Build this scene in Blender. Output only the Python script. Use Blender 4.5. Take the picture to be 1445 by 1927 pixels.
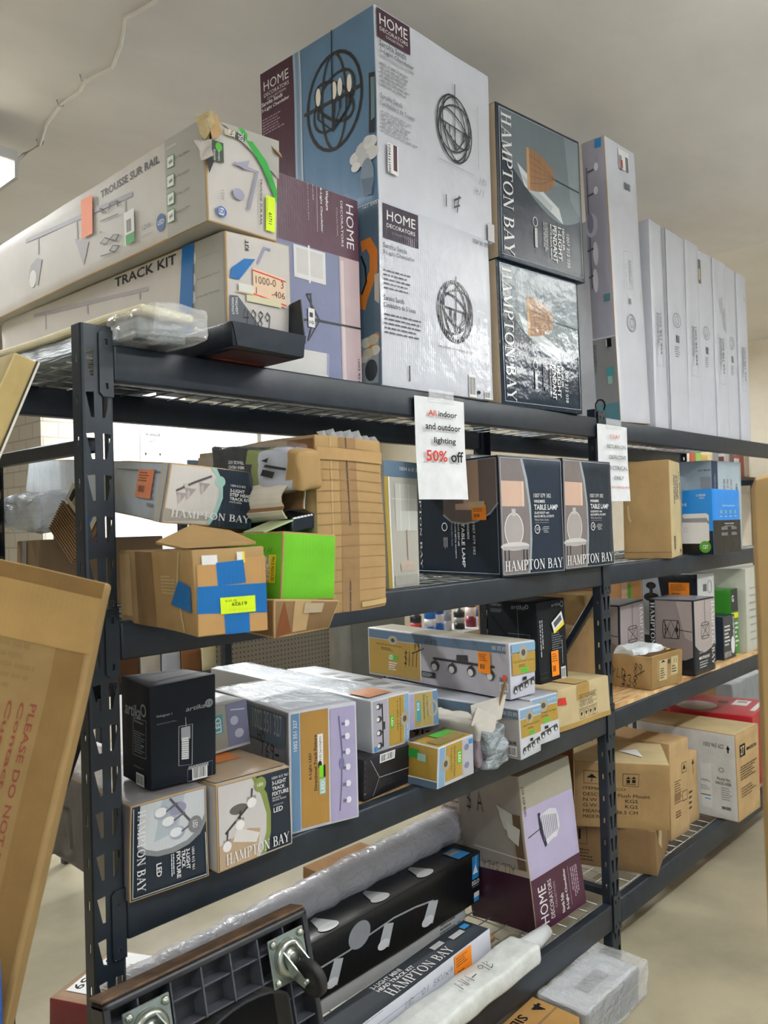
import bpy, bmesh, math, random
from mathutils import Vector, Matrix, Euler, noise
for o in list(bpy.data.objects): bpy.data.objects.remove(o)
SC = bpy.context.scene; COL = SC.collection
# ------------------------------------------------------------------ camera
cam = bpy.data.cameras.new('camera'); camo = bpy.data.objects.new('camera', cam); COL.objects.link(camo)
yaw, pitch, roll = 0.8236, 0.0136, -0.0283
fw = Vector((math.sin(yaw)*math.cos(pitch), math.cos(yaw)*math.cos(pitch), math.sin(pitch)))
rt = Vector((math.cos(yaw), -math.sin(yaw), 0)); up = rt.cross(fw)
c_, s_ = math.cos(roll), math.sin(roll)
r2 = rt*c_+up*s_; u2 = up*c_-rt*s_
M = Matrix((r2, u2, -fw)).transposed().to_4x4(); M.translation = Vector((0, -1.4069, 1.5568))
camo.matrix_world = M
cam.sensor_fit = 'HORIZONTAL'; cam.sensor_width = 36; cam.lens = 36*1551/1445; cam.clip_start = .02
cam.dof.use_dof = True; cam.dof.focus_distance = 2.2; cam.dof.aperture_fstop = 9
SC.camera = camo
# ------------------------------------------------------------------ world, lamps, exposure
SC.view_settings.view_transform = 'Standard'; SC.view_settings.look = 'None'
SC.view_settings.gamma = 1; SC.view_settings.use_curve_mapping = False
SC.view_settings.exposure = -0.2
w = bpy.data.worlds.new('world'); SC.world = w; w.use_nodes = True
w.node_tree.nodes['Background'].inputs[0].default_value = (.86, .92, 1, 1)
w.node_tree.nodes['Background'].inputs[1].default_value = .8
def area(name, loc, size, power, rot=(0, 0, 0), col=(1, 1, 1)):
    l = bpy.data.lights.new(name, 'AREA'); l.shape = 'RECTANGLE'; l.size, l.size_y = size; l.energy = power; l.color = col
    o = bpy.data.objects.new(name, l); COL.objects.link(o); o.location = loc; o.rotation_euler = rot
    return o
CEIL = 3.1
# fluorescent tubes over the aisle in front of the rack, over the hall behind it, daylight from the back window, and added fill lights
# x, y, height of the fixture, power down, power up
LAMPS = [(1.9, -1.75, 2.75, 32, 70), (4.4, -1.75, 2.75, 32, 70), (.72, 1.72, 2.985, 62, 0), (3.6, 3.2, 2.75, 95, 80), (6.6, .9, 3.2, 40, 0), (-1.2, -1.75, 2.75, 17, 60)]
for i, (x, y, z, p, pu) in enumerate(LAMPS):
    area('fluorescent_light', (x, y, z-.115), (1.15, .1), p, col=(.95, .98, 1))
    if pu: area('ceiling_fill_uplight', (x, y, z+.01), (1.15, .1), pu, (math.pi, 0, 0), (.95, .98, 1))  # extra upward light, added to brighten the ceiling
area('front_fill_light', (-1.5, -4.6, 1.9), (4, 2.4), 40, (math.radians(80), 0, math.radians(-20)), (.85, .93, 1))  # unseen fill light from the open aisle side; no window stands there
area('window_daylight', (4.2, 5.75, 1.9), (2.4, 1.3), 60, (math.radians(-90), 0, 0), (.92, .96, 1))
# ------------------------------------------------------------------ materials
def lin(h):
    h = h.lstrip('#'); h = h if len(h) == 6 else ''.join(c*2 for c in h); v = [int(h[i:i+2], 16)/255 for i in (0, 2, 4)]
    return tuple(x/12.92 if x <= .04045 else ((x+.055)/1.055)**2.4 for x in v)+(1,)
PAL = dict(plum='#4a2438', plumd='#3c1c2e', blue='#6285a6', blued='#47627f', white='#c6c9d2', paper='#e4e4e4', cream='#d9d0bb', navy='#152433', navyd='#0d1620',
 gold='#a98b3c', goldb='#a8803f', sky='#7ea3c1', kraft='#a4875c', kraftd='#846a49', kraftl='#b6996e', tan='#bfae86', tape='#94784c', black='#121315', dark='#1c1e22', ink='#18181c',
 grey='#8d8f93', greyl='#b4b4b6', greyd='#55585e', lilac='#b3aec9', lilacg='#a9a8b8', green='#78d51c', greend='#2f9a3e', red='#c33b33', crimson='#b3202c', orange='#f08a1c', orangel='#f5834a',
 yellow='#e8d62a', lime='#d4f02a', bluetape='#2168a8', cyan='#2f8cd0', teal='#4f9aa0', mint='#9cc3b8', olive='#7f8c4a', wood='#9a6b45', woodd='#6b4528', beige='#cbb79a', pink='#d8b3a0',
 salmon='#f0a583', lumblue='#1f86dd', slate='#5b7286', slated='#34424f', flower='#d8d8d8', brass='#a39a86', steel='#9fa3a6', maroon='#7a2230', shade='#c8b0a0', photo='#8b8fae', photog='#a39f9c', photob='#5d6278',
 green2='#4fae35', lampgrey='#756d6b', kit='#c3beb9', kitg='#a5a39c', kitw='#ccc7c1', rust='#7a4a2a')
_m = {}
def nt(name):
    m = bpy.data.materials.new(name); m.use_nodes = True; t = m.node_tree
    return m, t, t.nodes['Principled BSDF']
def N(t, ty, **kw):
    n = t.nodes.new(ty)
    for k, v in kw.items():
        if k in n.inputs: n.inputs[k].default_value = v
        else: setattr(n, k, v)
    return n
def ink(col, style='gloss'):
    k = (col, style)
    if k in _m: return _m[k]
    m, t, p = nt('%s_%s' % (col, style)); c = lin(PAL.get(col, col) if not str(col).startswith('#') else col)
    L = t.links.new
    tc = N(t, 'ShaderNodeTexCoord')
    no = N(t, 'ShaderNodeTexNoise', Scale=9.0, Detail=6.0, Roughness=.6); L(tc.outputs['Object'], no.inputs['Vector'])
    mr = N(t, 'ShaderNodeMapRange'); mr.inputs[1].default_value = .3; mr.inputs[2].default_value = .7
    lo, hi = (.84, 1.06) if style in ('kraft', 'paper') else (.93, 1.04)
    mr.inputs[3].default_value = lo; mr.inputs[4].default_value = hi; L(no.outputs['Fac'], mr.inputs[0])
    mul = N(t, 'ShaderNodeVectorMath', operation='SCALE'); mul.inputs[0].default_value = c[:3]; L(mr.outputs[0], mul.inputs['Scale'])
    L(mul.outputs[0], p.inputs['Base Color'])
    rough = dict(gloss=.32, wrap=.16, kraft=.82, matte=.6, paper=.7, metal=.35, tape=.25)[style]
    p.inputs['Roughness'].default_value = rough
    p.inputs['Specular IOR Level'].default_value = dict(kraft=.2, matte=.3, paper=.2).get(style, .5)
    bp = N(t, 'ShaderNodeBump'); bp.inputs['Distance'].default_value = .002
    if style in ('gloss', 'kraft', 'wrap'):
        sx = N(t, 'ShaderNodeSeparateXYZ'); L(tc.outputs['Object'], sx.inputs[0])
        ad = N(t, 'ShaderNodeMath', operation='ADD'); L(sx.outputs[0], ad.inputs[0]); L(sx.outputs[1], ad.inputs[1])
        ml = N(t, 'ShaderNodeMath', operation='MULTIPLY'); ml.inputs[1].default_value = 2*math.pi/.0075; L(ad.outputs[0], ml.inputs[0])
        sn = N(t, 'ShaderNodeMath', operation='SINE'); L(ml.outputs[0], sn.inputs[0])
        n2 = N(t, 'ShaderNodeTexNoise', Scale=14.0 if style != 'wrap' else 13.0, Detail=3.0); L(tc.outputs['Object'], n2.inputs['Vector'])
        m2 = N(t, 'ShaderNodeMath', operation='MULTIPLY_ADD'); m2.inputs[1].default_value = 2.5 if style != 'wrap' else 3.2; L(n2.outputs['Fac'], m2.inputs[0]); 
        m3 = N(t, 'ShaderNodeMath', operation='MULTIPLY'); m3.inputs[1].default_value = .05; L(sn.outputs[0], m3.inputs[0])
        L(m3.outputs[0], m2.inputs[2]); L(m2.outputs[0], bp.inputs['Height']); bp.inputs['Strength'].default_value = .35 if style != 'wrap' else .6
    else:
        L(no.outputs['Fac'], bp.inputs['Height']); bp.inputs['Strength'].default_value = .15
    L(bp.outputs[0], p.inputs['Normal'])
    if style == 'metal': p.inputs['Metallic'].default_value = .8
    _m[k] = m; return m
def film(name='clear_film', a=.22, bump=.9, sc=28, col=(.95, .97, 1, 1), rough=.08):
    if name in _m: return _m[name]
    m, t, p = nt(name); p.inputs['Base Color'].default_value = col; p.inputs['Roughness'].default_value = rough
    p.inputs['Alpha'].default_value = a; p.inputs['Specular IOR Level'].default_value = .9
    tc = N(t, 'ShaderNodeTexCoord'); mp = N(t, 'ShaderNodeMapping'); mp.inputs['Scale'].default_value = (1, .35, 1.6); t.links.new(tc.outputs['Object'], mp.inputs[0])
    no = N(t, 'ShaderNodeTexNoise', Scale=float(sc), Detail=4.0, Distortion=1.2)
    t.links.new(mp.outputs[0], no.inputs['Vector'])
    bp = N(t, 'ShaderNodeBump', Strength=bump, Distance=.01); t.links.new(no.outputs['Fac'], bp.inputs['Height']); t.links.new(bp.outputs[0], p.inputs['Normal'])
    _m[name] = m; return m
def noisy(name, c1, c2, scale, rough=.6, metal=0, bump=.2, detail=8, stretch=(1, 1, 1), lo=.35, hi=.65, dist=.01, spec=.5):
    if name in _m: return _m[name]
    m, t, p = nt(name); L = t.links.new
    tc = N(t, 'ShaderNodeTexCoord'); mp = N(t, 'ShaderNodeMapping'); mp.inputs['Scale'].default_value = stretch; L(tc.outputs['Object'], mp.inputs[0])
    no = N(t, 'ShaderNodeTexNoise', Scale=float(scale), Detail=float(detail), Roughness=.62); L(mp.outputs[0], no.inputs['Vector'])
    cr = N(t, 'ShaderNodeValToRGB'); cr.color_ramp.elements[0].position = lo; cr.color_ramp.elements[1].position = hi
    cr.color_ramp.elements[0].color = lin(c1); cr.color_ramp.elements[1].color = lin(c2); L(no.outputs['Fac'], cr.inputs[0]); L(cr.outputs[0], p.inputs['Base Color'])
    bp = N(t, 'ShaderNodeBump', Strength=bump, Distance=dist); L(no.outputs['Fac'], bp.inputs['Height']); L(bp.outputs[0], p.inputs['Normal'])
    p.inputs['Roughness'].default_value = rough; p.inputs['Metallic'].default_value = metal; p.inputs['Specular IOR Level'].default_value = spec
    _m[name] = m; return m
def emit(name, col, s):
    if name in _m: return _m[name]
    m, t, p = nt(name); p.inputs['Base Color'].default_value = (.8, .8, .8, 1); p.inputs['Emission Color'].default_value = col; p.inputs['Emission Strength'].default_value = s
    _m[name] = m; return m
RACK = noisy('rack_powder_coat', '#171f28', '#212b35', 14, .4, 0, .08)
WIRE = noisy('zinc_wire', '#8f9494', '#b9bdbc', 30, .35, .6, .05)
PLASTIC = noisy('black_plastic', '#26272a', '#34353a', 12, .4, 0, .1)
ZINC = noisy('zinc_plate', '#93a09c', '#b8c2bd', 8, .28, .85, .06)
# ------------------------------------------------------------------ object helpers
def tag(o, label=None, cat=None, group=None, kind=None):
    if label: o['label'] = label
    if cat: o['category'] = cat
    if group: o['group'] = group
    if kind: o['kind'] = kind
    return o
def empty(name, loc, label, cat, group=None, rot=(0, 0, 0)):
    o = bpy.data.objects.new(name, None); COL.objects.link(o); o.location = loc; o.rotation_euler = rot; o.empty_display_size = .05
    return tag(o, label, cat, group)
def obj(name, bm, mats, parent=None, loc=None, rot=None, smooth=None):
    me = bpy.data.meshes.new(name)
    bm.normal_update(); bm.to_mesh(me); bm.free()
    for m in (mats if isinstance(mats, (list, tuple)) else [mats]): me.materials.append(m)
    if smooth:
        me.polygons.foreach_set('use_smooth', [True]*len(me.polygons)); me.set_sharp_from_angle(angle=math.radians(smooth))
    o = bpy.data.objects.new(name, me); COL.objects.link(o)
    if parent: o.parent = parent
    if loc is not None: o.location = loc
    if rot is not None: o.rotation_euler = rot
    return o
def bx(bm, x0, y0, z0, x1, y1, z1, bev=0, mi=0, seg=1):
    vs = [bm.verts.new((x, y, z)) for x in (x0, x1) for y in (y0, y1) for z in (z0, z1)]
    fs = [bm.faces.new([vs[i] for i in f]) for f in ((0, 1, 3, 2), (4, 6, 7, 5), (0, 4, 5, 1), (2, 3, 7, 6), (0, 2, 6, 4), (1, 5, 7, 3))]
    for f in fs: f.material_index = mi
    if bev:
        es = list({e for f in fs for e in f.edges})
        r = bmesh.ops.bevel(bm, geom=es, offset=bev, segments=seg, affect='EDGES', profile=.5)
        for f in r['faces']: f.material_index = mi
    return fs
def tube(bm, pts, r, seg=8, mi=0, cap=True):
    pts = [Vector(p) for p in pts]; rings = []
    n0 = None
    for i, p in enumerate(pts):
        d = (pts[min(i+1, len(pts)-1)]-pts[max(i-1, 0)]).normalized()
        if n0 is None: n0 = d.orthogonal().normalized()
        n0 = (n0-d*n0.dot(d)).normalized(); b = d.cross(n0)
        rr = r[i] if isinstance(r, (list, tuple)) else r
        rings.append([bm.verts.new(p+(n0*math.cos(2*math.pi*k/seg)+b*math.sin(2*math.pi*k/seg))*rr) for k in range(seg)])
    for a, b in zip(rings, rings[1:]):
        for k in range(seg):
            f = bm.faces.new((a[k], a[(k+1) % seg], b[(k+1) % seg], b[k])); f.material_index = mi; f.smooth = True
    if cap:
        for rg in (rings[0][::-1], rings[-1]):
            f = bm.faces.new(rg); f.material_index = mi
def lathe(bm, prof, c=(0, 0, 0), seg=24, mi=0, mat=None):
    rings = []
    for r, z in prof:
        rings.append([bm.verts.new(((mat or Matrix())@Vector((r*math.cos(2*math.pi*k/seg), r*math.sin(2*math.pi*k/seg), z)))+Vector(c)) for k in range(seg)])
    for a, b in zip(rings, rings[1:]):
        for k in range(seg):
            f = bm.faces.new((a[k], a[(k+1) % seg], b[(k+1) % seg], b[k])); f.material_index = mi; f.smooth = True
    for rg in (rings[0][::-1], rings[-1]):
        if prof: bm.faces.new(rg).material_index = mi
# ------------------------------------------------------------------ lettering
_g = {}
def sans(ch):
    if ch in _g: return _g[ch]
    cu = bpy.data.curves.new('t', 'FONT'); cu.body = ch; cu.resolution_u = 2
    o = bpy.data.objects.new('t', cu); COL.objects.link(o); bpy.context.view_layer.update()
    me = o.to_mesh(); v = [(p.co.x, p.co.y) for p in me.vertices]; f = [tuple(p.vertices) for p in me.polygons]
    o.to_mesh_clear(); bpy.data.objects.remove(o); bpy.data.curves.remove(cu)
    _g[ch] = (v, f); return _g[ch]
def sansb(ch):
    k = 'B'+ch
    if k in _g: return _g[k]
    cu = bpy.data.curves.new('t', 'FONT'); cu.body = ch; cu.resolution_u = 2; cu.offset = .018
    o = bpy.data.objects.new('t', cu); COL.objects.link(o); bpy.context.view_layer.update()
    me = o.to_mesh(); v = [(p.co.x, p.co.y) for p in me.vertices]; f = [tuple(p.vertices) for p in me.polygons]
    o.to_mesh_clear(); bpy.data.objects.remove(o); bpy.data.curves.remove(cu)
    _g[k] = (v, f); return _g[k]
def ribbon(pts, ws):
    """quads along a polyline with width per point"""
    v = []; f = []
    for i, (x, y) in enumerate(pts):
        a = pts[max(i-1, 0)]; b = pts[min(i+1, len(pts)-1)]
        dx, dy = b[0]-a[0], b[1]-a[1]; l = math.hypot(dx, dy) or 1; nx, ny = -dy/l, dx/l
        w = ws[i] if isinstance(ws, (list, tuple)) else ws
        v += [(x+nx*w/2, y+ny*w/2), (x-nx*w/2, y-ny*w/2)]
        if i: k = 2*i; f.append((k-2, k-1, k+1, k))
    return v, f
TH, TN = .14, .05
def arc(cx, cy, rx, ry, a0, a1, n=12): return [(cx+rx*math.cos(math.radians(a0+(a1-a0)*i/n)), cy+ry*math.sin(math.radians(a0+(a1-a0)*i/n))) for i in range(n+1)]
def bulge(n, a=TN, b=TH): return [a+(b-a)*math.sin(math.pi*i/(n-1)) for i in range(n)]
def sf(x, y, w=.3): return ([(x-w/2, y), (x+w/2, y)], .045)
def serif_strokes(c):
    S = {'H': (.84, [([(.2, 0), (.2, 1)], TH), ([(.64, 0), (.64, 1)], TH), ([(.2, .52), (.64, .52)], TN), sf(.2, .022), sf(.2, .978), sf(.64, .022), sf(.64, .978)]),
     'A': (.84, [([(.13, 0), (.42, 1)], TN), ([(.42, 1), (.7, 0)], TH), ([(.22, .34), (.6, .34)], TN), sf(.13, .022, .24), sf(.7, .022, .28)]),
     'M': (1.02, [([(.17, 0), (.17, 1)], TN), ([(.17, 1), (.5, .05)], TH), ([(.5, .05), (.82, 1)], TN), ([(.82, 0), (.82, 1)], TH), sf(.15, .022, .26), sf(.13, .978, .2), sf(.82, .022), sf(.87, .978, .2)]),
     'P': (.7, [([(.2, 0), (.2, 1)], TH), ([(.2, .975), (.38, .975)]+arc(.38, .735, .24, .24, 90, -90)+[(.2, .495)], [TN]*1+bulge(14)+[TN]), sf(.2, .022), sf(.12, .978, .16)]),
     'T': (.8, [([(.4, 0), (.4, 1)], TH), ([(.06, .972), (.74, .972)], .055), ([(.08, .8), (.08, 1)], .045), ([(.72, .8), (.72, 1)], .045), sf(.4, .022, .32)]),
     'O': (.88, [(arc(.43, .5, .33, .475, 90, 450, 28), [TN+(TH-TN)*abs(math.sin(math.pi*2*i/28)) for i in range(29)])]),
     'N': (.88, [([(.17, 0), (.17, 1)], TN), ([(.17, 1), (.7, 0)], TH), ([(.7, 0), (.7, 1)], TN), sf(.17, .022, .26), sf(.13, .978, .2), sf(.7, .978, .26)]),
     'B': (.74, [([(.2, 0), (.2, 1)], TH), ([(.2, .975)]+arc(.36, .755, .22, .22, 90, -90)+[(.2, .535)], [TN]+bulge(13)+[TN]), ([(.2, .515)]+arc(.38, .27, .26, .245, 90, -90)+[(.2, .025)], [TN]+bulge(13)+[TN]), sf(.12, .022, .16), sf(.12, .978, .16)]),
     'Y': (.8, [([(.1, 1), (.4, .45)], TH), ([(.7, 1), (.4, .45)], TN), ([(.4, 0), (.4, .47)], TH), sf(.12, .978, .26), sf(.7, .978, .22), sf(.4, .022, .3)]),
     'E': (.72, [([(.2, 0), (.2, 1)], TH), ([(.2, .975), (.62, .975)], TN), ([(.2, .52), (.52, .52)], TN), ([(.2, .025), (.65, .025)], TN), ([(.62, .82), (.62, 1)], .04), ([(.65, 0), (.65, .2)], .04), sf(.12, .022, .16), sf(.12, .978, .16)])}
    return S.get(c)
HAND = {'0': [[(0.5, 1), (.15, .7), (.12, .3), (.45, 0), (.8, .3), (.8, .75), (.5, 1)]], '1': [[(.5, 1), (.42, 0)]], '2': [[(.1, .8), (.5, 1), (.75, .7), (.1, 0), (.85, .03)]],
 '3': [[(.1, .9), (.6, 1), (.7, .75), (.35, .55), (.8, .35), (.6, .02), (.05, .1)]], '4': [[(.3, 1), (.1, .45), (.85, .5)], [(.7, .9), (.6, 0)]], '5': [[(.8, 1), (.25, .95), (.2, .55), (.7, .5), (.75, .15), (.15, 0)]],
 '6': [[(.7, 1), (.2, .5), (.2, .1), (.6, 0), (.8, .3), (.3, .45)]], '7': [[(.1, .95), (.85, 1), (.4, 0)]], '8': [[(.8, .85), (.4, 1), (.2, .75), (.75, .3), (.5, 0), (.15, .25), (.8, .8)]],
 '9': [[(.8, .8), (.4, 1), (.15, .7), (.5, .5), (.8, .8), (.7, 0)]], '$': [[(.8, .85), (.3, .9), (.2, .6), (.75, .45), (.65, .1), (.1, .15)], [(.6, 1.1), (.4, -.1)]], '.': [[(.4, .05), (.5, 0)]], '-': [[(.1, .4), (.9, .45)]],
 'H': [[(.15, 1), (.1, 0)], [(.8, 1), (.75, 0)], [(.1, .5), (.8, .55)]], 'D': [[(.2, 1), (.15, 0), (.7, .15), (.8, .7), (.1, 1)]], 'M': [[(.05, 0), (.15, 1), (.45, .3), (.8, 1), (.85, 0)]], 'S': [[(.8, .9), (.3, 1), (.2, .6), (.75, .4), (.6, 0), (.1, .1)]],
 'K': [[(.2, 1), (.15, 0)], [(.8, 1), (.2, .45), (.85, 0)]], 'U': [[(.1, 1), (.15, .1), (.7, .05), (.8, 1)]], 'X': [[(.1, .7), (.8, 0)], [(.8, .75), (.1, 0)]], 'O': [[(0.5, 1), (.15, .7), (.12, .3), (.45, 0), (.8, .3), (.8, .75), (.5, 1)]],
 'V': [[(.1, 1), (.45, 0), (.85, 1)]], 'E': [[(.8, 1), (.15, .95), (.15, 0), (.8, .03)], [(.15, .5), (.65, .5)]], 'R': [[(.15, 0), (.2, 1), (.75, .8), (.2, .5), (.8, 0)]], 'L': [[(.2, 1), (.15, 0), (.8, .05)]], 'A': [[(.05, 0), (.45, 1), (.85, 0)], [(.2, .4), (.7, .4)]],
 'T': [[(.05, .95), (.9, 1)], [(.5, 1), (.42, 0)]], 'P': [[(.15, 0), (.2, 1), (.8, .8), (.2, .5)]], 'I': [[(.5, 1), (.45, 0)]], 'B': [[(.15, 0), (.2, 1), (.7, .8), (.2, .5), (.8, .25), (.15, 0)]], '/': [[(.8, 1), (.2, 0)]], 'C': [[(.8, .85), (.4, 1), (.15, .5), (.4, 0), (.8, .15)]], 'N': [[(.1, 0), (.15, 1), (.75, 0), (.8, 1)]], 'W': [[(.05, 1), (.25, 0), (.45, .7), (.65, 0), (.85, 1)]]}
def text_geo(s, font):
    V = []; F = []
    if font in ('sans', 'bold', 'ital'):
        v, f = (sans if font == 'sans' else sansb)(s)
        V = [(x+(y*.22 if font == 'ital' else 0), y) for x, y in v]; F = list(f)
    elif font == 'serif':
        x = 0
        for ch in s:
            S = serif_strokes(ch)
            if not S: x += .35; continue
            for pts, w in S[1]:
                v, f = ribbon(pts, w); k = len(V); V += [(a+x, b) for a, b in v]; F += [tuple(i+k for i in q) for q in f]
            x += S[0]
    else:
        x = 0
        wd = .09 if font == 'hand' else .15
        for ch in s:
            for pts in HAND.get(ch.upper(), []):
                v, f = ribbon(pts, wd); k = len(V); V += [(a*(.8)+x+.12*b, b) for a, b in v]; F += [tuple(i+k for i in q) for q in f]
            x += .78 if ch in HAND else .5
    if not V: return [], []
    x0 = min(a for a, b in V); x1 = max(a for a, b in V); y0 = min(b for a, b in V); y1 = max(b for a, b in V)
    return [((a-x0)/max(x1-x0, 1e-6), (b-y0)/max(y1-y0, 1e-6)) for a, b in V], F
# ------------------------------------------------------------------ printed carton
class Box:
    def __init__(s, name, label, cat, q, base, style='gloss', edge=None, group=None, jit=.004, bul=.001, bev=.003, seed=None, base_faces=None, parent=None, grid=.05, taper=None):
        s.q = q; s.w, s.d, s.h = q[4:7]; s.style = style; s.grid = min(grid, .028 if bul < .004 else .022)
        rnd = random.Random(seed if seed is not None else name+str(q[0])); s.rnd = rnd
        s.cj = {(i, j, k): Vector([rnd.uniform(-jit, jit) for _ in range(3)]) for i in (0, 1) for j in (0, 1) for k in (0, 1)}
        if taper:
            for kk, vv in taper.items(): s.cj[kk] = Vector(vv)
        for (i, j, k), v in s.cj.items():
            if k == 0 and not taper: v.z = 0
        s.bul = bul; s.off = Vector((rnd.uniform(0, 50), rnd.uniform(0, 50), rnd.uniform(0, 50)))
        s.mats = []; s.bm = bmesh.new(); s.layer = 0; s.children = []
        b = s.mi(base); e = s.mi(edge or base)
        fs = bx(s.bm, 0, 0, 0, s.w, s.d, s.h, 0, b)
        r = bmesh.ops.bevel(s.bm, geom=list(s.bm.edges), offset=min(bev, s.w/8, s.h/8), segments=2, affect='EDGES', profile=.5)
        for f in s.bm.faces:
            n = f.normal; f.normal_update(); n = f.normal
            f.material_index = b if max(abs(n.x), abs(n.y), abs(n.z)) > .999 else e
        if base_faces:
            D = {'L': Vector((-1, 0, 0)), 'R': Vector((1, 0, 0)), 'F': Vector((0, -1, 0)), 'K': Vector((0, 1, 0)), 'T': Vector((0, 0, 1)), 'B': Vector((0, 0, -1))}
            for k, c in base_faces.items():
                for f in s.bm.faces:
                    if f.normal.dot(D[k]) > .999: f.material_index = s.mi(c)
        s.cut(s.bm)
        s.o = bpy.data.objects.new(name, bpy.data.meshes.new(name)); COL.objects.link(s.o)
        s.o.location = q[:3]; s.o.rotation_euler = (q[7], q[8], q[3])
        tag(s.o, label, cat, group)
        s.main_bm, s.main_mats, s.cur = s.bm, s.mats, s.o
    def cut(s, bm):
        for ax, L in ((0, s.w), (1, s.d), (2, s.h)):
            n = max(1, int(L/s.grid))
            for i in range(1, n):
                co = [0, 0, 0]; co[ax] = L*i/n; no = [0, 0, 0]; no[ax] = 1
                bmesh.ops.bisect_plane(bm, geom=bm.verts[:]+bm.edges[:]+bm.faces[:], plane_co=co, plane_no=no)
    def mi(s, c, style=None):
        m = c if isinstance(c, bpy.types.Material) else ink(c, style or s.style)
        if m not in s.mats: s.mats.append(m)
        return s.mats.index(m)
    def pos(s, f, u, v, off):
        w, d, h = s.w, s.d, s.h
        return {'F': lambda: (u*w, -off, v*h), 'L': lambda: (-off, d-u*d, v*h), 'R': lambda: (w+off, u*d, v*h), 'K': lambda: (w-u*w, d+off, v*h),
                'T': lambda: (u*w, v*d, h+off), 'B': lambda: (u*w, d-v*d, -off)}[f]()
    def dims(s, f): return {'F': (s.w, s.h), 'K': (s.w, s.h), 'L': (s.d, s.h), 'R': (s.d, s.h), 'T': (s.w, s.d), 'B': (s.w, s.d)}[f]
    def add(s, f, pts, faces, c, big=False):
        s.layer += 1; off = .0006+.00008*s.layer+getattr(s, 'lift', 0)
        mi = s.mi(c); bm = bmesh.new() if big else s.bm
        vs = [bm.verts.new(s.pos(f, u, v, off)) for u, v in pts]
        N0 = {'F': (0, -1, 0), 'K': (0, 1, 0), 'L': (-1, 0, 0), 'R': (1, 0, 0), 'T': (0, 0, 1), 'B': (0, 0, -1)}[f]
        for q in faces:
            try: fc = bm.faces.new([vs[i] for i in q])
            except ValueError: continue
            fc.normal_update(); fc.material_index = mi
            if fc.normal.dot(Vector(N0)) < 0: fc.normal_flip()
        if big:
            s.cut(bm); me = bpy.data.meshes.new('x'); bm.to_mesh(me); bm.free(); s.bm.from_mesh(me); bpy.data.meshes.remove(me)
    def p(s, f, pts, c): s.add(f, pts, [tuple(range(len(pts)))], c, True); return s
    def r(s, f, u0, v0, u1, v1, c): return s.p(f, [(u0, v0), (u1, v0), (u1, v1), (u0, v1)], c)
    def l(s, f, pts, wd, c):
        W, H = s.dims(f); v, q = ribbon([(a*W, b*H) for a, b in pts], wd); s.add(f, [(a/W, b/H) for a, b in v], q, c); return s
    def e(s, f, cx, cy, ru, rv, c, ring=0, rot=0, a0=0, a1=360):
        W, H = s.dims(f); n = 28; ca, sa = math.cos(math.radians(rot)), math.sin(math.radians(rot)); P = []
        for i in range(n+1):
            a = math.radians(a0+(a1-a0)*i/n); x, y = ru*W*math.cos(a), rv*H*math.sin(a); P.append((cx*W+x*ca-y*sa, cy*H+x*sa+y*ca))
        if ring:
            v, q = ribbon(P, ring)
            if a1-a0 == 360:
                pass
            s.add(f, [(a/W, b/H) for a, b in v], q, c)
        else: s.add(f, [(a/W, b/H) for a, b in (P[:-1] if a1-a0 == 360 else P)], [tuple(range(len(P)-(1 if a1-a0 == 360 else 0)))], c)
        return s
    def t(s, f, tx, u0, v0, u1, v1, c, rot=0, font='sans'):
        V, F = text_geo(tx, font)
        m = {0: lambda a, b: (u0+a*(u1-u0), v0+b*(v1-v0)), -90: lambda a, b: (u0+b*(u1-u0), v1-a*(v1-v0)), 90: lambda a, b: (u1-b*(u1-u0), v0+a*(v1-v0)), 180: lambda a, b: (u1-a*(u1-u0), v1-b*(v1-v0))}[rot]
        s.add(f, [m(a, b) for a, b in V], F, c); return s
    def bar(s, f, u0, v0, u1, v1, c='ink', vert=False, n=18, bg='paper'):
        if bg: s.r(f, u0, v0, u1, v1, bg)
        V = []; F = []; pu, pv = (u1-u0)*.08, (v1-v0)*.12; u0 += pu; u1 -= pu; v0 += pv; v1 -= pv; x = 0.; r = random.Random(5)
        while x < 1:
            wd = r.choice([.02, .03, .05]); k = len(V)
            a, b = x, min(1, x+wd)
            V += [(u0+a*(u1-u0), v0), (u0+b*(u1-u0), v0), (u0+b*(u1-u0), v1), (u0+a*(u1-u0), v1)] if not vert else [(u0, v0+a*(v1-v0)), (u1, v0+a*(v1-v0)), (u1, v0+b*(v1-v0)), (u0, v0+b*(v1-v0))]
            F.append((k, k+1, k+2, k+3)); x += wd+r.choice([.02, .04, .03])
        s.add(f, V, F, c); return s
    def ln(s, f, u0, v0, u1, v1, n, c, vert=False, fill=.45):
        r = random.Random(n+int(u0*97)); V = []; F = []
        for i in range(n):
            x = 0.; e = r.uniform(.6, 1)
            while x < e:
                wd = r.uniform(.04, .16); a, b = x, min(e, x+wd); lo = 1-(i+1)/n+(1-fill)/n/2; hi = lo+fill/n; k = len(V)
                if not vert: V += [(u0+a*(u1-u0), v0+lo*(v1-v0)), (u0+b*(u1-u0), v0+lo*(v1-v0)), (u0+b*(u1-u0), v0+hi*(v1-v0)), (u0+a*(u1-u0), v0+hi*(v1-v0))]
                else: V += [(u0+lo*(u1-u0), v1-a*(v1-v0)), (u0+hi*(u1-u0), v1-a*(v1-v0)), (u0+hi*(u1-u0), v1-b*(v1-v0)), (u0+lo*(u1-u0), v1-b*(v1-v0))]
                F.append((k, k+1, k+2, k+3)); x += wd+.025
        s.add(f, V, F, c); return s
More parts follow.
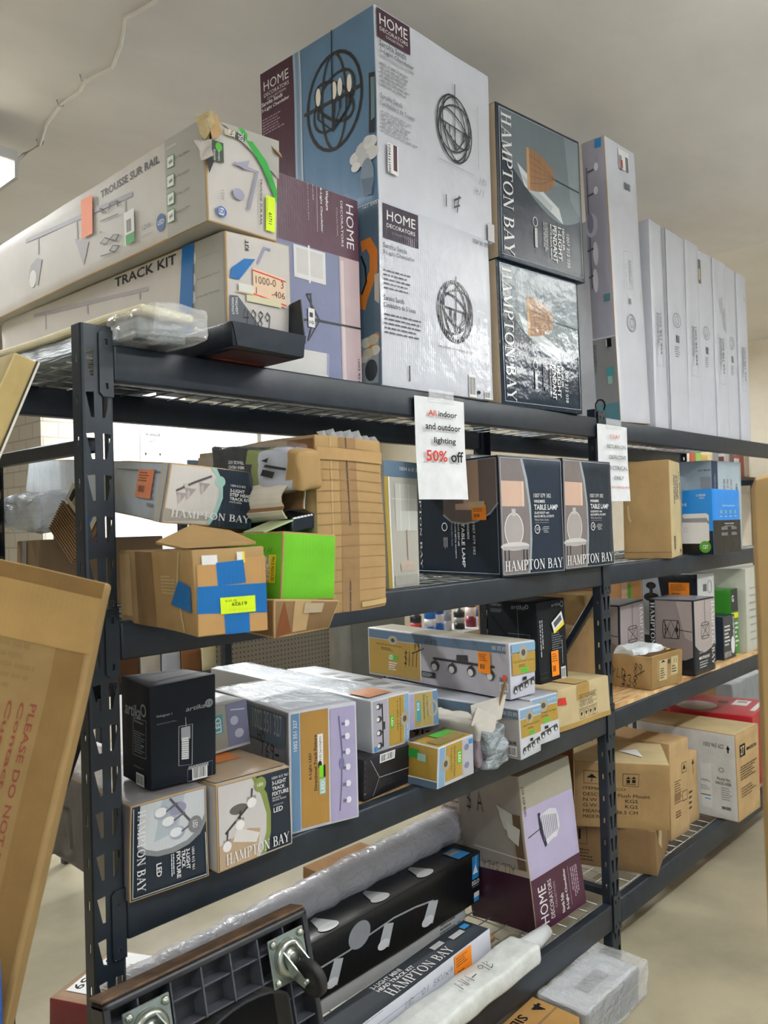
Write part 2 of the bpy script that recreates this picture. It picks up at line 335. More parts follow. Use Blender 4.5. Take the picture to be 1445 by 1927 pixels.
    def patch(s, name, label=None, lift=.0012):
        if s.cur is s.o: s.saved = (s.bm, s.mats)
        else: s.flush()
        s.bm = bmesh.new(); s.mats = []; s.cur = bpy.data.objects.new(name, bpy.data.meshes.new(name)); COL.objects.link(s.cur); s.cur.parent = s.o
        if label: s.cur['label'] = label
        s.lift = lift; return s
    def back(s):
        if s.cur is not s.o: s.flush(); s.bm, s.mats = s.saved; s.cur = s.o; s.lift = 0
        return s
    def flush(s):
        for v in s.bm.verts:
            c = v.co; a, b, g = c.x/s.w, c.y/s.d, c.z/s.h; dv = Vector()
            for (i, j, k), q in s.cj.items(): dv += q*((a if i else 1-a)*(b if j else 1-b)*(g if k else 1-g))
            v.co = c+dv+noise.noise_vector(c*4.5+s.off)*s.bul*1.2
        me = s.cur.data; s.bm.to_mesh(me); s.bm.free()
        for m in s.mats: me.materials.append(m)
        if s.cur is s.o:
            me.polygons.foreach_set('use_smooth', [True]*len(me.polygons)); me.set_sharp_from_angle(angle=math.radians(35))
    def done(s): s.back(); s.flush(); return s.o
# ------------------------------------------------------------------ room
def struct(name, bm, m, **k):
    o = obj(name, bm, m, **k); o['kind'] = 'structure'; return o
FLOOR = noisy('polished_concrete', '#8c8672', '#b5ac92', 1.6, .38, 0, .05, 12, lo=.3, hi=.72, dist=.004)
CEILM = noisy('stained_ceiling_paint', '#cfccc7', '#e2dfda', 1.3, .8, 0, .12, 10, stretch=(1, 1.6, 1), lo=.25, hi=.7, dist=.01, spec=.2)
WALLM = noisy('cream_wall_paint', '#cfc3ad', '#dcd2bf', 2, .75, 0, .05)
WHITEM = noisy('white_wall_panel', '#dcdce4', '#ebebf0', 2, .6, 0, .02)
b_ = bmesh.new(); bx(b_, -3.2, -5.2, -.1, 9, 6.4, 0); struct('floor', b_, FLOOR)
b_ = bmesh.new(); bx(b_, -3.2, -5.2, CEIL, 4.95, 6.4, CEIL+.25); struct('ceiling', b_, CEILM)
b_ = bmesh.new(); bx(b_, 4.95, -5.2, CEIL+.1, 9, 6.4, CEIL+.25); struct('ceiling', b_, noisy('far_ceiling_lit_tone', '#dcd8ce', '#e6e2d8', 1.3, .8, 0, .08, 8, spec=.2))  # far ceiling lighter: the brighter light there is put into its colour
b_ = bmesh.new(); bx(b_, 8.2, -5.2, 0, 8.4, 6.4, CEIL+.1); struct('wall_right', b_, WALLM)
b_ = bmesh.new(); bx(b_, -3.2, -5.2, 0, -3.05, 6.2, CEIL); struct('wall_left', b_, WALLM)
b_ = bmesh.new(); bx(b_, -3.05, 6.2, 0, 8.2, 6.4, 1.1); bx(b_, -3.05, 6.2, 2.7, 8.2, 6.4, CEIL); bx(b_, -3.05, 6.2, 1.1, 4.6, 6.4, 2.7); bx(b_, 7.6, 6.2, 1.1, 8.2, 6.4, 2.7); struct('wall_back', b_, WALLM)
b_ = bmesh.new()
for x in (4.6, 6.07, 7.54): bx(b_, x, 6.2, 1.1, x+.06, 6.3, 2.7)
bx(b_, 4.66, 6.2, 1.1, 7.54, 6.3, 1.16); bx(b_, 4.66, 6.2, 2.64, 7.54, 6.3, 2.7)
wn = struct('window_1', b_, noisy('window_frame_paint', '#d8d8d0', '#e6e6de', 3))
b_ = bmesh.new(); bx(b_, 4.66, 6.24, 1.16, 7.54, 6.26, 2.64); struct('window_pane', b_, emit('bright_sky_behind_pane', (.86, .95, 1, 1), 2.6), parent=wn)
# painted brick pier and white partition behind the rack
def bricks(name, c1, c2, mortar):
    m, t, p = nt(name); L = t.links.new; tc = N(t, 'ShaderNodeTexCoord'); s = N(t, 'ShaderNodeSeparateXYZ'); L(tc.outputs['Object'], s.inputs[0])
    a = N(t, 'ShaderNodeMath', operation='ADD'); L(s.outputs[0], a.inputs[0]); L(s.outputs[1], a.inputs[1]); cb = N(t, 'ShaderNodeCombineXYZ'); L(a.outputs[0], cb.inputs[0]); L(s.outputs[2], cb.inputs[1])
    br = N(t, 'ShaderNodeTexBrick', Scale=2.4); br.inputs['Color1'].default_value = lin(c1); br.inputs['Color2'].default_value = lin(c2); br.inputs['Mortar'].default_value = lin(mortar); br.inputs['Mortar Size'].default_value = .012
    L(cb.outputs[0], br.inputs['Vector']); L(br.outputs['Color'], p.inputs['Base Color']); bp = N(t, 'ShaderNodeBump', Strength=.6, Distance=.01); L(br.outputs['Fac'], bp.inputs['Height']); bp.invert = True; L(bp.outputs[0], p.inputs['Normal']); p.inputs['Roughness'].default_value = .7
    return m
b_ = bmesh.new(); bx(b_, 2.44, 3.9, 0, 2.95, 6.2, CEIL); struct('wall_pier', b_, bricks('painted_brick', '#d5cfc4', '#cdc6ba', '#b4ab9d'))
b_ = bmesh.new(); bx(b_, 2.95, 4.0, 0, 3.56, 6.2, CEIL); struct('wall_partition', b_, WHITEM)
b_ = bmesh.new(); bx(b_, 3.562, 3.98, 0, 3.61, 4.1, CEIL); struct('trim_1', b_, noisy('cream_trim', '#e6e0b8', '#efe9c8', 3))
# ceiling lights
def fixture(x, y, z, lab):
    t = empty('ceiling_light', (x, y, z), lab, 'light', 'fluorescent ceiling lights')
    b = bmesh.new(); bx(b, -.62, -.08, -.045, .62, .08, 0, .004); bx(b, -.62, -.08, -.105, -.605, .08, -.045); bx(b, .605, -.08, -.105, .62, .08, -.045); obj('housing', b, noisy('white_metal', '#b9bbb8', '#cbccca', 3, .4), t)
    b = bmesh.new(); bx(b, -.6, -.075, -.1, .6, .075, -.046, .01); obj('diffuser', b, emit('lamp_diffuser', (1, .97, .82, 1), 9), t)
    if z < CEIL:
        for q in (-.5, .5): b = bmesh.new(); tube(b, [(q, 0, 0), (q, 0, CEIL-z)], .003, 6); obj('hanger', b, WIRE, t)
for i, (x, y, z, p, pu) in enumerate(LAMPS):
    if x > 4.95: continue
    fixture(x, y, z, ['fluorescent ceiling light over the aisle, near bay', 'fluorescent ceiling light over the aisle, far bay', 'fluorescent ceiling light with its grey end at the left edge of the photo', 'fluorescent ceiling light above the hall behind the rack', '', 'fluorescent ceiling light at the far left of the aisle'][i])
b_ = bmesh.new(); tube(b_, [(1.26, .1, CEIL-.012), (1.315, .677, CEIL-.012), (1.293, .787, CEIL-.014), (1.36, .93, CEIL-.012), (1.402, 1.06, CEIL-.012), (1.371, 1.19, CEIL-.02), (1.397, 1.271, CEIL-.012), (1.392, 1.4, CEIL-.012), (1.42, 1.58, CEIL-.012), (1.47, 1.74, CEIL-.02), (1.45, 1.84, CEIL-.03), (1.36, 1.74, 2.96)], .006, 8)
o_ = tag(obj('ceiling_cable', b_, noisy('white_cable', '#d6d2c8', '#e4e0d6', 8)), 'loose white cable stapled along the ceiling to the light', 'cable')
b_ = bmesh.new()
for x, y in ((1.39, 1.4), (1.37, 1.19), (1.47, 1.74)): tube(b_, [(x-.014, y, CEIL-.001), (x-.008, y, CEIL-.02), (x+.008, y, CEIL-.02), (x+.014, y, CEIL-.001)], .002, 6)
obj('cable_staple', b_, WIRE, o_)
# ------------------------------------------------------------------ shelving rack
X0, WP, PD, W, D = .7244, .061, .0343, 1.9, .53
ZS = [1.905, 1.387, .872, .211]; HB = [.0714, .0714, .0714, .088]
rack = empty('shelving_rack', (X0, 0, 0), 'black bolted steel shelving rack with slotted posts holding all the lighting cartons', 'shelf')
def post(x, y, sgn):
    """C shaped slotted post; front web at y, side webs run towards sgn*y"""
    P = .0765; n = 25; H = 1.9365; bm = bmesh.new()
    def strip(quad_pts, holes, z0, z1, mp):
        vs = [bm.verts.new(mp(a, b)) for a, b in quad_pts]; es = [bm.edges.new((vs[i], vs[(i+1) % len(vs)])) for i in range(len(vs))]
        for h in holes:
            hv = [bm.verts.new(mp(a, b)) for a, b in h]; es += [bm.edges.new((hv[i], hv[(i+1) % len(hv)])) for i in range(len(hv))]
        bmesh.ops.triangle_fill(bm, edges=es, use_beauty=True)
    for k in range(n+1):
        z0 = k*P; z1 = min(H, z0+P)
        if z1-z0 < .004: continue
        F = lambda a, b: (x+a, y, b)
        top = H-.006-P*0
        # teardrop holes measured down from the post top
        zt = z0+.052; full = z1 >= zt+.004
        hs = [[(.006, zt), (.0215, zt+.002), (.0225, zt), (.0225, zt-.046), (.0165, zt-.046), (.0155, zt-.043)], [(.0385, zt), (.0395, zt+.002), (.055, zt), (.0455, zt-.043), (.0445, zt-.046), (.0385, zt-.046)]] if full else []
        strip([(.005, z0), (WP-.005, z0), (WP-.005, z1), (.005, z1)], hs, z0, z1, F)
        for xx, s in ((0, 1), (WP, -1)):
            S = lambda a, b, xx=xx: (x+xx, y+sgn*a, b)
            zc = z0+.03; strip([(.005, z0), (PD, z0), (PD, z1), (.005, z1)], [[(.014, zc), (.02, zc), (.02, zc+.017), (.014, zc+.017)]] if z1 > zc+.02 else [], z0, z1, S)
            v = [bm.verts.new(p) for p in ((x+xx, y+sgn*.005, z0), (x+xx+s*.0015, y+sgn*.0015, z0), (x+xx+s*.005, y, z0), (x+xx+s*.005, y, z1), (x+xx+s*.0015, y+sgn*.0015, z1), (x+xx, y+sgn*.005, z1))]
            bm.faces.new((v[0], v[1], v[4], v[5])); bm.faces.new((v[1], v[2], v[3], v[4]))
    bmesh.ops.remove_doubles(bm, verts=bm.verts, dist=.0001); bmesh.ops.recalc_face_normals(bm, faces=bm.faces)
    o = obj('post', bm, RACK, rack, (-X0, 0, 0)); m = o.modifiers.new('s', 'SOLIDIFY'); m.thickness = .0018; m.offset = 0
    return o
for i in range(3):
    post(X0+i*W, 0, 1); post(X0+i*W, D, -1)
def beam(x0, x1, y, z, h, s):
    bm = bmesh.new(); y0, y1 = sorted((y-s*.005, y+s*.03)); bx(bm, x0+.001, y0, z-h, x1-.001, y1, z, .006, 0, 3)
    bm2 = obj('beam', bm, RACK, rack, (-X0, 0, 0), smooth=40)
    for px in (x0-.0285, x1):
        b = bmesh.new(); ya, yb = sorted((y-s*.0005, y-s*.0045)); zz0, zz1 = z-.1, z+.027
        if z > 1.9: zz1 = z+.024
        c = .007; prof = [(px, zz0+c), (px+c if px < x0 else px+.0005, zz0), (px+.028 if px < x0 else px+.028-c, zz0), (px+.028, zz0+(.0005 if px < x0 else c)), (px+.028, zz1-(.0005 if px < x0 else c)), (px+.0275 if px < x0 else px+.028-c, zz1), (px+c if px < x0 else px+.0005, zz1), (px, zz1-c)]
        hole = [[(px+.011, q), (px+.017, q), (px+.017, q+.011), (px+.011, q+.011)] for q in (zz0+.014, zz1-.028)]
        vs = [b.verts.new((a, ya, c2)) for a, c2 in prof]; es = [b.edges.new((vs[i], vs[(i+1) % 8])) for i in range(8)]
        for hl in hole:
            hv = [b.verts.new((a, ya, c2)) for a, c2 in hl]; es += [b.edges.new((hv[i], hv[(i+1) % 4])) for i in range(4)]
        bmesh.ops.triangle_fill(b, edges=es, use_beauty=True)
        g = obj('end_plate', b, RACK, bm2); md = g.modifiers.new('s', 'SOLIDIFY'); md.thickness = .004; md.offset = -1 if s > 0 else 1
for bay in range(2):
    for i, z in enumerate(ZS):
        beam(X0+bay*W+WP, X0+(bay+1)*W, 0, z, HB[i], 1); beam(X0+bay*W+WP, X0+(bay+1)*W, D, z, HB[i], -1)
for i in range(3):
    x = X0+i*W+.018
    for z in (1.717, .235):
        b = bmesh.new(); bx(b, x, PD-.012, z-.014, x+.025, D-PD+.012, z+.014, .003); obj('brace', b, RACK, rack, (-X0, 0, 0))
    for (ya, za, yb, zb) in ((.028, 1.29, .49, .6), ):
        b = bmesh.new(); L_ = math.hypot(yb-ya, zb-za); bx(b, -.0125, -.012, 0, .0125, .012, L_, .003); o = obj('brace', b, RACK, rack, (x+.0125-X0, ya, za)); o.rotation_euler = (math.atan2(za-zb, yb-ya)+math.pi/2, 0, 0)
        o.rotation_euler = (-(math.pi/2+math.atan2(za-zb, yb-ya)), 0, 0)
def deck(x0, x1, z, lab):
    bm = bmesh.new(); n = 26
    for k in range(n+1):
        x = x0+.02+(x1-x0-.04)*k/n; tube(bm, [(x, .033, z-.0065), (x, D-.033, z-.0065)], .0022, 5)
    for y in (.036, .13, .2, .27, .34, .41, D-.036): tube(bm, [(x0+.01, y, z-.0022), (x1-.01, y, z-.0022)], .0022, 5)
    return tag(obj('wire_deck', bm, WIRE), lab, 'wire deck', 'wire decks of the rack')
deck(X0+WP, X0+W, ZS[0], 'zinc wire deck of the top shelf, near bay'); deck(X0+WP+W, X0+2*W, ZS[0], 'zinc wire deck of the top shelf under the white carton row')
deck(X0+WP, X0+W, ZS[1], 'zinc wire deck of the second shelf under the table lamp cartons'); deck(X0+WP+W, X0+2*W, ZS[1], 'zinc wire deck of the second shelf under the blue speaker box')
deck(X0+WP, X0+W, ZS[3], 'zinc wire deck of the bottom shelf under the black spotlight box'); deck(X0+WP+W, X0+2*W, ZS[3], 'zinc wire deck of the bottom shelf, far bay, open squares showing')
def ply(name, c1, c2):
    m, t, p = nt(name); L = t.links.new; tc = N(t, 'ShaderNodeTexCoord'); mp = N(t, 'ShaderNodeMapping'); mp.inputs['Scale'].default_value = (3, 22, 3); L(tc.outputs['Object'], mp.inputs[0])
    no = N(t, 'ShaderNodeTexNoise', Scale=1.6, Detail=6.0, Distortion=1.4); L(mp.outputs[0], no.inputs['Vector']); cr = N(t, 'ShaderNodeValToRGB'); cr.color_ramp.elements[0].position = .35; cr.color_ramp.elements[1].position = .62
    cr.color_ramp.elements[0].color = lin(c1); cr.color_ramp.elements[1].color = lin(c2); L(no.outputs['Fac'], cr.inputs[0]); L(cr.outputs[0], p.inputs['Base Color']); p.inputs['Roughness'].default_value = .65; return m
b_ = bmesh.new(); bx(b_, X0+WP+W+.002, -.003+.03, ZS[2]-.002, X0+2*W-.002, D-.03, ZS[2]+.0145); bx(b_, X0+WP+W+.002, .002, ZS[2]+.0005, X0+2*W-.002, D-.002, ZS[2]+.0146)
tag(obj('plywood_deck', b_, ply('plywood', '#a8794a', '#e0c08c')), 'grainy plywood sheet decking the third shelf of the far bay', 'board')
b_ = bmesh.new(); bx(b_, X0+WP+.19, .032, ZS[2]-.009, X0+W-.002, D-.032, ZS[2]-.0005)
tag(obj('plywood_deck', b_, ply('plywood_dark', '#7d6342', '#a58960')), 'plywood sheet decking the third shelf of the near bay', 'board')

# ---- cartons on the top shelf
b = Box('chandelier_box', 'large white chandelier carton with a blue picture side, upper one, nearly at the ceiling', 'box', (1.5385, 0.0, 2.3785, -0.0017, 0.495, 0.4645, 0.5068, 0, 0), 'white', 'gloss', group='white and blue chandelier cartons', base_faces={'L': 'blue'}, bul=0.002)
b.r('L', 0.004, 0.004, 0.316, 0.996, 'plum')
b.r('L', 0.316, 0.004, 0.384, 0.996, '#9fb4c8')
b.r('L', 0.336, 0.004, 0.364, 0.996, '#7f98b2')
b.r('L', 0.374, 0.004, 0.384, 0.996, '#c3cdd8')
b.t('L', 'HOME', 0.035, 0.885, 0.272, 0.94, 'paper', 0, 'sans')
b.t('L', 'DECORATORS', 0.035, 0.85, 0.272, 0.872, 'paper', 0, 'sans')
b.t('L', 'COLLECTION', 0.065, 0.828, 0.242, 0.84, 'paper', 0, 'sans')
b.t('L', 'Sarolta Sands', 0.01, 0.801, 0.21, 0.825, 'paper', 0, 'bold')
b.t('L', '5-Light Chandelier', 0.01, 0.764, 0.272, 0.789, 'paper', 0, 'bold')
b.ln('L', 0.014, 0.632, 0.255, 0.731, 6, '#a08a98')
b.t('L', '1004 161 095', 0.79, 0.996, 0.985, 0.996, 'paper', 0, 'sans')
b.e('L', 0.663, 0.616, 0.226, 0.253, '#2b2a2c', 0.009, 0, 0, 360)
b.e('L', 0.663, 0.616, 0.102, 0.253, '#35332f', 0.007, 0, 0, 360)
b.e('L', 0.663, 0.616, 0.187, 0.123, '#35332f', 0.007, 35, 0, 360)
b.e('L', 0.663, 0.616, 0.187, 0.085, '#2b2a2c', 0.008, -38, 0, 360)
b.l('L', [(0.406, 0.624), (0.556, 0.623), (0.882, 0.625)], 0.009, '#3a3a3c')
b.l('L', [(0.661, 0.996), (0.654, 0.869)], 0.004, '#2b2a2c')
b.l('L', [(0.654, 0.869), (0.65, 0.467)], 0.005, '#2b2a2c')
b.l('L', [(0.527, 0.564), (0.531, 0.641)], 0.007, '#2b2a2c')
b.e('L', 0.532, 0.680, 0.021, 0.048, '#f3ece0', 0, 0, 0, 360)
b.l('L', [(0.505, 0.621), (0.555, 0.62)], 0.004, '#2b2a2c')
b.l('L', [(0.527, 0.564), (0.65, 0.462)], 0.004, '#2b2a2c')
b.l('L', [(0.663, 0.558), (0.667, 0.634)], 0.007, '#2b2a2c')
b.e('L', 0.668, 0.672, 0.021, 0.047, '#f3ece0', 0, 0, 0, 360)
b.l('L', [(0.642, 0.613), (0.69, 0.612)], 0.004, '#2b2a2c')
b.l('L', [(0.663, 0.558), (0.65, 0.462)], 0.004, '#2b2a2c')
b.l('L', [(0.713, 0.561), (0.716, 0.636)], 0.007, '#2b2a2c')
b.e('L', 0.717, 0.673, 0.020, 0.047, '#f3ece0', 0, 0, 0, 360)
b.l('L', [(0.691, 0.616), (0.739, 0.615)], 0.004, '#2b2a2c')
b.l('L', [(0.713, 0.561), (0.65, 0.462)], 0.004, '#2b2a2c')
b.l('L', [(0.79, 0.554), (0.793, 0.628)], 0.007, '#2b2a2c')
b.e('L', 0.795, 0.665, 0.020, 0.046, '#f3ece0', 0, 0, 0, 360)
b.l('L', [(0.769, 0.608), (0.815, 0.607)], 0.004, '#2b2a2c')
b.l('L', [(0.79, 0.554), (0.65, 0.462)], 0.004, '#2b2a2c')
b.p('L', [(0.95, 0.66), (0.994, 0.651), (0.986, 0.35), (0.943, 0.355)], '#2a2f35')
b.p('L', [(0.963, 0.633), (0.993, 0.627), (0.988, 0.423), (0.959, 0.414)], '#6f8890')
b.e('L', 0.837, 0.257, 0.050, 0.033, '#dcdcdc', 0, 0, 0, 360)
b.e('L', 0.895, 0.287, 0.058, 0.038, '#c9cacc', 0, 0, 0, 360)
b.e('L', 0.952, 0.306, 0.051, 0.034, '#e6e6e4', 0, 0, 0, 360)
b.e('L', 0.963, 0.248, 0.051, 0.034, '#dcdcdc', 0, 0, 0, 360)
b.e('L', 0.893, 0.232, 0.049, 0.033, '#c9cacc', 0, 0, 0, 360)
b.e('L', 0.836, 0.211, 0.036, 0.024, '#e6e6e4', 0, 0, 0, 360)
b.e('L', 0.932, 0.322, 0.034, 0.023, '#dcdcdc', 0, 0, 0, 360)
b.e('L', 0.924, 0.140, 0.052, 0.091, '#8193a3', 0, 0, 0, 360)
b.p('L', [(0.875, 0.135), (0.971, 0.122), (0.954, 0.04), (0.899, 0.045)], '#62758a')
b.r('F', 0.01, 0.835, 0.27, 0.985, 'plumd')
b.t('F', 'HOME', 0.03, 0.905, 0.25, 0.962, 'paper', 0, 'sans')
b.t('F', 'DECORATORS', 0.03, 0.873, 0.25, 0.893, 'paper', 0, 'sans')
b.t('F', 'COLLECTION', 0.075, 0.85, 0.21, 0.863, 'paper', 0, 'sans')
b.t('F', 'Sarolta Sands', 0.024, 0.795, 0.234, 0.823, 'ink', 0, 'sans')
b.t('F', '5-Light Chandelier', 0.026, 0.757, 0.297, 0.783, 'ink', 0, 'sans')
b.l('F', [(0.024, 0.743), (0.293, 0.743)], 0.002, 'grey')
b.ln('F', 0.023, 0.585, 0.345, 0.715, 6, 'grey', fill=0.3)
b.t('F', 'Sarolta Sands', 0.019, 0.525, 0.191, 0.55, 'greyd', 0, 'sans')
b.t('F', 'Candelabro de 5 luces', 0.017, 0.49, 0.291, 0.514, 'greyd', 0, 'sans')
b.ln('F', 0.02, 0.351, 0.356, 0.467, 6, 'grey', fill=0.3)
b.t('F', '1004 161 095', 0.817, 0.996, 0.996, 0.996, 'ink', 0, 'sans')
b.e('F', 0.642, 0.568, 0.160, 0.186, '#26262e', 0.0045, 0, 0, 360)
b.e('F', 0.642, 0.568, 0.103, 0.186, '#26262e', 0.0045, 12, 0, 360)
b.e('F', 0.642, 0.568, 0.160, 0.124, '#26262e', 0.0045, 35, 0, 360)
b.e('F', 0.642, 0.568, 0.147, 0.072, '#26262e', 0.0045, -30, 0, 360)
b.e('F', 0.642, 0.568, 0.130, 0.184, '#26262e', 0.0045, -10, 0, 360)
b.l('F', [(0.654, 0.826), (0.635, 0.44)], 0.003, '#26262e')
b.l('F', [(0.496, 0.58), (0.8, 0.563)], 0.004, '#26262e')
b.l('F', [(0.557, 0.581), (0.554, 0.535)], 0.005, '#26262e')
b.l('F', [(0.554, 0.535), (0.652, 0.445)], 0.003, '#26262e')
b.l('F', [(0.595, 0.574), (0.593, 0.528)], 0.005, '#26262e')
b.l('F', [(0.593, 0.528), (0.652, 0.445)], 0.003, '#26262e')
b.l('F', [(0.642, 0.568), (0.639, 0.522)], 0.005, '#26262e')
b.l('F', [(0.639, 0.522), (0.652, 0.445)], 0.003, '#26262e')
b.l('F', [(0.717, 0.562), (0.715, 0.515)], 0.005, '#26262e')
b.l('F', [(0.715, 0.515), (0.652, 0.445)], 0.003, '#26262e')
b.l('F', [(0.735, 0.578), (0.733, 0.531)], 0.005, '#26262e')
b.l('F', [(0.733, 0.531), (0.652, 0.445)], 0.003, '#26262e')
b.l('F', [(0.864, 0.772), (0.859, 0.395)], 0.0015, 'grey')
b.l('F', [(0.485, 0.356), (0.81, 0.353)], 0.0015, 'grey')
b.t('F', 'MD', 0.86, 0.319, 0.93, 0.357, 'greyd', 0, 'hand')
b.t('F', '4/1', 0.816, 0.248, 0.903, 0.293, 'greyd', 0, 'hand')
b.l('F', [(0.537, 0.173), (0.537, 0.103)], 0.004, 'ink')
b.l('F', [(0.673, 0.192), (0.613, 0.161), (0.608, 0.12), (0.663, 0.144)], 0.005, 'ink')
b.l('F', [(0.657, 0.198), (0.635, 0.096)], 0.004, 'ink')
b.patch('shipping_sticker', 'white barcode sticker')
b.r('F', 0.058, 0.154, 0.141, 0.305, 'paper')
b.r('F', 0.103, 0.174, 0.132, 0.305, 'plum')
b.t('F', '1004161095', 0.063, 0.155, 0.082, 0.297, 'ink', -90, 'bold')
b.patch('packing_tape')
b.r('F', 0.93, 0.004, 0.996, 0.11, 'greyl')
b.done()

b = Box('chandelier_box', 'large white chandelier carton with glossy shrink wrap, lower one directly on the top beam', 'box', (1.5297, -0.0006, 1.905, -0.0399, 0.4555, 0.5, 0.4725, 0.0, 0.0), 'white', 'wrap', group='white and blue chandelier cartons', base_faces={'L': 'blue'}, bul=0.002)
b.r('L', 0.004, 0.004, 0.996, 0.996, 'slate')
b.t('L', '161 095', 0.885, 0.979, 0.991, 0.995, 'paper', 0, 'sans')
b.l('L', [(0.868, 0.776), (0.922, 0.785), (0.959, 0.721), (0.956, 0.625), (0.884, 0.504), (0.858, 0.441)], 0.03, '#dd8330')
b.l('L', [(0.866, 0.727), (0.897, 0.659), (0.901, 0.579), (0.865, 0.519)], 0.006, 'ink')
b.p('L', [(0.962, 0.604), (0.996, 0.605), (0.991, 0.441), (0.958, 0.468)], '#c9c6ba')
b.p('L', [(0.851, 0.273), (0.982, 0.288), (0.972, 0.018), (0.85, 0.031)], '#9aa6aa')
b.l('L', [(0.85, 0.145), (0.975, 0.279)], 0.02, '#dd8330')
b.e('L', 0.888, 0.247, 0.037, 0.027, '#dcdccf', 0, 0, 0, 360)
b.e('L', 0.942, 0.256, 0.039, 0.029, '#cfc9b0', 0, 0, 0, 360)
b.e('L', 0.953, 0.196, 0.036, 0.027, '#dcdccf', 0, 0, 0, 360)
b.e('L', 0.899, 0.186, 0.040, 0.029, '#cfc9b0', 0, 0, 0, 360)
b.e('L', 0.871, 0.161, 0.027, 0.020, '#dcdccf', 0, 0, 0, 360)
b.e('L', 0.922, 0.093, 0.046, 0.058, '#3e4448', 0, 0, 0, 360)
b.r('F', 0.028, 0.798, 0.319, 0.987, '#2e2236')
b.t('F', 'HOME', 0.06, 0.901, 0.294, 0.955, 'paper', 0, 'sans')
b.t('F', 'DECORATORS', 0.058, 0.861, 0.29, 0.883, 'paper', 0, 'sans')
b.t('F', 'COLLECTION', 0.098, 0.831, 0.25, 0.844, '#8a8896', 0, 'sans')
b.t('F', 'Sarolta Sands', 0.028, 0.747, 0.218, 0.773, 'greyd', 0, 'sans')
b.t('F', '5-Light Chandelier', 0.027, 0.708, 0.284, 0.736, 'greyd', 0, 'sans')
b.ln('F', 0.026, 0.52, 0.334, 0.638, 5, 'greyd', fill=0.3)
b.t('F', 'Sarolta Sands', 0.022, 0.464, 0.184, 0.491, 'ink', 0, 'sans')
b.t('F', 'Candelabro de 5 luces', 0.02, 0.427, 0.277, 0.452, 'ink', 0, 'sans')
b.ln('F', 0.02, 0.277, 0.347, 0.399, 5, 'greyd', fill=0.3)
b.t('F', '1004 161 095', 0.835, 0.949, 0.996, 0.976, 'ink', 0, 'sans')
b.e('F', 0.638, 0.495, 0.165, 0.177, '#26262e', 0.0055, 0, 0, 360)
b.e('F', 0.638, 0.495, 0.104, 0.177, '#26262e', 0.0055, 12, 0, 360)
b.e('F', 0.638, 0.495, 0.165, 0.118, '#26262e', 0.0055, 35, 0, 360)
b.e('F', 0.638, 0.495, 0.148, 0.075, '#26262e', 0.0055, -30, 0, 360)
b.e('F', 0.638, 0.495, 0.131, 0.175, '#26262e', 0.0055, -10, 0, 360)
b.l('F', [(0.648, 0.704), (0.641, 0.378)], 0.003, '#26262e')
b.l('F', [(0.486, 0.513), (0.798, 0.495)], 0.004, '#26262e')
b.l('F', [(0.593, 0.509), (0.591, 0.461)], 0.007, '#26262e')
b.l('F', [(0.591, 0.461), (0.641, 0.378)], 0.003, '#26262e')
b.l('F', [(0.633, 0.494), (0.63, 0.446)], 0.007, '#26262e')
b.l('F', [(0.63, 0.446), (0.641, 0.378)], 0.003, '#26262e')
b.l('F', [(0.716, 0.507), (0.713, 0.458)], 0.007, '#26262e')
b.l('F', [(0.713, 0.458), (0.641, 0.378)], 0.003, '#26262e')
b.l('F', [(0.738, 0.5), (0.736, 0.451)], 0.007, '#26262e')
b.l('F', [(0.736, 0.451), (0.641, 0.378)], 0.003, '#26262e')
b.l('F', [(0.866, 0.492), (0.857, 0.321)], 0.0015, 'greyd')
b.l('F', [(0.47, 0.277), (0.797, 0.272)], 0.0015, 'greyd')
b.l('F', [(0.214, 0.129), (0.214, 0.042)], 0.004, 'ink')
b.bar('F', 0.75, 0.004, 0.82, 0.14)
b.bar('F', 0.902, 0.004, 0.96, 0.051)
b.e('F', 0.843, 0.038, 0.018, 0.011, 'ink', 0, 0, 0, 360)
b.done()

b = Box('chandelier_box', 'plum topped chandelier carton lying on its side behind the long track boxes', 'box', (1.17, 0.05, 1.905, 0.006, 0.336, 0.42, 0.475, 0, 0), 'white', 'gloss')
b.r('F', 0.004, 0.004, 0.996, 0.996, '#6c7392')
b.r('F', 0.004, 0.67, 0.996, 0.996, 'plum')
b.t('F', 'HOME', 0.874, 0.724, 0.949, 0.96, 'paper', -90, 'sans')
b.t('F', 'DECORATORS', 0.817, 0.724, 0.838, 0.966, 'paper', -90, 'sans')
b.t('F', 'COLLECTION', 0.772, 0.774, 0.784, 0.922, '#b9a5b2', -90, 'sans')
b.t('F', 'Weyburn', 0.66, 0.889, 0.695, 0.992, 'paper', -90, 'bold')
b.t('F', '6-Light Chandelier', 0.61, 0.765, 0.634, 0.996, 'paper', -90, 'bold')
b.l('F', [(0.582, 0.995), (0.577, 0.762)], 0.0015, '#b9a5b2')
b.t('F', 'Bronze finish', 0.538, 0.918, 0.553, 0.996, '#c9b5c2', -90, 'sans')
b.t('F', '22.25 in h x 16 in w x 16 in d', 0.491, 0.809, 0.502, 0.996, '#c9b5c2', -90, 'sans')
b.r('F', 0.787, 0.004, 0.996, 0.67, '#b39fa2')
b.r('F', 0.802, 0.004, 0.831, 0.65, '#c9bcbd')
b.r('F', 0.341, 0.499, 0.645, 0.663, '#d8d6d6')
b.r('F', 0.366, 0.523, 0.619, 0.649, '#c7c6c3')
b.r('F', 0.478, 0.487, 0.494, 0.677, '#e2e0de')
b.r('F', 0.004, 0.004, 0.644, 0.145, '#c9c8c6')
b.l('F', [(0.644, 0.145), (0.638, 0.033)], 0.008, '#8d8fae')
b.l('F', [(0.451, 0.427), (0.572, 0.309), (0.453, 0.191)], 0.004, 'ink')
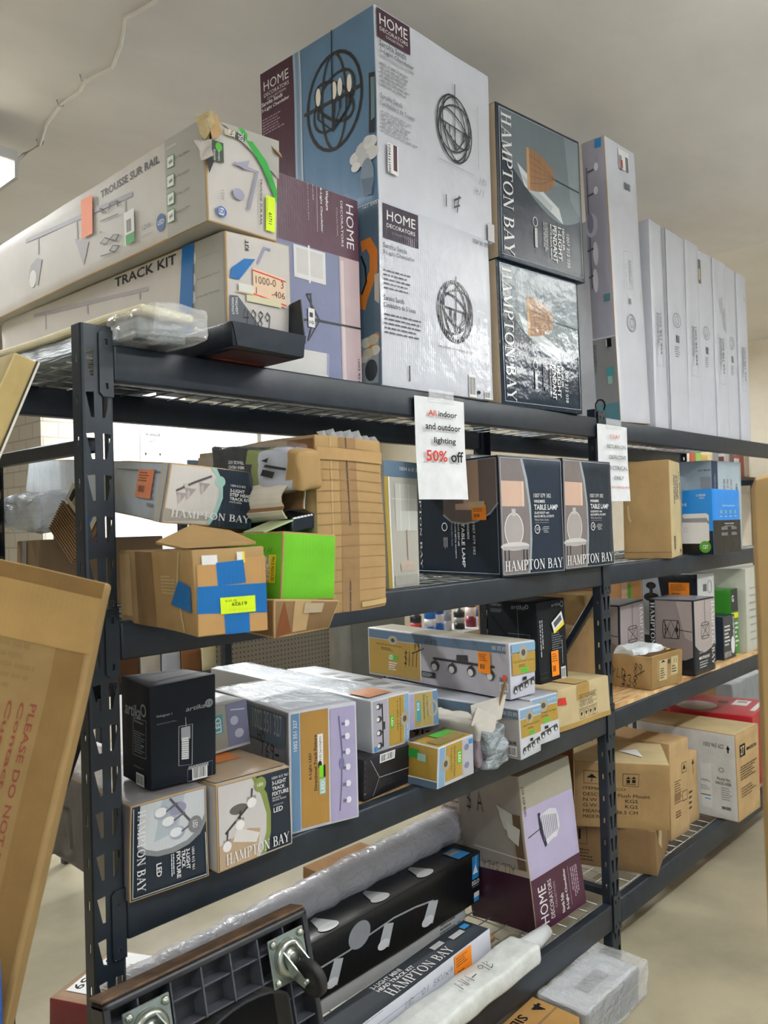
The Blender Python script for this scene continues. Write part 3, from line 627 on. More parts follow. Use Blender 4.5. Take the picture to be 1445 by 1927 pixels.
b.l('F', [(0.491, 0.432), (0.502, 0.314), (0.572, 0.309)], 0.004, 'ink')
b.l('F', [(0.424, 0.296), (0.572, 0.307), (0.996, 0.311)], 0.005, 'ink')
b.l('F', [(0.451, 0.427), (0.5, 0.433)], 0.004, 'ink')
b.l('F', [(0.501, 0.296), (0.456, 0.195)], 0.004, 'ink')
b.t('F', '1003 821', 0.957, 0.026, 0.976, 0.145, 'ink', -90, 'sans')
b.patch('price_tag_sticker')
b.r('F', 0.458, 0.263, 0.519, 0.359, 'paper')
b.t('F', '1', 0.469, 0.314, 0.502, 0.338, 'ink', 0, 'bold')
b.t('F', '10', 0.467, 0.279, 0.509, 0.297, 'ink', 0, 'bold')
b.r('F', 0.458, 0.359, 0.517, 0.36, 'red')
b.r('F', 0.46, 0.263, 0.519, 0.264, 'red')
b.done()

b = Box('track_light_box', 'long grey track kit box with blue tape, under the topmost long box', 'box', (0.994, -0.086, 1.9565, 0.016, 0.161, 1.04, 0.196, 0, 0), 'kit', 'matte', edge='kraftl', bul=0.002, jit=0.006, base_faces={'B': 'kitg'})
b.r('L', 0.93, 0.004, 0.996, 0.996, 'kitg')
b.t('L', 'TRACK KIT', 0.595, 0.85, 0.834, 0.962, '#3a3a40', 0, 'bold')
b.l('L', [(0.197, 0.901), (0.73, 0.691)], 0.009, '#a9a4ab')
b.l('L', [(0.261, 0.882), (0.259, 0.663)], 0.006, '#a9a4ab')
b.l('L', [(0.472, 0.803), (0.471, 0.667)], 0.006, '#a9a4ab')
b.l('L', [(0.696, 0.704), (0.695, 0.604)], 0.006, '#a9a4ab')
b.r('L', 0.895, 0.033, 0.994, 0.996, 'kitg')
b.e('L', 0.896, 0.831, 0.007, 0.070, 'paper', 0, 0, 0, 360)
b.t('L', '(1) 44 in White Track', 0.904, 0.801, 0.983, 0.811, 'greyd', 0, 'sans')
b.e('L', 0.894, 0.604, 0.007, 0.070, 'paper', 0, 0, 0, 360)
b.t('L', '(1) Floating Feed', 0.903, 0.575, 0.981, 0.592, 'greyd', 0, 'sans')
b.e('L', 0.892, 0.409, 0.007, 0.070, 'paper', 0, 0, 0, 360)
b.t('L', '(3) Adjustable Track Heads', 0.901, 0.381, 0.98, 0.404, 'greyd', 0, 'sans')
b.l('F', [(0.466, 0.715), (0.583, 0.9), (0.675, 0.893)], 0.006, '#8f8fa8')
b.t('F', 'KIT', 0.281, 0.83, 0.339, 0.945, '#3a3a40', 90, 'bold')
b.p('F', [(0.032, 0.323), (0.152, 0.331), (0.544, 0.004), (0.02, 0.008)], 'greyd')
b.t('F', 'LITHONIA', 0.059, 0.13, 0.093, 0.305, 'paper', 90, 'sans')
b.t('F', 'LIGHTING', 0.114, 0.138, 0.148, 0.313, 'paper', 90, 'sans')
b.t('F', '4989', 0.219, 0.023, 0.646, 0.219, 'ink', 0, 'hand')
b.patch('blue_tape')
b.p('L', [(0.86, 0.996), (0.901, 0.996), (0.887, 0.009), (0.839, 0.053)], 'bluetape')
b.patch('blue_tape')
b.p('F', [(0.061, 0.609), (0.255, 0.735), (0.425, 0.754), (0.176, 0.505), (0.039, 0.504)], 'bluetape')
b.patch('blue_tape')
b.r('B', 0.004, 0.86, 0.996, 0.915, 'bluetape')
b.patch('route_label', 'old orange bordered paper label')
b.p('F', [(0.38, 0.66), (0.9, 0.61), (0.9, 0.3), (0.38, 0.36)], '#dfc2a5')
b.p('F', [(0.38, 0.64), (0.9, 0.59), (0.9, 0.575), (0.38, 0.625)], 'red')
b.p('F', [(0.38, 0.39), (0.9, 0.335), (0.9, 0.32), (0.38, 0.375)], 'red')
b.t('F', '1000-0  3', 0.42, 0.5, 0.86, 0.58, '#38302c', 0, 'sans')
b.t('F', '1      -406', 0.42, 0.39, 0.88, 0.46, '#38302c', 0, 'sans')
b.patch('torn_label')
b.r('F', 0.275, 0.291, 0.817, 0.361, '#cfc8a8')
b.r('F', 0.157, 0.366, 0.381, 0.467, '#d6d4cf')
b.r('F', 0.12, 0.366, 0.381, 0.382, 'tan')
b.done()

b = Box('track_light_box', 'long grey track box with an orange patch and torn end, topmost of the long boxes', 'box', (0.947, -0.089, 2.1535, -0.004, 0.17, 1.07, 0.2035, 0, 0), 'kit', 'matte', edge='kraftl', bul=0.002, jit=0.007, base_faces={'B': 'kitg'})
b.r('L', 0.869, 0.004, 0.996, 0.996, 'kitg')
b.t('L', 'TROUSSE SUR RAIL', 0.611, 0.808, 0.849, 0.894, '#3a3a40', 0, 'bold')
b.l('L', [(0.237, 0.832), (0.744, 0.651)], 0.011, '#9f9ba6')
b.l('L', [(0.307, 0.785), (0.305, 0.565)], 0.006, '#9f9ba6')
b.l('L', [(0.503, 0.7), (0.506, 0.489)], 0.006, '#9f9ba6')
b.l('L', [(0.714, 0.638), (0.714, 0.494)], 0.006, '#9f9ba6')
b.p('L', [(0.299, 0.532), (0.325, 0.484), (0.301, 0.18), (0.248, 0.326), (0.262, 0.479)], '#a7a3a8')
b.e('L', 0.273, 0.296, 0.019, 0.111, '#dcdad8', 0, 0, 0, 360)
b.p('L', [(0.493, 0.506), (0.558, 0.393), (0.533, 0.144)], '#a7a3a8')
b.l('L', [(0.596, 0.855), (0.596, 0.756)], 0.003, '#55585e')
b.t('L', '12W', 0.778, 0.213, 0.811, 0.259, '#77777f', 0, 'sans')
b.ln('L', 0.779, 0.142, 0.828, 0.155, 3, '#8a8a90')
b.e('L', 0.847, 0.197, 0.016, 0.089, '#3b5f9c', 0, 0, 0, 360)
b.t('L', 'LED', 0.836, 0.178, 0.859, 0.225, 'paper', 0, 'bold')
b.p('L', [(0.878, 0.817), (0.902, 0.811), (0.901, 0.685), (0.877, 0.694)], 'greend')
b.p('L', [(0.879, 0.806), (0.9, 0.803), (0.899, 0.694), (0.878, 0.7)], 'paper')
b.p('L', [(0.883, 0.758), (0.895, 0.771), (0.897, 0.736), (0.884, 0.725)], 'grey')
b.t('L', '(1) Rail Blanc', 0.905, 0.739, 0.952, 0.77, 'greyd', 0, 'sans')
b.p('L', [(0.876, 0.623), (0.9, 0.619), (0.899, 0.492), (0.875, 0.499)], 'greend')
b.p('L', [(0.877, 0.612), (0.899, 0.611), (0.898, 0.501), (0.876, 0.506)], 'paper')
b.p('L', [(0.882, 0.565), (0.894, 0.578), (0.895, 0.543), (0.883, 0.532)], 'grey')
b.t('L', '(1) Alimentation', 0.903, 0.548, 0.951, 0.578, 'greyd', 0, 'sans')
b.p('L', [(0.874, 0.442), (0.899, 0.44), (0.898, 0.313), (0.873, 0.318)], 'greend')
b.p('L', [(0.876, 0.431), (0.897, 0.431), (0.896, 0.322), (0.875, 0.325)], 'paper')
b.p('L', [(0.88, 0.384), (0.892, 0.399), (0.893, 0.364), (0.881, 0.351)], 'grey')
b.t('L', '(3) Tetes de Rail', 0.902, 0.369, 0.949, 0.399, 'greyd', 0, 'sans')
b.p('L', [(0.873, 0.27), (0.897, 0.269), (0.896, 0.142), (0.872, 0.146)], 'greend')
b.p('L', [(0.874, 0.259), (0.896, 0.261), (0.895, 0.151), (0.873, 0.153)], 'paper')
b.p('L', [(0.879, 0.212), (0.891, 0.228), (0.892, 0.193), (0.88, 0.179)], 'grey')
b.t('L', 'Ampoules', 0.9, 0.198, 0.948, 0.229, 'greyd', 0, 'sans')
b.t('L', 'Contient', 0.876, 0.883, 0.911, 0.914, 'paper', 0, 'sans')
b.t('L', '51.89', 0.609, 0.117, 0.692, 0.698, 'ink', -90, 'hand')
b.patch('orange_patch', 'blank fluorescent orange sticker')
b.r('L', 0.531, 0.45, 0.581, 0.905, '#f07f3c')
b.patch('store_barcode_sticker')
b.r('L', 0.714, 0.132, 0.753, 0.482, 'paper')
b.bar('L', 0.721, 0.238, 0.743, 0.413, bg=None, vert=False)
b.r('L', 0.719, 0.132, 0.753, 0.236, 'greend')
b.patch('torn_corner')
b.p('F', [(0.004, 0.99), (0.12, 0.9), (0.06, 0.75), (0.1, 0.6), (0.02, 0.45), (0.004, 0.55)], '#2a2623')  # dark polygon stands in for the shaded hole behind the tear
b.p('F', [(0.004, 0.99), (0.07, 0.97), (0.04, 0.8), (0.07, 0.72), (0.004, 0.65)], 'tan')
b.patch("printed_front")
b.p('F', [(0.2, 0.996), (0.996, 0.996), (0.996, 0.62)], 'kitg')
b.p('F', [(0.42, 0.996), (0.5, 0.996), (0.82, 0.75), (0.97, 0.5), (0.97, 0.36), (0.75, 0.68)], 'greend')
b.r('F', 0.068, 0.595, 0.221, 0.791, '#3d4a3e')
b.e('F', 0.158, 0.740, 0.041, 0.043, 'green2', 0, 0, 0, 360)
b.t('F', 'Economies', 0.089, 0.59, 0.116, 0.701, 'paper', -90, 'sans')
b.t('F', 'energie', 0.142, 0.603, 0.169, 0.704, 'paper', -90, 'sans')
b.r('F', 0.243, 0.885, 0.376, 0.946, 'cream')
b.t('F', '11-45', 0.256, 0.874, 0.36, 0.946, 'ink', 0, 'sans')
b.r('F', 0.391, 0.877, 0.511, 0.944, '#3c423c')
b.t('F', '750', 0.421, 0.875, 0.494, 0.95, 'paper', -90, 'sans')
b.t('F', 'TROUSSE SUR RAIL', 0.713, 0.1, 0.745, 0.562, '#3a3a40', -90, 'bold')
b.l('F', [(0.357, 0.629), (0.682, 0.622), (0.55, 0.214)], 0.006, '#8f8da4')
b.p('F', [(0.357, 0.629), (0.57, 0.705), (0.533, 0.596)], '#9c9aae')
b.e('F', 0.410, 0.337, 0.081, 0.055, '#9c9aae', 0, 0, 0, 360)
b.e('F', 0.166, 0.114, 0.069, 0.050, '#3b5f9c', 0, 0, 0, 360)
b.t('F', 'LED', 0.128, 0.08, 0.204, 0.15, 'paper', 0, 'bold')
b.t('F', '12W', 0.168, 0.226, 0.207, 0.324, '#77777f', -90, 'sans')
TROUSSE = b
b.patch('lot_sticker', 'lime green lot sticker')
b.r('F', 0.801, 0.071, 0.935, 0.415, 'lime')
b.t('F', '61711', 0.839, 0.141, 0.889, 0.254, 'ink', -90, 'bold')
b.ln('F', 0.817, 0.071, 0.825, 0.396, 1, 'ink', vert=True)
b.done()

b = Box('track_light_box', 'flat navy box with an open end flap lying under the long grey boxes', 'box', (0.965, -0.13, 1.906, 0.0, 0.188, 1.0, 0.047, 0, 0), 'navyd', 'gloss')
b.r('B', 0.1, 0.86, 0.95, 0.98, '#4a2d2a')
b.ln('B', 0.2, 0.8, 0.9, 0.9, 3, '#b0553a')
b.patch('end_flap')
b.p('F', [(0.004, 0.98), (0.996, 0.98), (0.96, 0.02), (0.05, 0.05)], '#0e1a26')
b.done()

fl = bmesh.new(); fl.faces.new([fl.verts.new(p) for p in ((.189, .0, .03), (.189, .16, .04), (.184, .15, .105), (.19, .012, .125))]); o_ = obj('side_flap', fl, ink('navyd', 'gloss'), b.o); o_.modifiers.new('s', 'SOLIDIFY').thickness = .003

b = Box('pendant_box', 'navy pendant lamp carton with a rattan shade picture, upper of two', 'box', (2.08, 0.012, 2.353, -0.0801, 0.446, 0.41, 0.481, 0, 0), 'navy', 'gloss', group='navy pendant cartons on the top shelf', base_faces={'L': 'beige', 'T': 'navy'})
b.p('F', [(0.03, 0.975), (0.97, 0.975), (0.97, 0.428), (0.914, 0.404), (0.857, 0.385), (0.801, 0.37), (0.745, 0.362), (0.689, 0.362), (0.632, 0.371), (0.576, 0.386), (0.52, 0.405), (0.464, 0.429), (0.407, 0.457), (0.351, 0.489), (0.295, 0.525), (0.239, 0.564), (0.182, 0.606), (0.126, 0.651), (0.07, 0.7)], '#5f6c72')
b.p('F', [(0.8, 0.975), (0.97, 0.975), (0.97, 0.45), (0.85, 0.55)], '#768188')
b.p('F', [(0.295, 0.525), (0.745, 0.362), (0.7, 0.46), (0.42, 0.57), (0.22, 0.66)], '#c6ccce')
b.p('F', [(0.25, 0.6), (0.62, 0.46), (0.6, 0.42), (0.35, 0.5)], '#aab2b6')
b.p('F', [(0.33, 0.79), (0.364, 0.789), (0.41, 0.786), (0.454, 0.78), (0.495, 0.771), (0.533, 0.76), (0.567, 0.747), (0.597, 0.732), (0.621, 0.716), (0.64, 0.698), (0.653, 0.679), (0.659, 0.66), (0.659, 0.64), (0.653, 0.621), (0.64, 0.602), (0.621, 0.584), (0.597, 0.568), (0.567, 0.553), (0.533, 0.54), (0.495, 0.529), (0.454, 0.52), (0.41, 0.514), (0.364, 0.511), (0.33, 0.51)], '#8c6642')
b.p('F', [(0.33, 0.79), (0.36, 0.79), (0.36, 0.51), (0.33, 0.51)], '#b08b5e')
b.l('F', [(0.36, 0.557), (0.5, 0.583), (0.655, 0.65)], 0.0015, '#5a3d24')
b.l('F', [(0.36, 0.603), (0.5, 0.617), (0.655, 0.65)], 0.0015, '#5a3d24')
b.l('F', [(0.36, 0.65), (0.5, 0.65), (0.655, 0.65)], 0.0015, '#5a3d24')
b.l('F', [(0.36, 0.697), (0.5, 0.683), (0.655, 0.65)], 0.0015, '#5a3d24')
b.l('F', [(0.36, 0.743), (0.5, 0.717), (0.655, 0.65)], 0.0015, '#5a3d24')
b.l('F', [(0.42, 0.78), (0.42, 0.52)], 0.001, '#5a3d24')
b.l('F', [(0.48, 0.77), (0.48, 0.53)], 0.001, '#5a3d24')
b.l('F', [(0.54, 0.754), (0.54, 0.546)], 0.001, '#5a3d24')
b.l('F', [(0.6, 0.728), (0.6, 0.572)], 0.001, '#5a3d24')
b.l('F', [(0.66, 0.65), (0.97, 0.63)], 0.004, 'ink')
b.l('F', [(0.03, 0.975), (0.97, 0.975), (0.97, 0.03), (0.03, 0.03), (0.03, 0.975)], 0.002, '#b8c0c6')
b.t('F', 'HAMPTON BAY', 0.05, 0.03, 0.165, 0.95, 'paper', -90, 'serif')
b.t('F', '1007 212 038', 0.775, 0.07, 0.81, 0.3, 'paper', -90, 'sans')
b.t('F', 'HIGHLER', 0.725, 0.18, 0.75, 0.33, 'paper', -90, 'bold')
b.t('F', '1-LIGHT', 0.67, 0.1, 0.715, 0.33, 'paper', -90, 'bold')
b.t('F', 'PENDANT', 0.605, 0.08, 0.655, 0.33, 'paper', -90, 'bold')
b.t('F', 'MATTE BLACK FINISH', 0.575, 0.1, 0.592, 0.33, 'paper', -90, 'bold')
b.ln('F', 0.49, 0.1, 0.545, 0.33, 3, 'greyl', vert=True)
b.r('F', 0.39, 0.14, 0.42, 0.27, 'greyl')
b.e('F', 0.400, 0.310, 0.025, 0.030, 'paper', 0.002, 0, 0, 360)
b.done()

b = Box('pendant_box', 'navy pendant lamp carton with a rattan shade picture and torn shiny film, lower of two', 'box', (2.0743, 0.0182, 1.9045, -0.0917, 0.4171, 0.4, 0.4475, 0.0, 0.0), 'navy', 'wrap', group='navy pendant cartons on the top shelf', base_faces={'L': 'beige', 'T': 'navy'})
b.p('F', [(0.03, 0.975), (0.97, 0.975), (0.97, 0.428), (0.914, 0.404), (0.857, 0.385), (0.801, 0.37), (0.745, 0.362), (0.689, 0.362), (0.632, 0.371), (0.576, 0.386), (0.52, 0.405), (0.464, 0.429), (0.407, 0.457), (0.351, 0.489), (0.295, 0.525), (0.239, 0.564), (0.182, 0.606), (0.126, 0.651), (0.07, 0.7)], '#5f6c72')
b.p('F', [(0.8, 0.975), (0.97, 0.975), (0.97, 0.45), (0.85, 0.55)], '#768188')
b.p('F', [(0.295, 0.525), (0.745, 0.362), (0.7, 0.46), (0.42, 0.57), (0.22, 0.66)], '#c6ccce')
b.p('F', [(0.25, 0.6), (0.62, 0.46), (0.6, 0.42), (0.35, 0.5)], '#aab2b6')
b.p('F', [(0.33, 0.79), (0.364, 0.789), (0.41, 0.786), (0.454, 0.78), (0.495, 0.771), (0.533, 0.76), (0.567, 0.747), (0.597, 0.732), (0.621, 0.716), (0.64, 0.698), (0.653, 0.679), (0.659, 0.66), (0.659, 0.64), (0.653, 0.621), (0.64, 0.602), (0.621, 0.584), (0.597, 0.568), (0.567, 0.553), (0.533, 0.54), (0.495, 0.529), (0.454, 0.52), (0.41, 0.514), (0.364, 0.511), (0.33, 0.51)], '#8c6642')
b.p('F', [(0.33, 0.79), (0.36, 0.79), (0.36, 0.51), (0.33, 0.51)], '#b08b5e')
b.l('F', [(0.36, 0.557), (0.5, 0.583), (0.655, 0.65)], 0.0015, '#5a3d24')
b.l('F', [(0.36, 0.603), (0.5, 0.617), (0.655, 0.65)], 0.0015, '#5a3d24')
b.l('F', [(0.36, 0.65), (0.5, 0.65), (0.655, 0.65)], 0.0015, '#5a3d24')
b.l('F', [(0.36, 0.697), (0.5, 0.683), (0.655, 0.65)], 0.0015, '#5a3d24')
b.l('F', [(0.36, 0.743), (0.5, 0.717), (0.655, 0.65)], 0.0015, '#5a3d24')
b.l('F', [(0.42, 0.78), (0.42, 0.52)], 0.001, '#5a3d24')
b.l('F', [(0.48, 0.77), (0.48, 0.53)], 0.001, '#5a3d24')
b.l('F', [(0.54, 0.754), (0.54, 0.546)], 0.001, '#5a3d24')
b.l('F', [(0.6, 0.728), (0.6, 0.572)], 0.001, '#5a3d24')
b.l('F', [(0.66, 0.65), (0.97, 0.63)], 0.004, 'ink')
b.l('F', [(0.03, 0.975), (0.97, 0.975), (0.97, 0.03), (0.03, 0.03), (0.03, 0.975)], 0.002, '#b8c0c6')
b.t('F', 'HAMPTON BAY', 0.05, 0.03, 0.165, 0.95, 'paper', -90, 'serif')
b.t('F', '1007 212 038', 0.775, 0.07, 0.81, 0.3, 'paper', -90, 'sans')
b.t('F', 'HIGHLER', 0.725, 0.18, 0.75, 0.33, 'paper', -90, 'bold')
b.t('F', '1-LIGHT', 0.67, 0.1, 0.715, 0.33, 'paper', -90, 'bold')
b.t('F', 'PENDANT', 0.605, 0.08, 0.655, 0.33, 'paper', -90, 'bold')
b.t('F', 'MATTE BLACK FINISH', 0.575, 0.1, 0.592, 0.33, 'paper', -90, 'bold')
b.ln('F', 0.49, 0.1, 0.545, 0.33, 3, 'greyl', vert=True)
b.r('F', 0.39, 0.14, 0.42, 0.27, 'greyl')
b.e('F', 0.400, 0.310, 0.025, 0.030, 'paper', 0.002, 0, 0, 360)
b.done()

b = Box('track_light_box', 'tall leaning white carton with a lilac spotlight picture side, first of the tall row', 'box', (2.8287, 0.0138, 1.9046, -0.0191, 0.2461, 0.0894, 1.0641, -0.011, -0.0336), 'white', 'gloss', base_faces={'L': 'lilacg'}, edge='kraftl')
b.r('L', 0.004, 0.004, 0.996, 0.3, '#8d8d90')
b.r('L', 0.004, 0.004, 0.996, 0.07, '#5c8a94')
b.r('L', 0.004, 0.3, 0.996, 0.305, '#c9ccd6')
b.l('L', [(0.172, 0.909), (0.12, 0.482)], 0.006, '#70708a')
b.e('L', 0.587, 0.901, 0.093, 0.014, '#e4e4ec', 0, 0, 0, 360)
b.l('L', [(0.204, 0.891), (0.488, 0.894)], 0.008, '#55566e')
b.e('L', 0.523, 0.819, 0.093, 0.014, '#e4e4ec', 0, 0, 0, 360)
b.l('L', [(0.139, 0.808), (0.423, 0.811)], 0.008, '#55566e')
b.e('L', 0.353, 0.601, 0.115, 0.042, '#e4e4ec', 0, 0, 0, 360)
b.l('L', [(0.004, 0.616), (0.275, 0.621)], 0.008, '#55566e')
b.e('L', 0.280, 0.507, 0.116, 0.042, '#e4e4ec', 0, 0, 0, 360)
b.l('L', [(0.004, 0.522), (0.202, 0.527)], 0.008, '#55566e')
b.e('L', 0.245, 0.703, 0.275, 0.042, '#c9c9d8', 0, 0, 0, 360)
b.e('L', 0.204, 0.711, 0.138, 0.035, '#8f8fa6', 0, 0, 0, 360)
b.p('L', [(0.615, 0.996), (0.889, 0.993), (0.867, 0.963), (0.591, 0.966)], 'cyan')
b.p('L', [(0.609, 0.452), (0.884, 0.452), (0.865, 0.426), (0.617, 0.426)], '#5c8a94')
b.t('L', '6-Light LED Flush Mount', 0.004, 0.166, 0.004, 0.288, 'ink', 90, 'sans')
b.t('L', 'Directional Track Fixture', 0.004, 0.157, 0.004, 0.293, 'ink', 90, 'sans')
b.ln('L', 0.004, 0.173, 0.161, 0.283, 4, 'greyd', vert=True)
b.r('L', 0.58, 0.27, 0.809, 0.294, 'paper')
b.r('L', 0.628, 0.266, 0.824, 0.297, 'ink')
b.r('L', 0.55, 0.164, 0.846, 0.196, 'teal')
b.r('L', 0.572, 0.138, 0.762, 0.165, 'mint')
b.e('L', 0.172, 0.067, 0.203, 0.021, 'ink', 0.006, 0, 0, 360)
b.r('F', 0.412, 0.91, 0.76, 0.982, 'paper')
b.bar('F', 0.418, 0.897, 0.533, 0.968, bg=None, vert=False)
b.r('F', 0.488, 0.915, 0.543, 0.944, 'crimson')
b.bar('F', 0.63, 0.902, 0.743, 0.971, bg=None)
b.bar('F', 0.533, 0.838, 0.775, 0.872, bg=None)
b.t('F', '1003 905 092', 0.438, 0.485, 0.451, 0.57, 'ink', 90, 'bold')
b.l('F', [(0.396, 0.611), (0.705, 0.621), (0.652, 0.483), (0.352, 0.478), (0.396, 0.611)], 0.0015, 'grey')
b.ln('F', 0.538, 0.495, 0.638, 0.588, 4, 'grey', vert=True)
b.bar('F', 0.465, 0.424, 0.568, 0.45, bg=None)
b.e('F', 0.534, 0.361, 0.133, 0.029, 'grey', 0.005, 0, 0, 360)
b.e('F', 0.547, 0.361, 0.066, 0.016, 'grey', 0.004, 0, 0, 360)
b.done()

b = Box('tall_carton', 'tall white carton with a round seal, right behind the leaning carton', 'box', (2.952, 0.113, 1.905, 0, 0.159, 0.42, 0.826, 0, 0), 'white', 'gloss', group='tall white cartons on the top shelf', bul=0.0015, jit=0.003)
b.e('F', .5, .56, .2, .035, 'grey', .004)
b.e('F', .5, .56, .09, .022, 'grey', .003)
b.bar('F', 0.4, 0.44, 0.62, 0.49, bg=None)
b.ln('F', 0.35, 0.37, 0.62, 0.43, 5, 'grey')
b.done()

b = Box('tall_carton', 'tall white carton with a boxed text panel, directly left of the dark gap', 'box', (3.119, 0.01, 1.905, 0, 0.119, 0.42, 0.828, 0, 0), 'white', 'gloss', group='tall white cartons on the top shelf', bul=0.0015, jit=0.003)
b.l('F', [(0.25, 0.3), (0.75, 0.3), (0.75, 0.58), (0.25, 0.58), (0.25, 0.3)], 0.0015, 'grey')
b.t('F', '1003 821 834', 0.6, 0.36, 0.68, 0.56, 'ink', -90, 'bold')
b.ln('F', 0.32, 0.34, 0.55, 0.56, 5, 'grey', vert=True)
b.done()

b = Box('tall_carton', 'tall white carton with a round seal, directly right of the dark gap', 'box', (3.264, 0.01, 1.905, 0, 0.192, 0.42, 0.826, 0, 0), 'white', 'gloss', group='tall white cartons on the top shelf', bul=0.0015, jit=0.003)
b.e('F', .5, .56, .2, .035, 'grey', .004)
b.e('F', .5, .56, .09, .022, 'grey', .003)
b.bar('F', 0.4, 0.44, 0.62, 0.49, bg=None)
b.ln('F', 0.35, 0.37, 0.62, 0.43, 5, 'grey')
b.l('F', [(0.02, 0.004), (0.02, 0.996)], 0.004, 'ink')
b.done()

b = Box('tall_carton', 'tall white carton with a boxed text panel and black number, fourth of the row', 'box', (3.46, 0.01, 1.905, 0, 0.145, 0.42, 0.83, 0, 0), 'white', 'gloss', group='tall white cartons on the top shelf', bul=0.0015, jit=0.003)
b.l('F', [(0.25, 0.3), (0.75, 0.3), (0.75, 0.58), (0.25, 0.58), (0.25, 0.3)], 0.0015, 'grey')
b.t('F', '1003 821 834', 0.6, 0.36, 0.68, 0.56, 'ink', -90, 'bold')
b.ln('F', 0.32, 0.34, 0.55, 0.56, 5, 'grey', vert=True)
b.done()

b = Box('tall_carton', 'tall white carton with a photo strip near its top edge', 'box', (3.609, 0.018, 1.905, 0, 0.161, 0.42, 0.823, 0, 0), 'white', 'gloss', group='tall white cartons on the top shelf', bul=0.0015, jit=0.003)
b.e('F', .5, .56, .2, .035, 'grey', .004)
b.e('F', .5, .56, .09, .022, 'grey', .003)
b.bar('F', 0.4, 0.44, 0.62, 0.49, bg=None)
b.ln('F', 0.35, 0.37, 0.62, 0.43, 5, 'grey')
b.r('F', 0.02, 0.82, 0.25, 0.95, 'greyd')
b.r('F', 0.1, 0.84, 0.2, 0.9, 'tan')
b.done()

b = Box('tall_carton', 'tall white carton with grey smudges above its text panel', 'box', (3.774, 0.01, 1.905, 0, 0.146, 0.42, 0.822, 0, 0), 'white', 'gloss', group='tall white cartons on the top shelf', bul=0.0015, jit=0.003)
b.l('F', [(0.25, 0.3), (0.75, 0.3), (0.75, 0.58), (0.25, 0.58), (0.25, 0.3)], 0.0015, 'grey')
b.t('F', '1003 821 834', 0.6, 0.36, 0.68, 0.56, 'ink', -90, 'bold')
b.ln('F', 0.32, 0.34, 0.55, 0.56, 5, 'grey', vert=True)
b.p('F', [(0.6, 0.72), (0.85, 0.74), (0.9, 0.6), (0.75, 0.62)], '#a3a4ac')
b.p('F', [(0.4, 0.78), (0.7, 0.8), (0.75, 0.72), (0.5, 0.7)], '#b0b1b8')
b.done()

b = Box('tall_carton', 'tall white carton with a round seal, second from the right end', 'box', (3.924, 0.016, 1.905, 0, 0.141, 0.42, 0.818, 0, 0), 'white', 'gloss', group='tall white cartons on the top shelf', bul=0.0015, jit=0.003)
b.e('F', .5, .56, .2, .035, 'grey', .004)
b.e('F', .5, .56, .09, .022, 'grey', .003)
b.bar('F', 0.4, 0.44, 0.62, 0.49, bg=None)
b.ln('F', 0.35, 0.37, 0.62, 0.43, 5, 'grey')
b.done()

b = Box('tall_carton', 'tall white carton at the right end of the row', 'box', (4.069, 0.01, 1.905, 0, 0.126, 0.42, 0.812, 0, 0), 'white', 'gloss', group='tall white cartons on the top shelf', bul=0.0015, jit=0.003)
b.l('F', [(0.25, 0.3), (0.75, 0.3), (0.75, 0.58), (0.25, 0.58), (0.25, 0.3)], 0.0015, 'grey')
b.t('F', '1003 821 834', 0.6, 0.36, 0.68, 0.56, 'ink', -90, 'bold')
b.ln('F', 0.32, 0.34, 0.55, 0.56, 5, 'grey', vert=True)
b.p('F', [(0.75, 0.84), (0.8, 0.85), (0.7, 0.89)], '#77787f')
b.done()

# ---- cartons on the second shelf
b = Box('cardboard_box', 'brown cardboard box held shut with blue tape, overhanging beside the left post', 'box', (0.7497, -0.3057, 1.3836, -0.206, 0.119, 0.3807, 0.1364, 0.0, 0.0), 'kraft', 'kraft', bul=0.004, jit=0.006, grid=0.03)
b.r('L', 0.28, 0.004, 0.52, 0.996, 'kraftd')
b.r('L', 0.02, 0.1, 0.2, 0.95, 'kraftl')
b.l('L', [(0.86, 0.02), (0.8, 0.5), (0.86, 0.98)], 0.006, 'tan')
b.ln('L', 0.62, 0.45, 0.8, 0.7, 6, 'tan')
b.patch('front_flap')
b.p('F', [(0.052, 0.826), (0.996, 0.89), (0.996, 0.01), (0.004, 0.017)], '#b58e5c')
b.patch('paper_label')
b.r('F', 0.12, 0.82, 0.33, 0.93, 'paper')
b.patch('paper_label')
b.r('F', 0.6, 0.8, 0.68, 0.95, 'paper')
b.patch('yellow_sticker')
b.r('F', 0.68, 0.82, 0.71, 0.95, 'yellow')
b.patch('blue_tape')
b.p('F', [(0.031, 0.575), (0.996, 0.564), (0.996, 0.215), (0.007, 0.268)], 'bluetape')
b.patch('blue_tape')
b.p('F', [(0.307, 0.838), (0.687, 0.856), (0.708, 0.582), (0.313, 0.57)], 'bluetape')
b.patch('blue_tape')
b.p('F', [(0.375, 0.263), (0.733, 0.248), (0.734, 0.004), (0.381, 0.004)], 'bluetape')
b.patch('blue_tape')
b.p('L', [(0.841, 0.639), (0.971, 0.573), (0.964, 0.272), (0.73, 0.334)], 'bluetape')
b.patch('lot_sticker', 'lime green lot sticker reading upside down', lift=0.002)
b.r('F', 0.329, 0.241, 0.823, 0.429, 'lime')
b.t('F', '61929', 0.487, 0.325, 0.701, 0.369, 'ink', 180, 'bold')
b.t('F', 'ID 2418', 0.399, 0.378, 0.554, 0.398, 'ink', 180, 'sans')
b.t('F', 'Auction Surplus', 0.434, 0.278, 0.803, 0.282, 'ink', 180, 'sans')
b.patch('top_flap')
b.r('T', 0.02, 0.02, 0.98, 0.5, 'kraftl')
b.done()

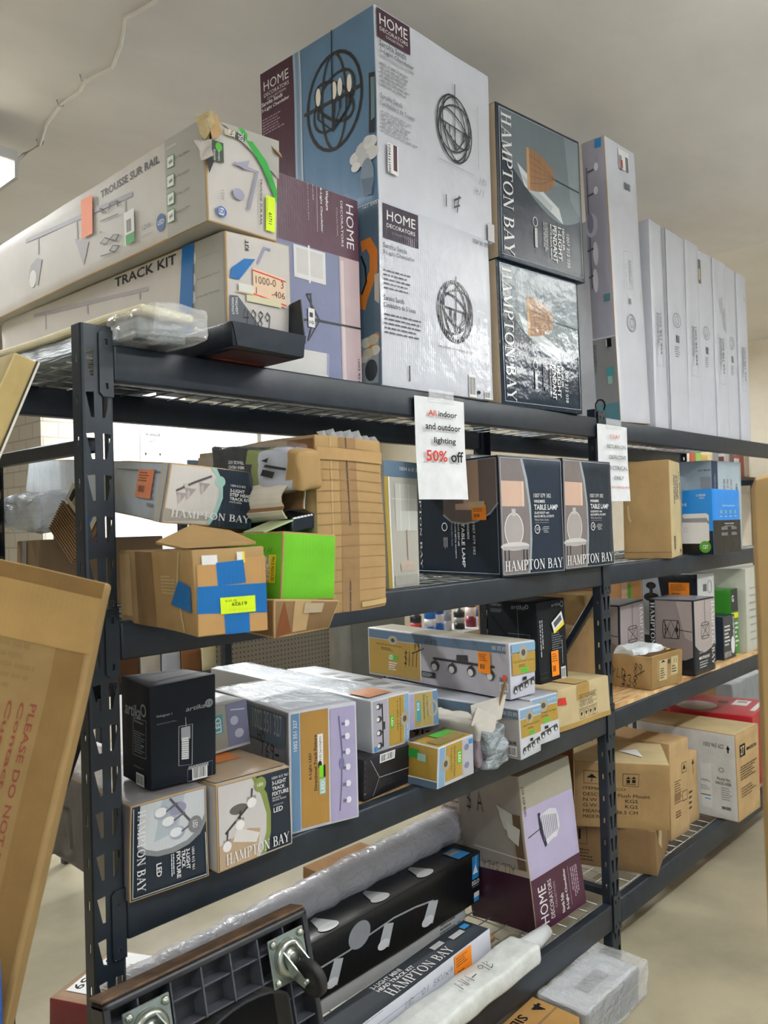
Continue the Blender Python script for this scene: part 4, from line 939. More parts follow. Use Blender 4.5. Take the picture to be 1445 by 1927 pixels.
fl = bmesh.new(); vs = [fl.verts.new(p) for p in ((0, 0, 0), (.12, .01, .008), (.125, .12, .028), (.06, .14, .04), (-.01, .13, .012))]
fl.faces.new(vs); o_ = obj('open_flap', fl, ink('kraft', 'kraft'), b.o, (0.0, .02, b.h+.004)); o_.modifiers.new('s', 'SOLIDIFY').thickness = .004

b = Box('cardboard_box', 'bright green box with a yellow price reduced sticker', 'box', (0.929, -0.298, 1.426, -0.031, 0.1256, 0.3, 0.121, 0, 0.061), '#68b42c', 'kraft', bul=0.002, edge='kraft')
b.t('L', 'IN', 0.823, 0.694, 0.904, 0.768, 'ink', 0, 'hand')
b.patch('price_sticker', 'yellow price reduced sticker')
b.r('L', 0.881, 0.264, 0.949, 0.666, 'yellow')
b.t('L', 'PRICE REDUCED', 0.91, 0.287, 0.938, 0.637, 'ink', -90, 'bold')
b.patch('handwritten_label')
b.r('L', 0.834, 0.275, 0.893, 0.636, '#efe9d0')
b.t('L', 'WAS', 0.862, 0.535, 0.885, 0.636, 'ink', -90, 'bold')
b.t('L', '2089', 0.851, 0.275, 0.896, 0.505, 'ink', -90, 'hand')
b.done()

b = Box('cardboard_box', 'crumpled brown cardboard box squashed under the green box', 'box', (0.906, -0.308, 1.363, 0.029, 0.147, 0.29, 0.058, 0.05, 0), 'kraftd', 'kraft', bul=0.009, jit=0.01, grid=0.02, edge='kraftl')
b.r('F', 0.3, 0.1, 0.55, 0.95, 'kraftl')
b.p('F', [(0.02, 0.02), (0.15, 0.95), (0.28, 0.1)], 'rust')
b.patch('clear_tape')
b.r('F', 0.45, 0.6, 0.75, 0.9, '#b9a88c')
b.done()

b = Box('cardboard_box', 'big brown carton with rib-like creases and clear tape, second shelf centre', 'box', (1.0585, -0.2585, 1.3864, 0.0123, 0.1853, 0.3714, 0.3391, 0.0, 0.0), 'kraft', 'kraft', bul=0.006, jit=0.008, grid=0.025, base_faces={'L': '#9b8a72'})
b.r('F', 0.33, 0.004, 0.58, 0.996, '#8f7350')
b.r('F', 0.2, 0.004, 0.22, 0.996, 'kraftl')
b.l('F', [(0.44, 0.004), (0.45, 0.5), (0.43, 0.996)], 0.004, '#55473a')
b.l('F', [(0.004, 0.05), (0.5, 0.055), (0.996, 0.048)], 0.0012, '#8c7350')  # thin darker lines put the soft shade of the folds into the colour
b.l('F', [(0.004, 0.113), (0.5, 0.118), (0.996, 0.111)], 0.0012, '#8c7350')
b.l('F', [(0.004, 0.176), (0.5, 0.181), (0.996, 0.174)], 0.0012, '#8c7350')
b.l('F', [(0.004, 0.239), (0.5, 0.244), (0.996, 0.237)], 0.0012, '#8c7350')
b.l('F', [(0.004, 0.302), (0.5, 0.307), (0.996, 0.3)], 0.0012, '#8c7350')
b.l('F', [(0.004, 0.365), (0.5, 0.37), (0.996, 0.363)], 0.0012, '#8c7350')
b.l('F', [(0.004, 0.428), (0.5, 0.433), (0.996, 0.426)], 0.0012, '#8c7350')
b.l('F', [(0.004, 0.491), (0.5, 0.496), (0.996, 0.489)], 0.0012, '#8c7350')
b.l('F', [(0.004, 0.554), (0.5, 0.559), (0.996, 0.552)], 0.0012, '#8c7350')
b.l('F', [(0.004, 0.617), (0.5, 0.622), (0.996, 0.615)], 0.0012, '#8c7350')
b.l('F', [(0.004, 0.68), (0.5, 0.685), (0.996, 0.678)], 0.0012, '#8c7350')
b.l('F', [(0.004, 0.743), (0.5, 0.748), (0.996, 0.741)], 0.0012, '#8c7350')
b.l('F', [(0.004, 0.806), (0.5, 0.811), (0.996, 0.804)], 0.0012, '#8c7350')
b.l('F', [(0.004, 0.869), (0.5, 0.874), (0.996, 0.867)], 0.0012, '#8c7350')
b.l('F', [(0.004, 0.932), (0.5, 0.937), (0.996, 0.93)], 0.0012, '#8c7350')
b.patch('clear_tape')
b.r('F', 0.004, 0.86, 0.996, 0.93, '#a98a5e')
b.patch('clear_tape')
b.r('F', 0.6, 0.02, 0.98, 0.05, '#b9a070')
b.patch('brown_tape')
b.r('L', 0.8, 0.85, 0.996, 0.98, '#7b5536')
b.patch('clear_tape')
b.r('L', 0.004, 0.9, 0.6, 0.97, '#a3937c')
b.patch('torn_flap')
b.p('L', [(0.86, 0.6), (0.996, 0.55), (0.996, 0.72), (0.93, 0.7)], 'kraftl')
b.done()

torn = bmesh.new(); r_ = random.Random(3)
for k in range(7):
    x = .02+.024*k; h = .012+.016*r_.random(); vs = [torn.verts.new(p) for p in ((x, .0, 0), (x+.026, .004, 0), (x+.022, .012, h), (x+.008, .02, h*.8))]; torn.faces.new(vs)
o_ = obj('torn_film_edge', torn, film(), b.o, (0, .01, b.h)); o_.modifiers.new('s', 'SOLIDIFY').thickness = .001

b = Box('track_light_box', 'long grey and navy step head track box wrapped in clear film, on the second shelf', 'box', (0.819, -0.104, 1.569, -0.24, 0.166, 1.379, 0.109, 0.088, 0.112), 'kitw', 'wrap', edge='kraftl', base_faces={'L': '#c0cad4', 'B': 'navyd'}, bul=0.003)  # pale blue left side: the film's reflection is put into the colour
b.p('F', [(0.506, 0.983), (0.589, 0.827), (0.634, 0.561), (0.597, 0.28), (0.512, 0.012), (0.996, 0.004), (0.996, 0.996)], 'navy')
b.p('F', [(0.004, 0.257), (0.477, 0.161), (0.552, 0.103), (0.004, 0.043)], '#9d9587')
b.p('F', [(0.477, 0.984), (0.543, 0.983), (0.63, 0.766), (0.644, 0.494), (0.59, 0.211), (0.522, 0.031), (0.482, 0.032), (0.56, 0.292), (0.606, 0.556), (0.566, 0.823)], 'mint')
b.e('F', 0.598, 0.767, 0.061, 0.095, 'mint', 0, 0, 0, 360)
b.l('F', [(0.104, 0.547), (0.295, 0.707), (0.493, 0.844)], 0.004, '#55504c')
b.l('F', [(0.192, 0.622), (0.231, 0.652)], 0.01, '#c0b8b2')
b.p('F', [(0.105, 0.524), (0.23, 0.518), (0.159, 0.359)], '#9d9390')
b.e('F', 0.148, 0.414, 0.018, 0.076, '#b8aeaa', 0, 0, 0, 360)
b.p('F', [(0.2, 0.607), (0.326, 0.601), (0.254, 0.441)], '#9d9390')
b.e('F', 0.243, 0.497, 0.018, 0.076, '#b8aeaa', 0, 0, 0, 360)
b.p('F', [(0.352, 0.717), (0.48, 0.713), (0.407, 0.551)], '#9d9390')
b.e('F', 0.395, 0.606, 0.018, 0.077, '#b8aeaa', 0, 0, 0, 360)
b.t('F', 'HAMPTON BAY', 0.086, 0.112, 0.974, 0.237, 'paper', 0, 'serif')
b.t('F', '1004 612 875', 0.725, 0.71, 0.905, 0.748, 'paper', 0, 'sans')
b.t('F', '3-LIGHT', 0.721, 0.616, 0.898, 0.671, 'paper', 0, 'bold')
b.t('F', 'STEP HEAD', 0.721, 0.547, 0.982, 0.602, 'paper', 0, 'bold')
b.t('F', 'TRACK KIT', 0.722, 0.478, 0.965, 0.53, 'paper', 0, 'bold')
b.t('F', 'WHITE FINISH', 0.721, 0.433, 0.865, 0.461, 'paper', 0, 'sans')
b.r('L', 0.97, 0.004, 0.996, 0.996, '#c9c6bf')
b.ln('L', 0.93, 0.2, 0.96, 0.9, 6, 'grey')
b.l('L', [(0.75, 0.85), (0.97, 0.83)], 0.002, '#6f7c88')
b.patch('price_sticker', 'orange barcode sticker under film')
b.r('L', 0.873, 0.358, 0.945, 0.859, '#ee8f68')
b.bar('L', 0.882, 0.433, 0.916, 0.583, bg=None)
b.ln('L', 0.88, 0.633, 0.938, 0.819, 4, 'rust')
b.done()

b = Box('pendant_box', 'narrow grey pendant lamp carton with a blue top band, half hidden by the sale sign', 'box', (1.5524, 0.0279, 1.3867, -0.0015, 0.1321, 0.4, 0.3313, 0.0, 0.0), '#aaa89e', 'gloss', group=None)
b.r('F', 0.004, 0.87, 0.996, 0.996, 'slate')
b.r('F', 0.004, 0.004, 0.14, 0.87, '#9c8633')
b.r('F', 0.12, 0.004, 0.16, 0.87, '#ddd')
b.t('F', '1004 618 3', 0.469, 0.925, 0.97, 0.955, 'paper', 0, 'sans')
b.r('F', 0.3, 0.45, 0.95, 0.82, '#b9bab3')
b.l('F', [(0.45, 0.45), (0.45, 0.82)], 0.003, '#cfcfc9')
b.l('F', [(0.7, 0.45), (0.7, 0.82)], 0.003, '#cfcfc9')
b.l('F', [(0.2, 0.7), (0.95, 0.7)], 0.002, '#cfcfc9')
b.l('F', [(0.62, 0.46), (0.63, 0.2)], 0.003, '#8a7466')
b.e('F', 0.620, 0.180, 0.230, 0.035, '#b8a89a', 0, 0, 0, 360)
b.r('F', 0.4, 0.13, 0.84, 0.18, '#b0a196')
b.r('F', 0.2, 0.02, 0.9, 0.1, '#9c9b92')
b.done()

b = Box('table_lamp_box', 'navy table lamp carton with an orange price sticker on its side, left of the two', 'box', (2.0123, -0.0044, 1.387, -0.1702, 0.282, 0.3779, 0.3584, 0.0, 0.0), 'navy', 'gloss', group='navy table lamp cartons', base_faces={'T': '#8f8a88'})
b.p('F', [(0.004, 0.02), (0.43, 0.02), (0.47, 0.3), (0.45, 0.6), (0.38, 0.85), (0.33, 0.98), (0.004, 0.98)], 'lampgrey')
b.p('F', [(0.33, 0.98), (0.37, 0.98), (0.43, 0.82), (0.475, 0.58), (0.48, 0.3), (0.455, 0.1), (0.43, 0.02), (0.405, 0.02), (0.44, 0.2), (0.455, 0.4), (0.44, 0.6), (0.39, 0.82)], '#97a0a4')
b.r('F', 0.03, 0.58, 0.37, 0.79, '#c9aa96')
b.r('F', 0.34, 0.58, 0.37, 0.79, '#d9c0ae')
b.e('F', 0.200, 0.385, 0.140, 0.140, '#a19b99', 0, 0, 0, 360)
b.e('F', 0.200, 0.385, 0.140, 0.140, '#dcdad6', 0.003, 0, 0, 360)
b.r('F', 0.17, 0.5, 0.23, 0.56, '#b9b5b2')
b.e('F', 0.210, 0.250, 0.220, 0.035, '#c6c4c2', 0, 0, 0, 360)
b.r('F', 0.02, 0.22, 0.42, 0.25, '#a9a5a4')
b.l('F', [(0.05, 0.22), (0.05, 0.06)], 0.004, '#1c1d20')
b.l('F', [(0.11, 0.22), (0.11, 0.06)], 0.004, '#1c1d20')
b.l('F', [(0.34, 0.22), (0.34, 0.06)], 0.004, '#1c1d20')
b.l('F', [(0.39, 0.22), (0.39, 0.06)], 0.004, '#1c1d20')
b.t('F', '1007 079 382', 0.52, 0.655, 0.8, 0.69, 'paper', 0, 'sans')
b.t('F', 'WINDMERE', 0.52, 0.61, 0.7, 0.635, 'paper', 0, 'bold')
b.t('F', 'TABLE LAMP', 0.52, 0.55, 0.91, 0.595, 'paper', 0, 'bold')
b.t('F', 'GLASS BODY with', 0.52, 0.515, 0.76, 0.535, 'paper', 0, 'bold')
b.t('F', 'BLACK METAL ACCENTS', 0.52, 0.485, 0.84, 0.505, 'paper', 0, 'bold')
b.t('F', 'White Fabric Shade', 0.52, 0.455, 0.75, 0.475, 'greyl', 0, 'sans')
b.l('F', [(0.52, 0.44), (0.75, 0.44)], 0.0012, 'grey')
b.e('F', 0.560, 0.385, 0.040, 0.035, 'paper', 0.0025, 0, 0, 360)
b.t('F', 'LED - 1', 0.545, 0.375, 0.65, 0.4, 'paper', 0, 'sans')
b.ln('F', 0.66, 0.35, 0.76, 0.41, 4, 'greyl')
b.t('F', 'HAMPTON BAY', 0.04, 0.045, 0.96, 0.135, 'paper', 0, 'serif')
b.l('F', [(0.02, 0.98), (0.98, 0.98), (0.98, 0.02), (0.02, 0.02), (0.02, 0.98)], 0.0018, '#b8c0c6')
b.p('L', [(0.35, 0.98), (0.99, 0.98), (0.99, 0.6), (0.9, 0.52), (0.75, 0.46), (0.6, 0.44), (0.45, 0.46), (0.35, 0.52)], '#6f6360')
b.p('L', [(0.6, 0.98), (0.78, 0.98), (0.78, 0.62), (0.6, 0.62)], '#b99a86')
b.p('L', [(0.5, 0.62), (0.78, 0.62), (0.7, 0.56), (0.5, 0.57)], '#c9ac98')
b.l('L', [(0.35, 0.53), (0.45, 0.465), (0.6, 0.445), (0.75, 0.465), (0.9, 0.525), (0.99, 0.61)], 0.006, '#97a0a4')
b.t('L', 'HAMPTON BAY', 0.042, 0.051, 0.068, 0.957, 'paper', -90, 'serif')
b.t('L', '1007 079 382', 0.697, 0.183, 0.724, 0.452, 'paper', -90, 'sans')
b.t('L', 'WINDMERE', 0.631, 0.313, 0.657, 0.453, 'paper', -90, 'bold')
b.t('L', 'TABLE LAMP', 0.565, 0.074, 0.602, 0.454, 'paper', -90, 'bold')
b.t('L', 'GLASS BODY with', 0.521, 0.255, 0.541, 0.455, 'paper', -90, 'bold')
b.t('L', 'BLACK METAL ACCENTS', 0.486, 0.147, 0.501, 0.456, 'paper', -90, 'bold')
b.t('L', 'White Fabric Shade', 0.444, 0.255, 0.459, 0.457, 'greyl', -90, 'sans')
b.ln('L', 0.343, 0.229, 0.399, 0.331, 4, 'greyl', vert=True)
b.e('L', 0.363, 0.424, 0.031, 0.034, 'paper', 0.003, 0, 0, 360)
b.l('L', [(0.02, 0.98), (0.98, 0.98), (0.98, 0.03), (0.02, 0.03)], 0.002, '#b8c0c6')
b.patch('price_sticker')
b.r('L', 0.698, 0.473, 0.862, 0.599, 'orange')
b.bar('L', 0.718, 0.492, 0.796, 0.53, bg=None)
b.ln('L', 0.715, 0.542, 0.846, 0.589, 4, 'rust')
b.patch('peeling_label')
b.r('L', 0.67, 0.578, 0.845, 0.629, '#c9b089')
b.done()

b = Box('table_lamp_box', 'navy table lamp carton next to the electrical return notice, right of the two', 'box', (2.335, -0.0276, 1.3867, -0.0219, 0.3227, 0.4, 0.3607, 0.0, 0.0), 'navy', 'gloss', group='navy table lamp cartons', base_faces={'T': '#8f8a88'})
b.p('F', [(0.004, 0.02), (0.43, 0.02), (0.47, 0.3), (0.45, 0.6), (0.38, 0.85), (0.33, 0.98), (0.004, 0.98)], 'lampgrey')
b.p('F', [(0.33, 0.98), (0.37, 0.98), (0.43, 0.82), (0.475, 0.58), (0.48, 0.3), (0.455, 0.1), (0.43, 0.02), (0.405, 0.02), (0.44, 0.2), (0.455, 0.4), (0.44, 0.6), (0.39, 0.82)], '#97a0a4')
b.r('F', 0.03, 0.58, 0.37, 0.79, '#c9aa96')
b.r('F', 0.34, 0.58, 0.37, 0.79, '#d9c0ae')
b.e('F', 0.200, 0.385, 0.140, 0.140, '#a19b99', 0, 0, 0, 360)
b.e('F', 0.200, 0.385, 0.140, 0.140, '#dcdad6', 0.003, 0, 0, 360)
b.r('F', 0.17, 0.5, 0.23, 0.56, '#b9b5b2')
b.e('F', 0.210, 0.250, 0.220, 0.035, '#c6c4c2', 0, 0, 0, 360)
b.r('F', 0.02, 0.22, 0.42, 0.25, '#a9a5a4')
b.l('F', [(0.05, 0.22), (0.05, 0.06)], 0.004, '#1c1d20')
b.l('F', [(0.11, 0.22), (0.11, 0.06)], 0.004, '#1c1d20')
b.l('F', [(0.34, 0.22), (0.34, 0.06)], 0.004, '#1c1d20')
b.l('F', [(0.39, 0.22), (0.39, 0.06)], 0.004, '#1c1d20')
b.t('F', '1007 079 382', 0.52, 0.655, 0.8, 0.69, 'paper', 0, 'sans')
b.t('F', 'WINDMERE', 0.52, 0.61, 0.7, 0.635, 'paper', 0, 'bold')
b.t('F', 'TABLE LAMP', 0.52, 0.55, 0.91, 0.595, 'paper', 0, 'bold')
b.t('F', 'GLASS BODY with', 0.52, 0.515, 0.76, 0.535, 'paper', 0, 'bold')
b.t('F', 'BLACK METAL ACCENTS', 0.52, 0.485, 0.84, 0.505, 'paper', 0, 'bold')
b.t('F', 'White Fabric Shade', 0.52, 0.455, 0.75, 0.475, 'greyl', 0, 'sans')
b.l('F', [(0.52, 0.44), (0.75, 0.44)], 0.0012, 'grey')
b.e('F', 0.560, 0.385, 0.040, 0.035, 'paper', 0.0025, 0, 0, 360)
b.t('F', 'LED - 1', 0.545, 0.375, 0.65, 0.4, 'paper', 0, 'sans')
b.ln('F', 0.66, 0.35, 0.76, 0.41, 4, 'greyl')
b.t('F', 'HAMPTON BAY', 0.04, 0.045, 0.96, 0.135, 'paper', 0, 'serif')
b.l('F', [(0.02, 0.98), (0.98, 0.98), (0.98, 0.02), (0.02, 0.02), (0.02, 0.98)], 0.0018, '#b8c0c6')
b.t('F', '39 89', 0.52, 0.87, 0.72, 0.93, '#070c12', 0, 'hand')
b.done()

b = Box('cardboard_box', 'plain tall brown carton on the second shelf of the far bay', 'box', (3.126, -0.0344, 1.3865, 0.2509, 0.288, 0.1786, 0.3884, 0.0, 0.0), 'kraft', 'kraft', base_faces={'F': 'tan'})  # front coloured lighter than the side, its lighting put into the colour
b.l('L', [(0.1, 0.55), (0.12, 0.42), (0.16, 0.38)], 0.006, 'tan')
b.r('L', 0.004, 0.06, 0.996, 0.07, 'kraftd')
b.t('F', '9 0 3', 0.82, 0.82, 0.9, 0.9, 'ink', -90, 'bold')
b.ln('F', 0.3, 0.45, 0.75, 0.85, 3, 'greyd', vert=True)
b.ln('F', 0.85, 0.55, 0.93, 0.78, 1, 'ink', vert=True)
b.ln('F', 0.2, 0.08, 0.4, 0.22, 1, 'ink', vert=True)
b.p('F', [(0.75, 0.08), (0.85, 0.06), (0.8, 0.03)], 'ink')
b.done()

b = Box('cardboard_box', 'slim white carton with a number down its side, wedged behind the lamp boxes', 'box', (2.72, 0.06, 1.387, 0, 0.12, 0.3, 0.3, 0, 0), '#aeb1b8', 'gloss')
b.t('F', '101221 4972', 0.55, 0.03, 0.8, 0.5, 'greyd', -90, 'sans')
b.p('F', [(0.004, 0.5), (0.6, 0.95), (0.004, 0.98)], '#8f96a8')
b.done()

b = Box('cardboard_box', 'large pale blue-grey carton standing behind the blue speaker box', 'box', (3.82, 0.07, 1.387, -0.02, 0.36, 0.44, 0.42, 0, 0), '#a9bac4', 'gloss')
b.t('L', '1002 788 483', 0.862, 0.883, 0.996, 0.901, 'ink', 0, 'sans')
b.r('L', 0.883, 0.673, 0.996, 0.819, '#9da0a8')
b.r('F', 0.004, 0.004, 0.2, 0.996, '#1e3350')
b.t('F', 'replacement', 0.08, 0.6, 0.14, 0.85, '#8fa2c0', -90, 'sans')
b.t('F', 'APPROVED', 0.8, 0.4, 0.86, 0.75, 'ink', 90, 'bold')
b.ln('F', 0.35, 0.3, 0.7, 0.8, 3, 'grey', vert=True)
b.l('F', [(0.3, 0.25), (0.35, 0.32), (0.28, 0.35), (0.35, 0.18)], 0.003, 'ink')
b.done()

b = Box('speaker_box', 'blue and black speaker box with a white speaker picture', 'box', (3.4464, -0.0759, 1.3861, -0.0239, 0.306, 0.1301, 0.2741, 0.0, 0.0), 'lumblue', 'gloss', group=None)
b.r('L', 0.004, 0.004, 0.996, 0.36, 'black')
b.p('L', [(0.004, 0.6), (0.06, 0.63), (0.8, 0.63), (0.88, 0.6), (0.88, 0.22), (0.75, 0.17), (0.004, 0.17)], '#dcdce0')
b.p('L', [(0.004, 0.6), (0.06, 0.56), (0.8, 0.56), (0.88, 0.5), (0.88, 0.46), (0.8, 0.49), (0.004, 0.5)], '#8c8c94')
b.e('L', 0.120, 0.380, 0.050, 0.040, '#b8b8c0', 0.002, 0, 0, 360)
b.e('L', 0.740, 0.120, 0.180, 0.090, '#4d9a2f', 0, 0, 0, 360)
b.t('L', 'CBT', 0.66, 0.09, 0.84, 0.15, 'paper', 0, 'bold')
b.t('L', 'nt', 0.004, 0.752, 0.169, 0.799, 'paper', 0, 'sans')
b.t('L', 'CLUBZONE', 0.48, 0.891, 0.787, 0.924, 'paper', 0, 'ital')
b.ln('L', 0.584, 0.851, 0.769, 0.879, 2, 'paper')
b.r('F', 0.004, 0.004, 0.996, 0.52, 'black')
b.t('F', 'Underlying features', 0.35, 0.73, 0.8, 0.76, 'paper', 0, 'sans')
b.ln('F', 0.25, 0.62, 0.35, 0.68, 3, '#a9d0a0')
b.ln('F', 0.25, 0.57, 0.35, 0.59, 1, 'paper')
b.ln('F', 0.42, 0.62, 0.52, 0.68, 3, '#a9d0a0')
b.ln('F', 0.42, 0.57, 0.52, 0.59, 1, 'paper')
b.ln('F', 0.59, 0.62, 0.69, 0.68, 3, '#a9d0a0')
b.ln('F', 0.59, 0.57, 0.69, 0.59, 1, 'paper')
b.ln('F', 0.76, 0.62, 0.86, 0.68, 3, '#a9d0a0')
b.ln('F', 0.76, 0.57, 0.86, 0.59, 1, 'paper')
b.t('F', 'Outdoor Speaker', 0.4, 0.45, 0.75, 0.48, 'paper', 0, 'bold')
b.ln('F', 0.38, 0.42, 0.78, 0.435, 1, 'greyl')
b.ln('F', 0.28, 0.28, 0.55, 0.33, 3, 'greyl')
b.ln('F', 0.28, 0.37, 0.55, 0.42, 3, 'greyl')
b.ln('F', 0.64, 0.28, 0.85, 0.33, 3, 'greyl')
b.ln('F', 0.64, 0.37, 0.85, 0.42, 3, 'greyl')
b.done()

# ---- cartons on the third shelf, near bay
b = Box('track_light_box', 'navy track fixture box with sideways white lettering, under the black pendant box', 'box', (0.7886, -0.0214, 0.8717, -0.0526, 0.169, 0.9, 0.1796, -0.0, 0.0), 'navy', 'wrap', group='navy three-light track fixture boxes', edge='kraftl', base_faces={'L': '#8d8a8c', 'T': '#8d8a8c'}, bul=0.003, jit=0.006)
b.p('F', [(0.12, 0.98), (0.98, 0.98), (0.98, 0.62), (0.9, 0.5), (0.75, 0.42), (0.55, 0.38), (0.35, 0.39), (0.2, 0.44), (0.1, 0.5)], '#7e8284')
b.p('F', [(0.12, 0.98), (0.96, 0.98), (0.96, 0.7), (0.88, 0.56), (0.72, 0.47), (0.52, 0.44), (0.33, 0.45), (0.2, 0.5), (0.1, 0.58)], '#c3c8cc')
b.p('F', [(0.4, 0.98), (0.7, 0.98), (0.6, 0.6), (0.3, 0.55)], '#a9b4bc')
b.e('F', 0.600, 0.840, 0.120, 0.070, '#8f8fa8', 0, 0, 0, 360)
b.l('F', [(0.5, 0.97), (0.8, 0.63)], 0.005, '#4f5058')
b.e('F', 0.500, 0.720, 0.100, 0.070, '#9ea2ae', 0, 0, 0, 360)
b.e('F', 0.480, 0.730, 0.080, 0.050, '#e0e2e4', 0, 0, 0, 360)
b.l('F', [(0.55, 0.72), (0.7, 0.78)], 0.004, '#5d5f68')
b.e('F', 0.600, 0.580, 0.100, 0.070, '#9ea2ae', 0, 0, 0, 360)
b.e('F', 0.580, 0.590, 0.080, 0.050, '#e0e2e4', 0, 0, 0, 360)
b.l('F', [(0.65, 0.58), (0.8, 0.64)], 0.004, '#5d5f68')
b.e('F', 0.400, 0.840, 0.100, 0.070, '#9ea2ae', 0, 0, 0, 360)
b.e('F', 0.380, 0.850, 0.080, 0.050, '#e0e2e4', 0, 0, 0, 360)
b.l('F', [(0.45, 0.84), (0.6, 0.9)], 0.004, '#5d5f68')
b.e('F', 0.830, 0.620, 0.090, 0.090, '#74787a', 0, 0, 0, 360)
b.t('F', 'LED', 0.8, 0.58, 0.86, 0.66, 'paper', -90, 'sans')
b.t('F', 'HAMPTON BAY', 0.085, 0.08, 0.19, 0.93, 'paper', -90, 'serif')
b.t('F', '1004 415 961', 0.775, 0.14, 0.81, 0.38, 'paper', -90, 'sans')
b.t('F', '3-LIGHT', 0.7, 0.16, 0.75, 0.38, 'paper', -90, 'bold')
b.t('F', 'TRACK', 0.64, 0.19, 0.69, 0.38, 'paper', -90, 'bold')
b.t('F', 'FIXTURE', 0.575, 0.1, 0.625, 0.38, 'paper', -90, 'bold')
b.ln('F', 0.5, 0.1, 0.55, 0.37, 2, 'paper', vert=True)
b.t('F', 'LED', 0.32, 0.18, 0.385, 0.32, 'paper', -90, 'bold')
b.l('F', [(0.03, 0.97), (0.03, 0.04), (0.96, 0.04), (0.96, 0.5)], 0.0018, '#b8c0c6')
b.l('L', [(0.3, 0.6), (0.7, 0.62), (0.72, 0.2)], 0.006, '#5a585c')
b.ln('L', 0.1, 0.1, 0.3, 0.4, 5, '#6f6c70')
b.done()

b = Box('track_light_box', 'navy and white track fixture box with an olive stripe, right of the black pendant box', 'box', (0.9675, -0.0342, 0.8716, -0.0151, 0.1924, 0.4, 0.1717, 0.0, 0.0), 'navy', 'gloss', group='navy three-light track fixture boxes', edge='kraftl', base_faces={'L': 'kitw', 'T': 'kitw'}, bul=0.002)
b.p('F', [(0.02, 0.02), (0.58, 0.02), (0.66, 0.25), (0.66, 0.5), (0.6, 0.75), (0.46, 0.98), (0.02, 0.98)], '#c5c2c0')
b.p('F', [(0.46, 0.98), (0.52, 0.98), (0.66, 0.75), (0.71, 0.5), (0.7, 0.25), (0.63, 0.02), (0.55, 0.02), (0.64, 0.28), (0.65, 0.5), (0.58, 0.75)], 'olive')
b.p('F', [(0.02, 0.02), (0.5, 0.02), (0.56, 0.35), (0.4, 0.4), (0.02, 0.3)], '#b49c80')
b.p('F', [(0.25, 0.45), (0.55, 0.3), (0.5, 0.2), (0.2, 0.3)], '#d6d2ce')
b.e('F', 0.280, 0.660, 0.120, 0.060, '#5f5a58', 0, 0, 0, 360)
b.l('F', [(0.1, 0.42), (0.5, 0.74)], 0.005, '#3a3836')
b.r('F', 0.07, 0.27, 0.17, 0.35, '#8d8986')
b.e('F', 0.120, 0.270, 0.055, 0.060, '#e6e4e2', 0, 0, 0, 360)
b.l('F', [(0.12, 0.34), (0.13, 0.44)], 0.004, '#3a3836')
b.r('F', 0.235, 0.47, 0.345, 0.55, '#8d8986')
b.e('F', 0.290, 0.470, 0.060, 0.060, '#e6e4e2', 0, 0, 0, 360)
b.l('F', [(0.29, 0.54), (0.3, 0.64)], 0.004, '#3a3836')
b.r('F', 0.393, 0.69, 0.508, 0.77, '#8d8986')
b.e('F', 0.450, 0.690, 0.063, 0.060, '#e6e4e2', 0, 0, 0, 360)
b.l('F', [(0.45, 0.76), (0.46, 0.86)], 0.004, '#3a3836')
b.e('F', 0.570, 0.880, 0.080, 0.090, 'olive', 0, 0, 0, 360)
b.t('F', 'LED', 0.53, 0.86, 0.61, 0.895, 'paper', 0, 'bold')
b.t('F', '1004 415 961', 0.73, 0.89, 0.96, 0.925, 'paper', 0, 'sans')
b.t('F', '3-LIGHT', 0.73, 0.82, 0.93, 0.87, 'paper', 0, 'bold')
b.t('F', 'TRACK', 0.73, 0.755, 0.91, 0.8, 'paper', 0, 'bold')
b.t('F', 'FIXTURE', 0.73, 0.685, 0.96, 0.735, 'paper', 0, 'bold')
b.t('F', 'BRUSHED', 0.73, 0.65, 0.85, 0.67, 'paper', 0, 'sans')
b.t('F', 'NICKEL FINISH', 0.73, 0.62, 0.92, 0.64, 'paper', 0, 'sans')
b.t('F', 'INTEGRATED', 0.74, 0.56, 0.88, 0.58, 'greyl', 0, 'sans')
b.t('F', 'LED', 0.74, 0.48, 0.87, 0.54, 'paper', 0, 'bold')
b.t('F', 'HAMPTON BAY', 0.1, 0.06, 0.95, 0.19, 'paper', 0, 'serif')
b.l('F', [(0.98, 0.97), (0.98, 0.03), (0.5, 0.03)], 0.0018, '#b8c0c6')
b.r('T', 0.02, 0.02, 0.98, 0.6, '#b39c7e')
b.patch('price_sticker', 'orange price sticker on the top')
b.r('T', 0.2, 0.3, 0.8, 0.75, '#e0812f')
b.done()

b = Box('pendant_box', 'black pendant light box stacked beside the left post', 'box', (0.852, 0.015, 1.054, -0.111, 0.145, 0.135, 0.203, 0, 0), 'navyd', 'matte', base_faces={'L': '#0f1620', 'T': '#1a2028'})
b.t('F', 'Hologram 1', 0.099, 0.684, 0.323, 0.714, 'greyl', 0, 'sans')
b.ln('F', 0.097, 0.619, 0.428, 0.63, 3, 'grey')
b.t('F', 'artika', 0.529, 0.689, 0.83, 0.734, '#8f9498', 0, 'ital')
b.e('F', 0.887, 0.724, 0.049, 0.031, '#8f9498', 0.004, 0, 0, 360)
b.e('F', 0.887, 0.724, 0.014, 0.013, '#8f9498', 0.003, 0, 0, 360)
b.l('F', [(0.524, 0.636), (0.529, 0.546)], 0.0012, 'greyl')
b.l('F', [(0.42, 0.56), (0.626, 0.556), (0.614, 0.162), (0.411, 0.178), (0.42, 0.56)], 0.0012, 'greyl')
b.r('F', 0.452, 0.42, 0.593, 0.543, '#9fa2a6')
b.l('F', [(0.459, 0.435), (0.568, 0.427)], 0.0035, '#d8dcdc')
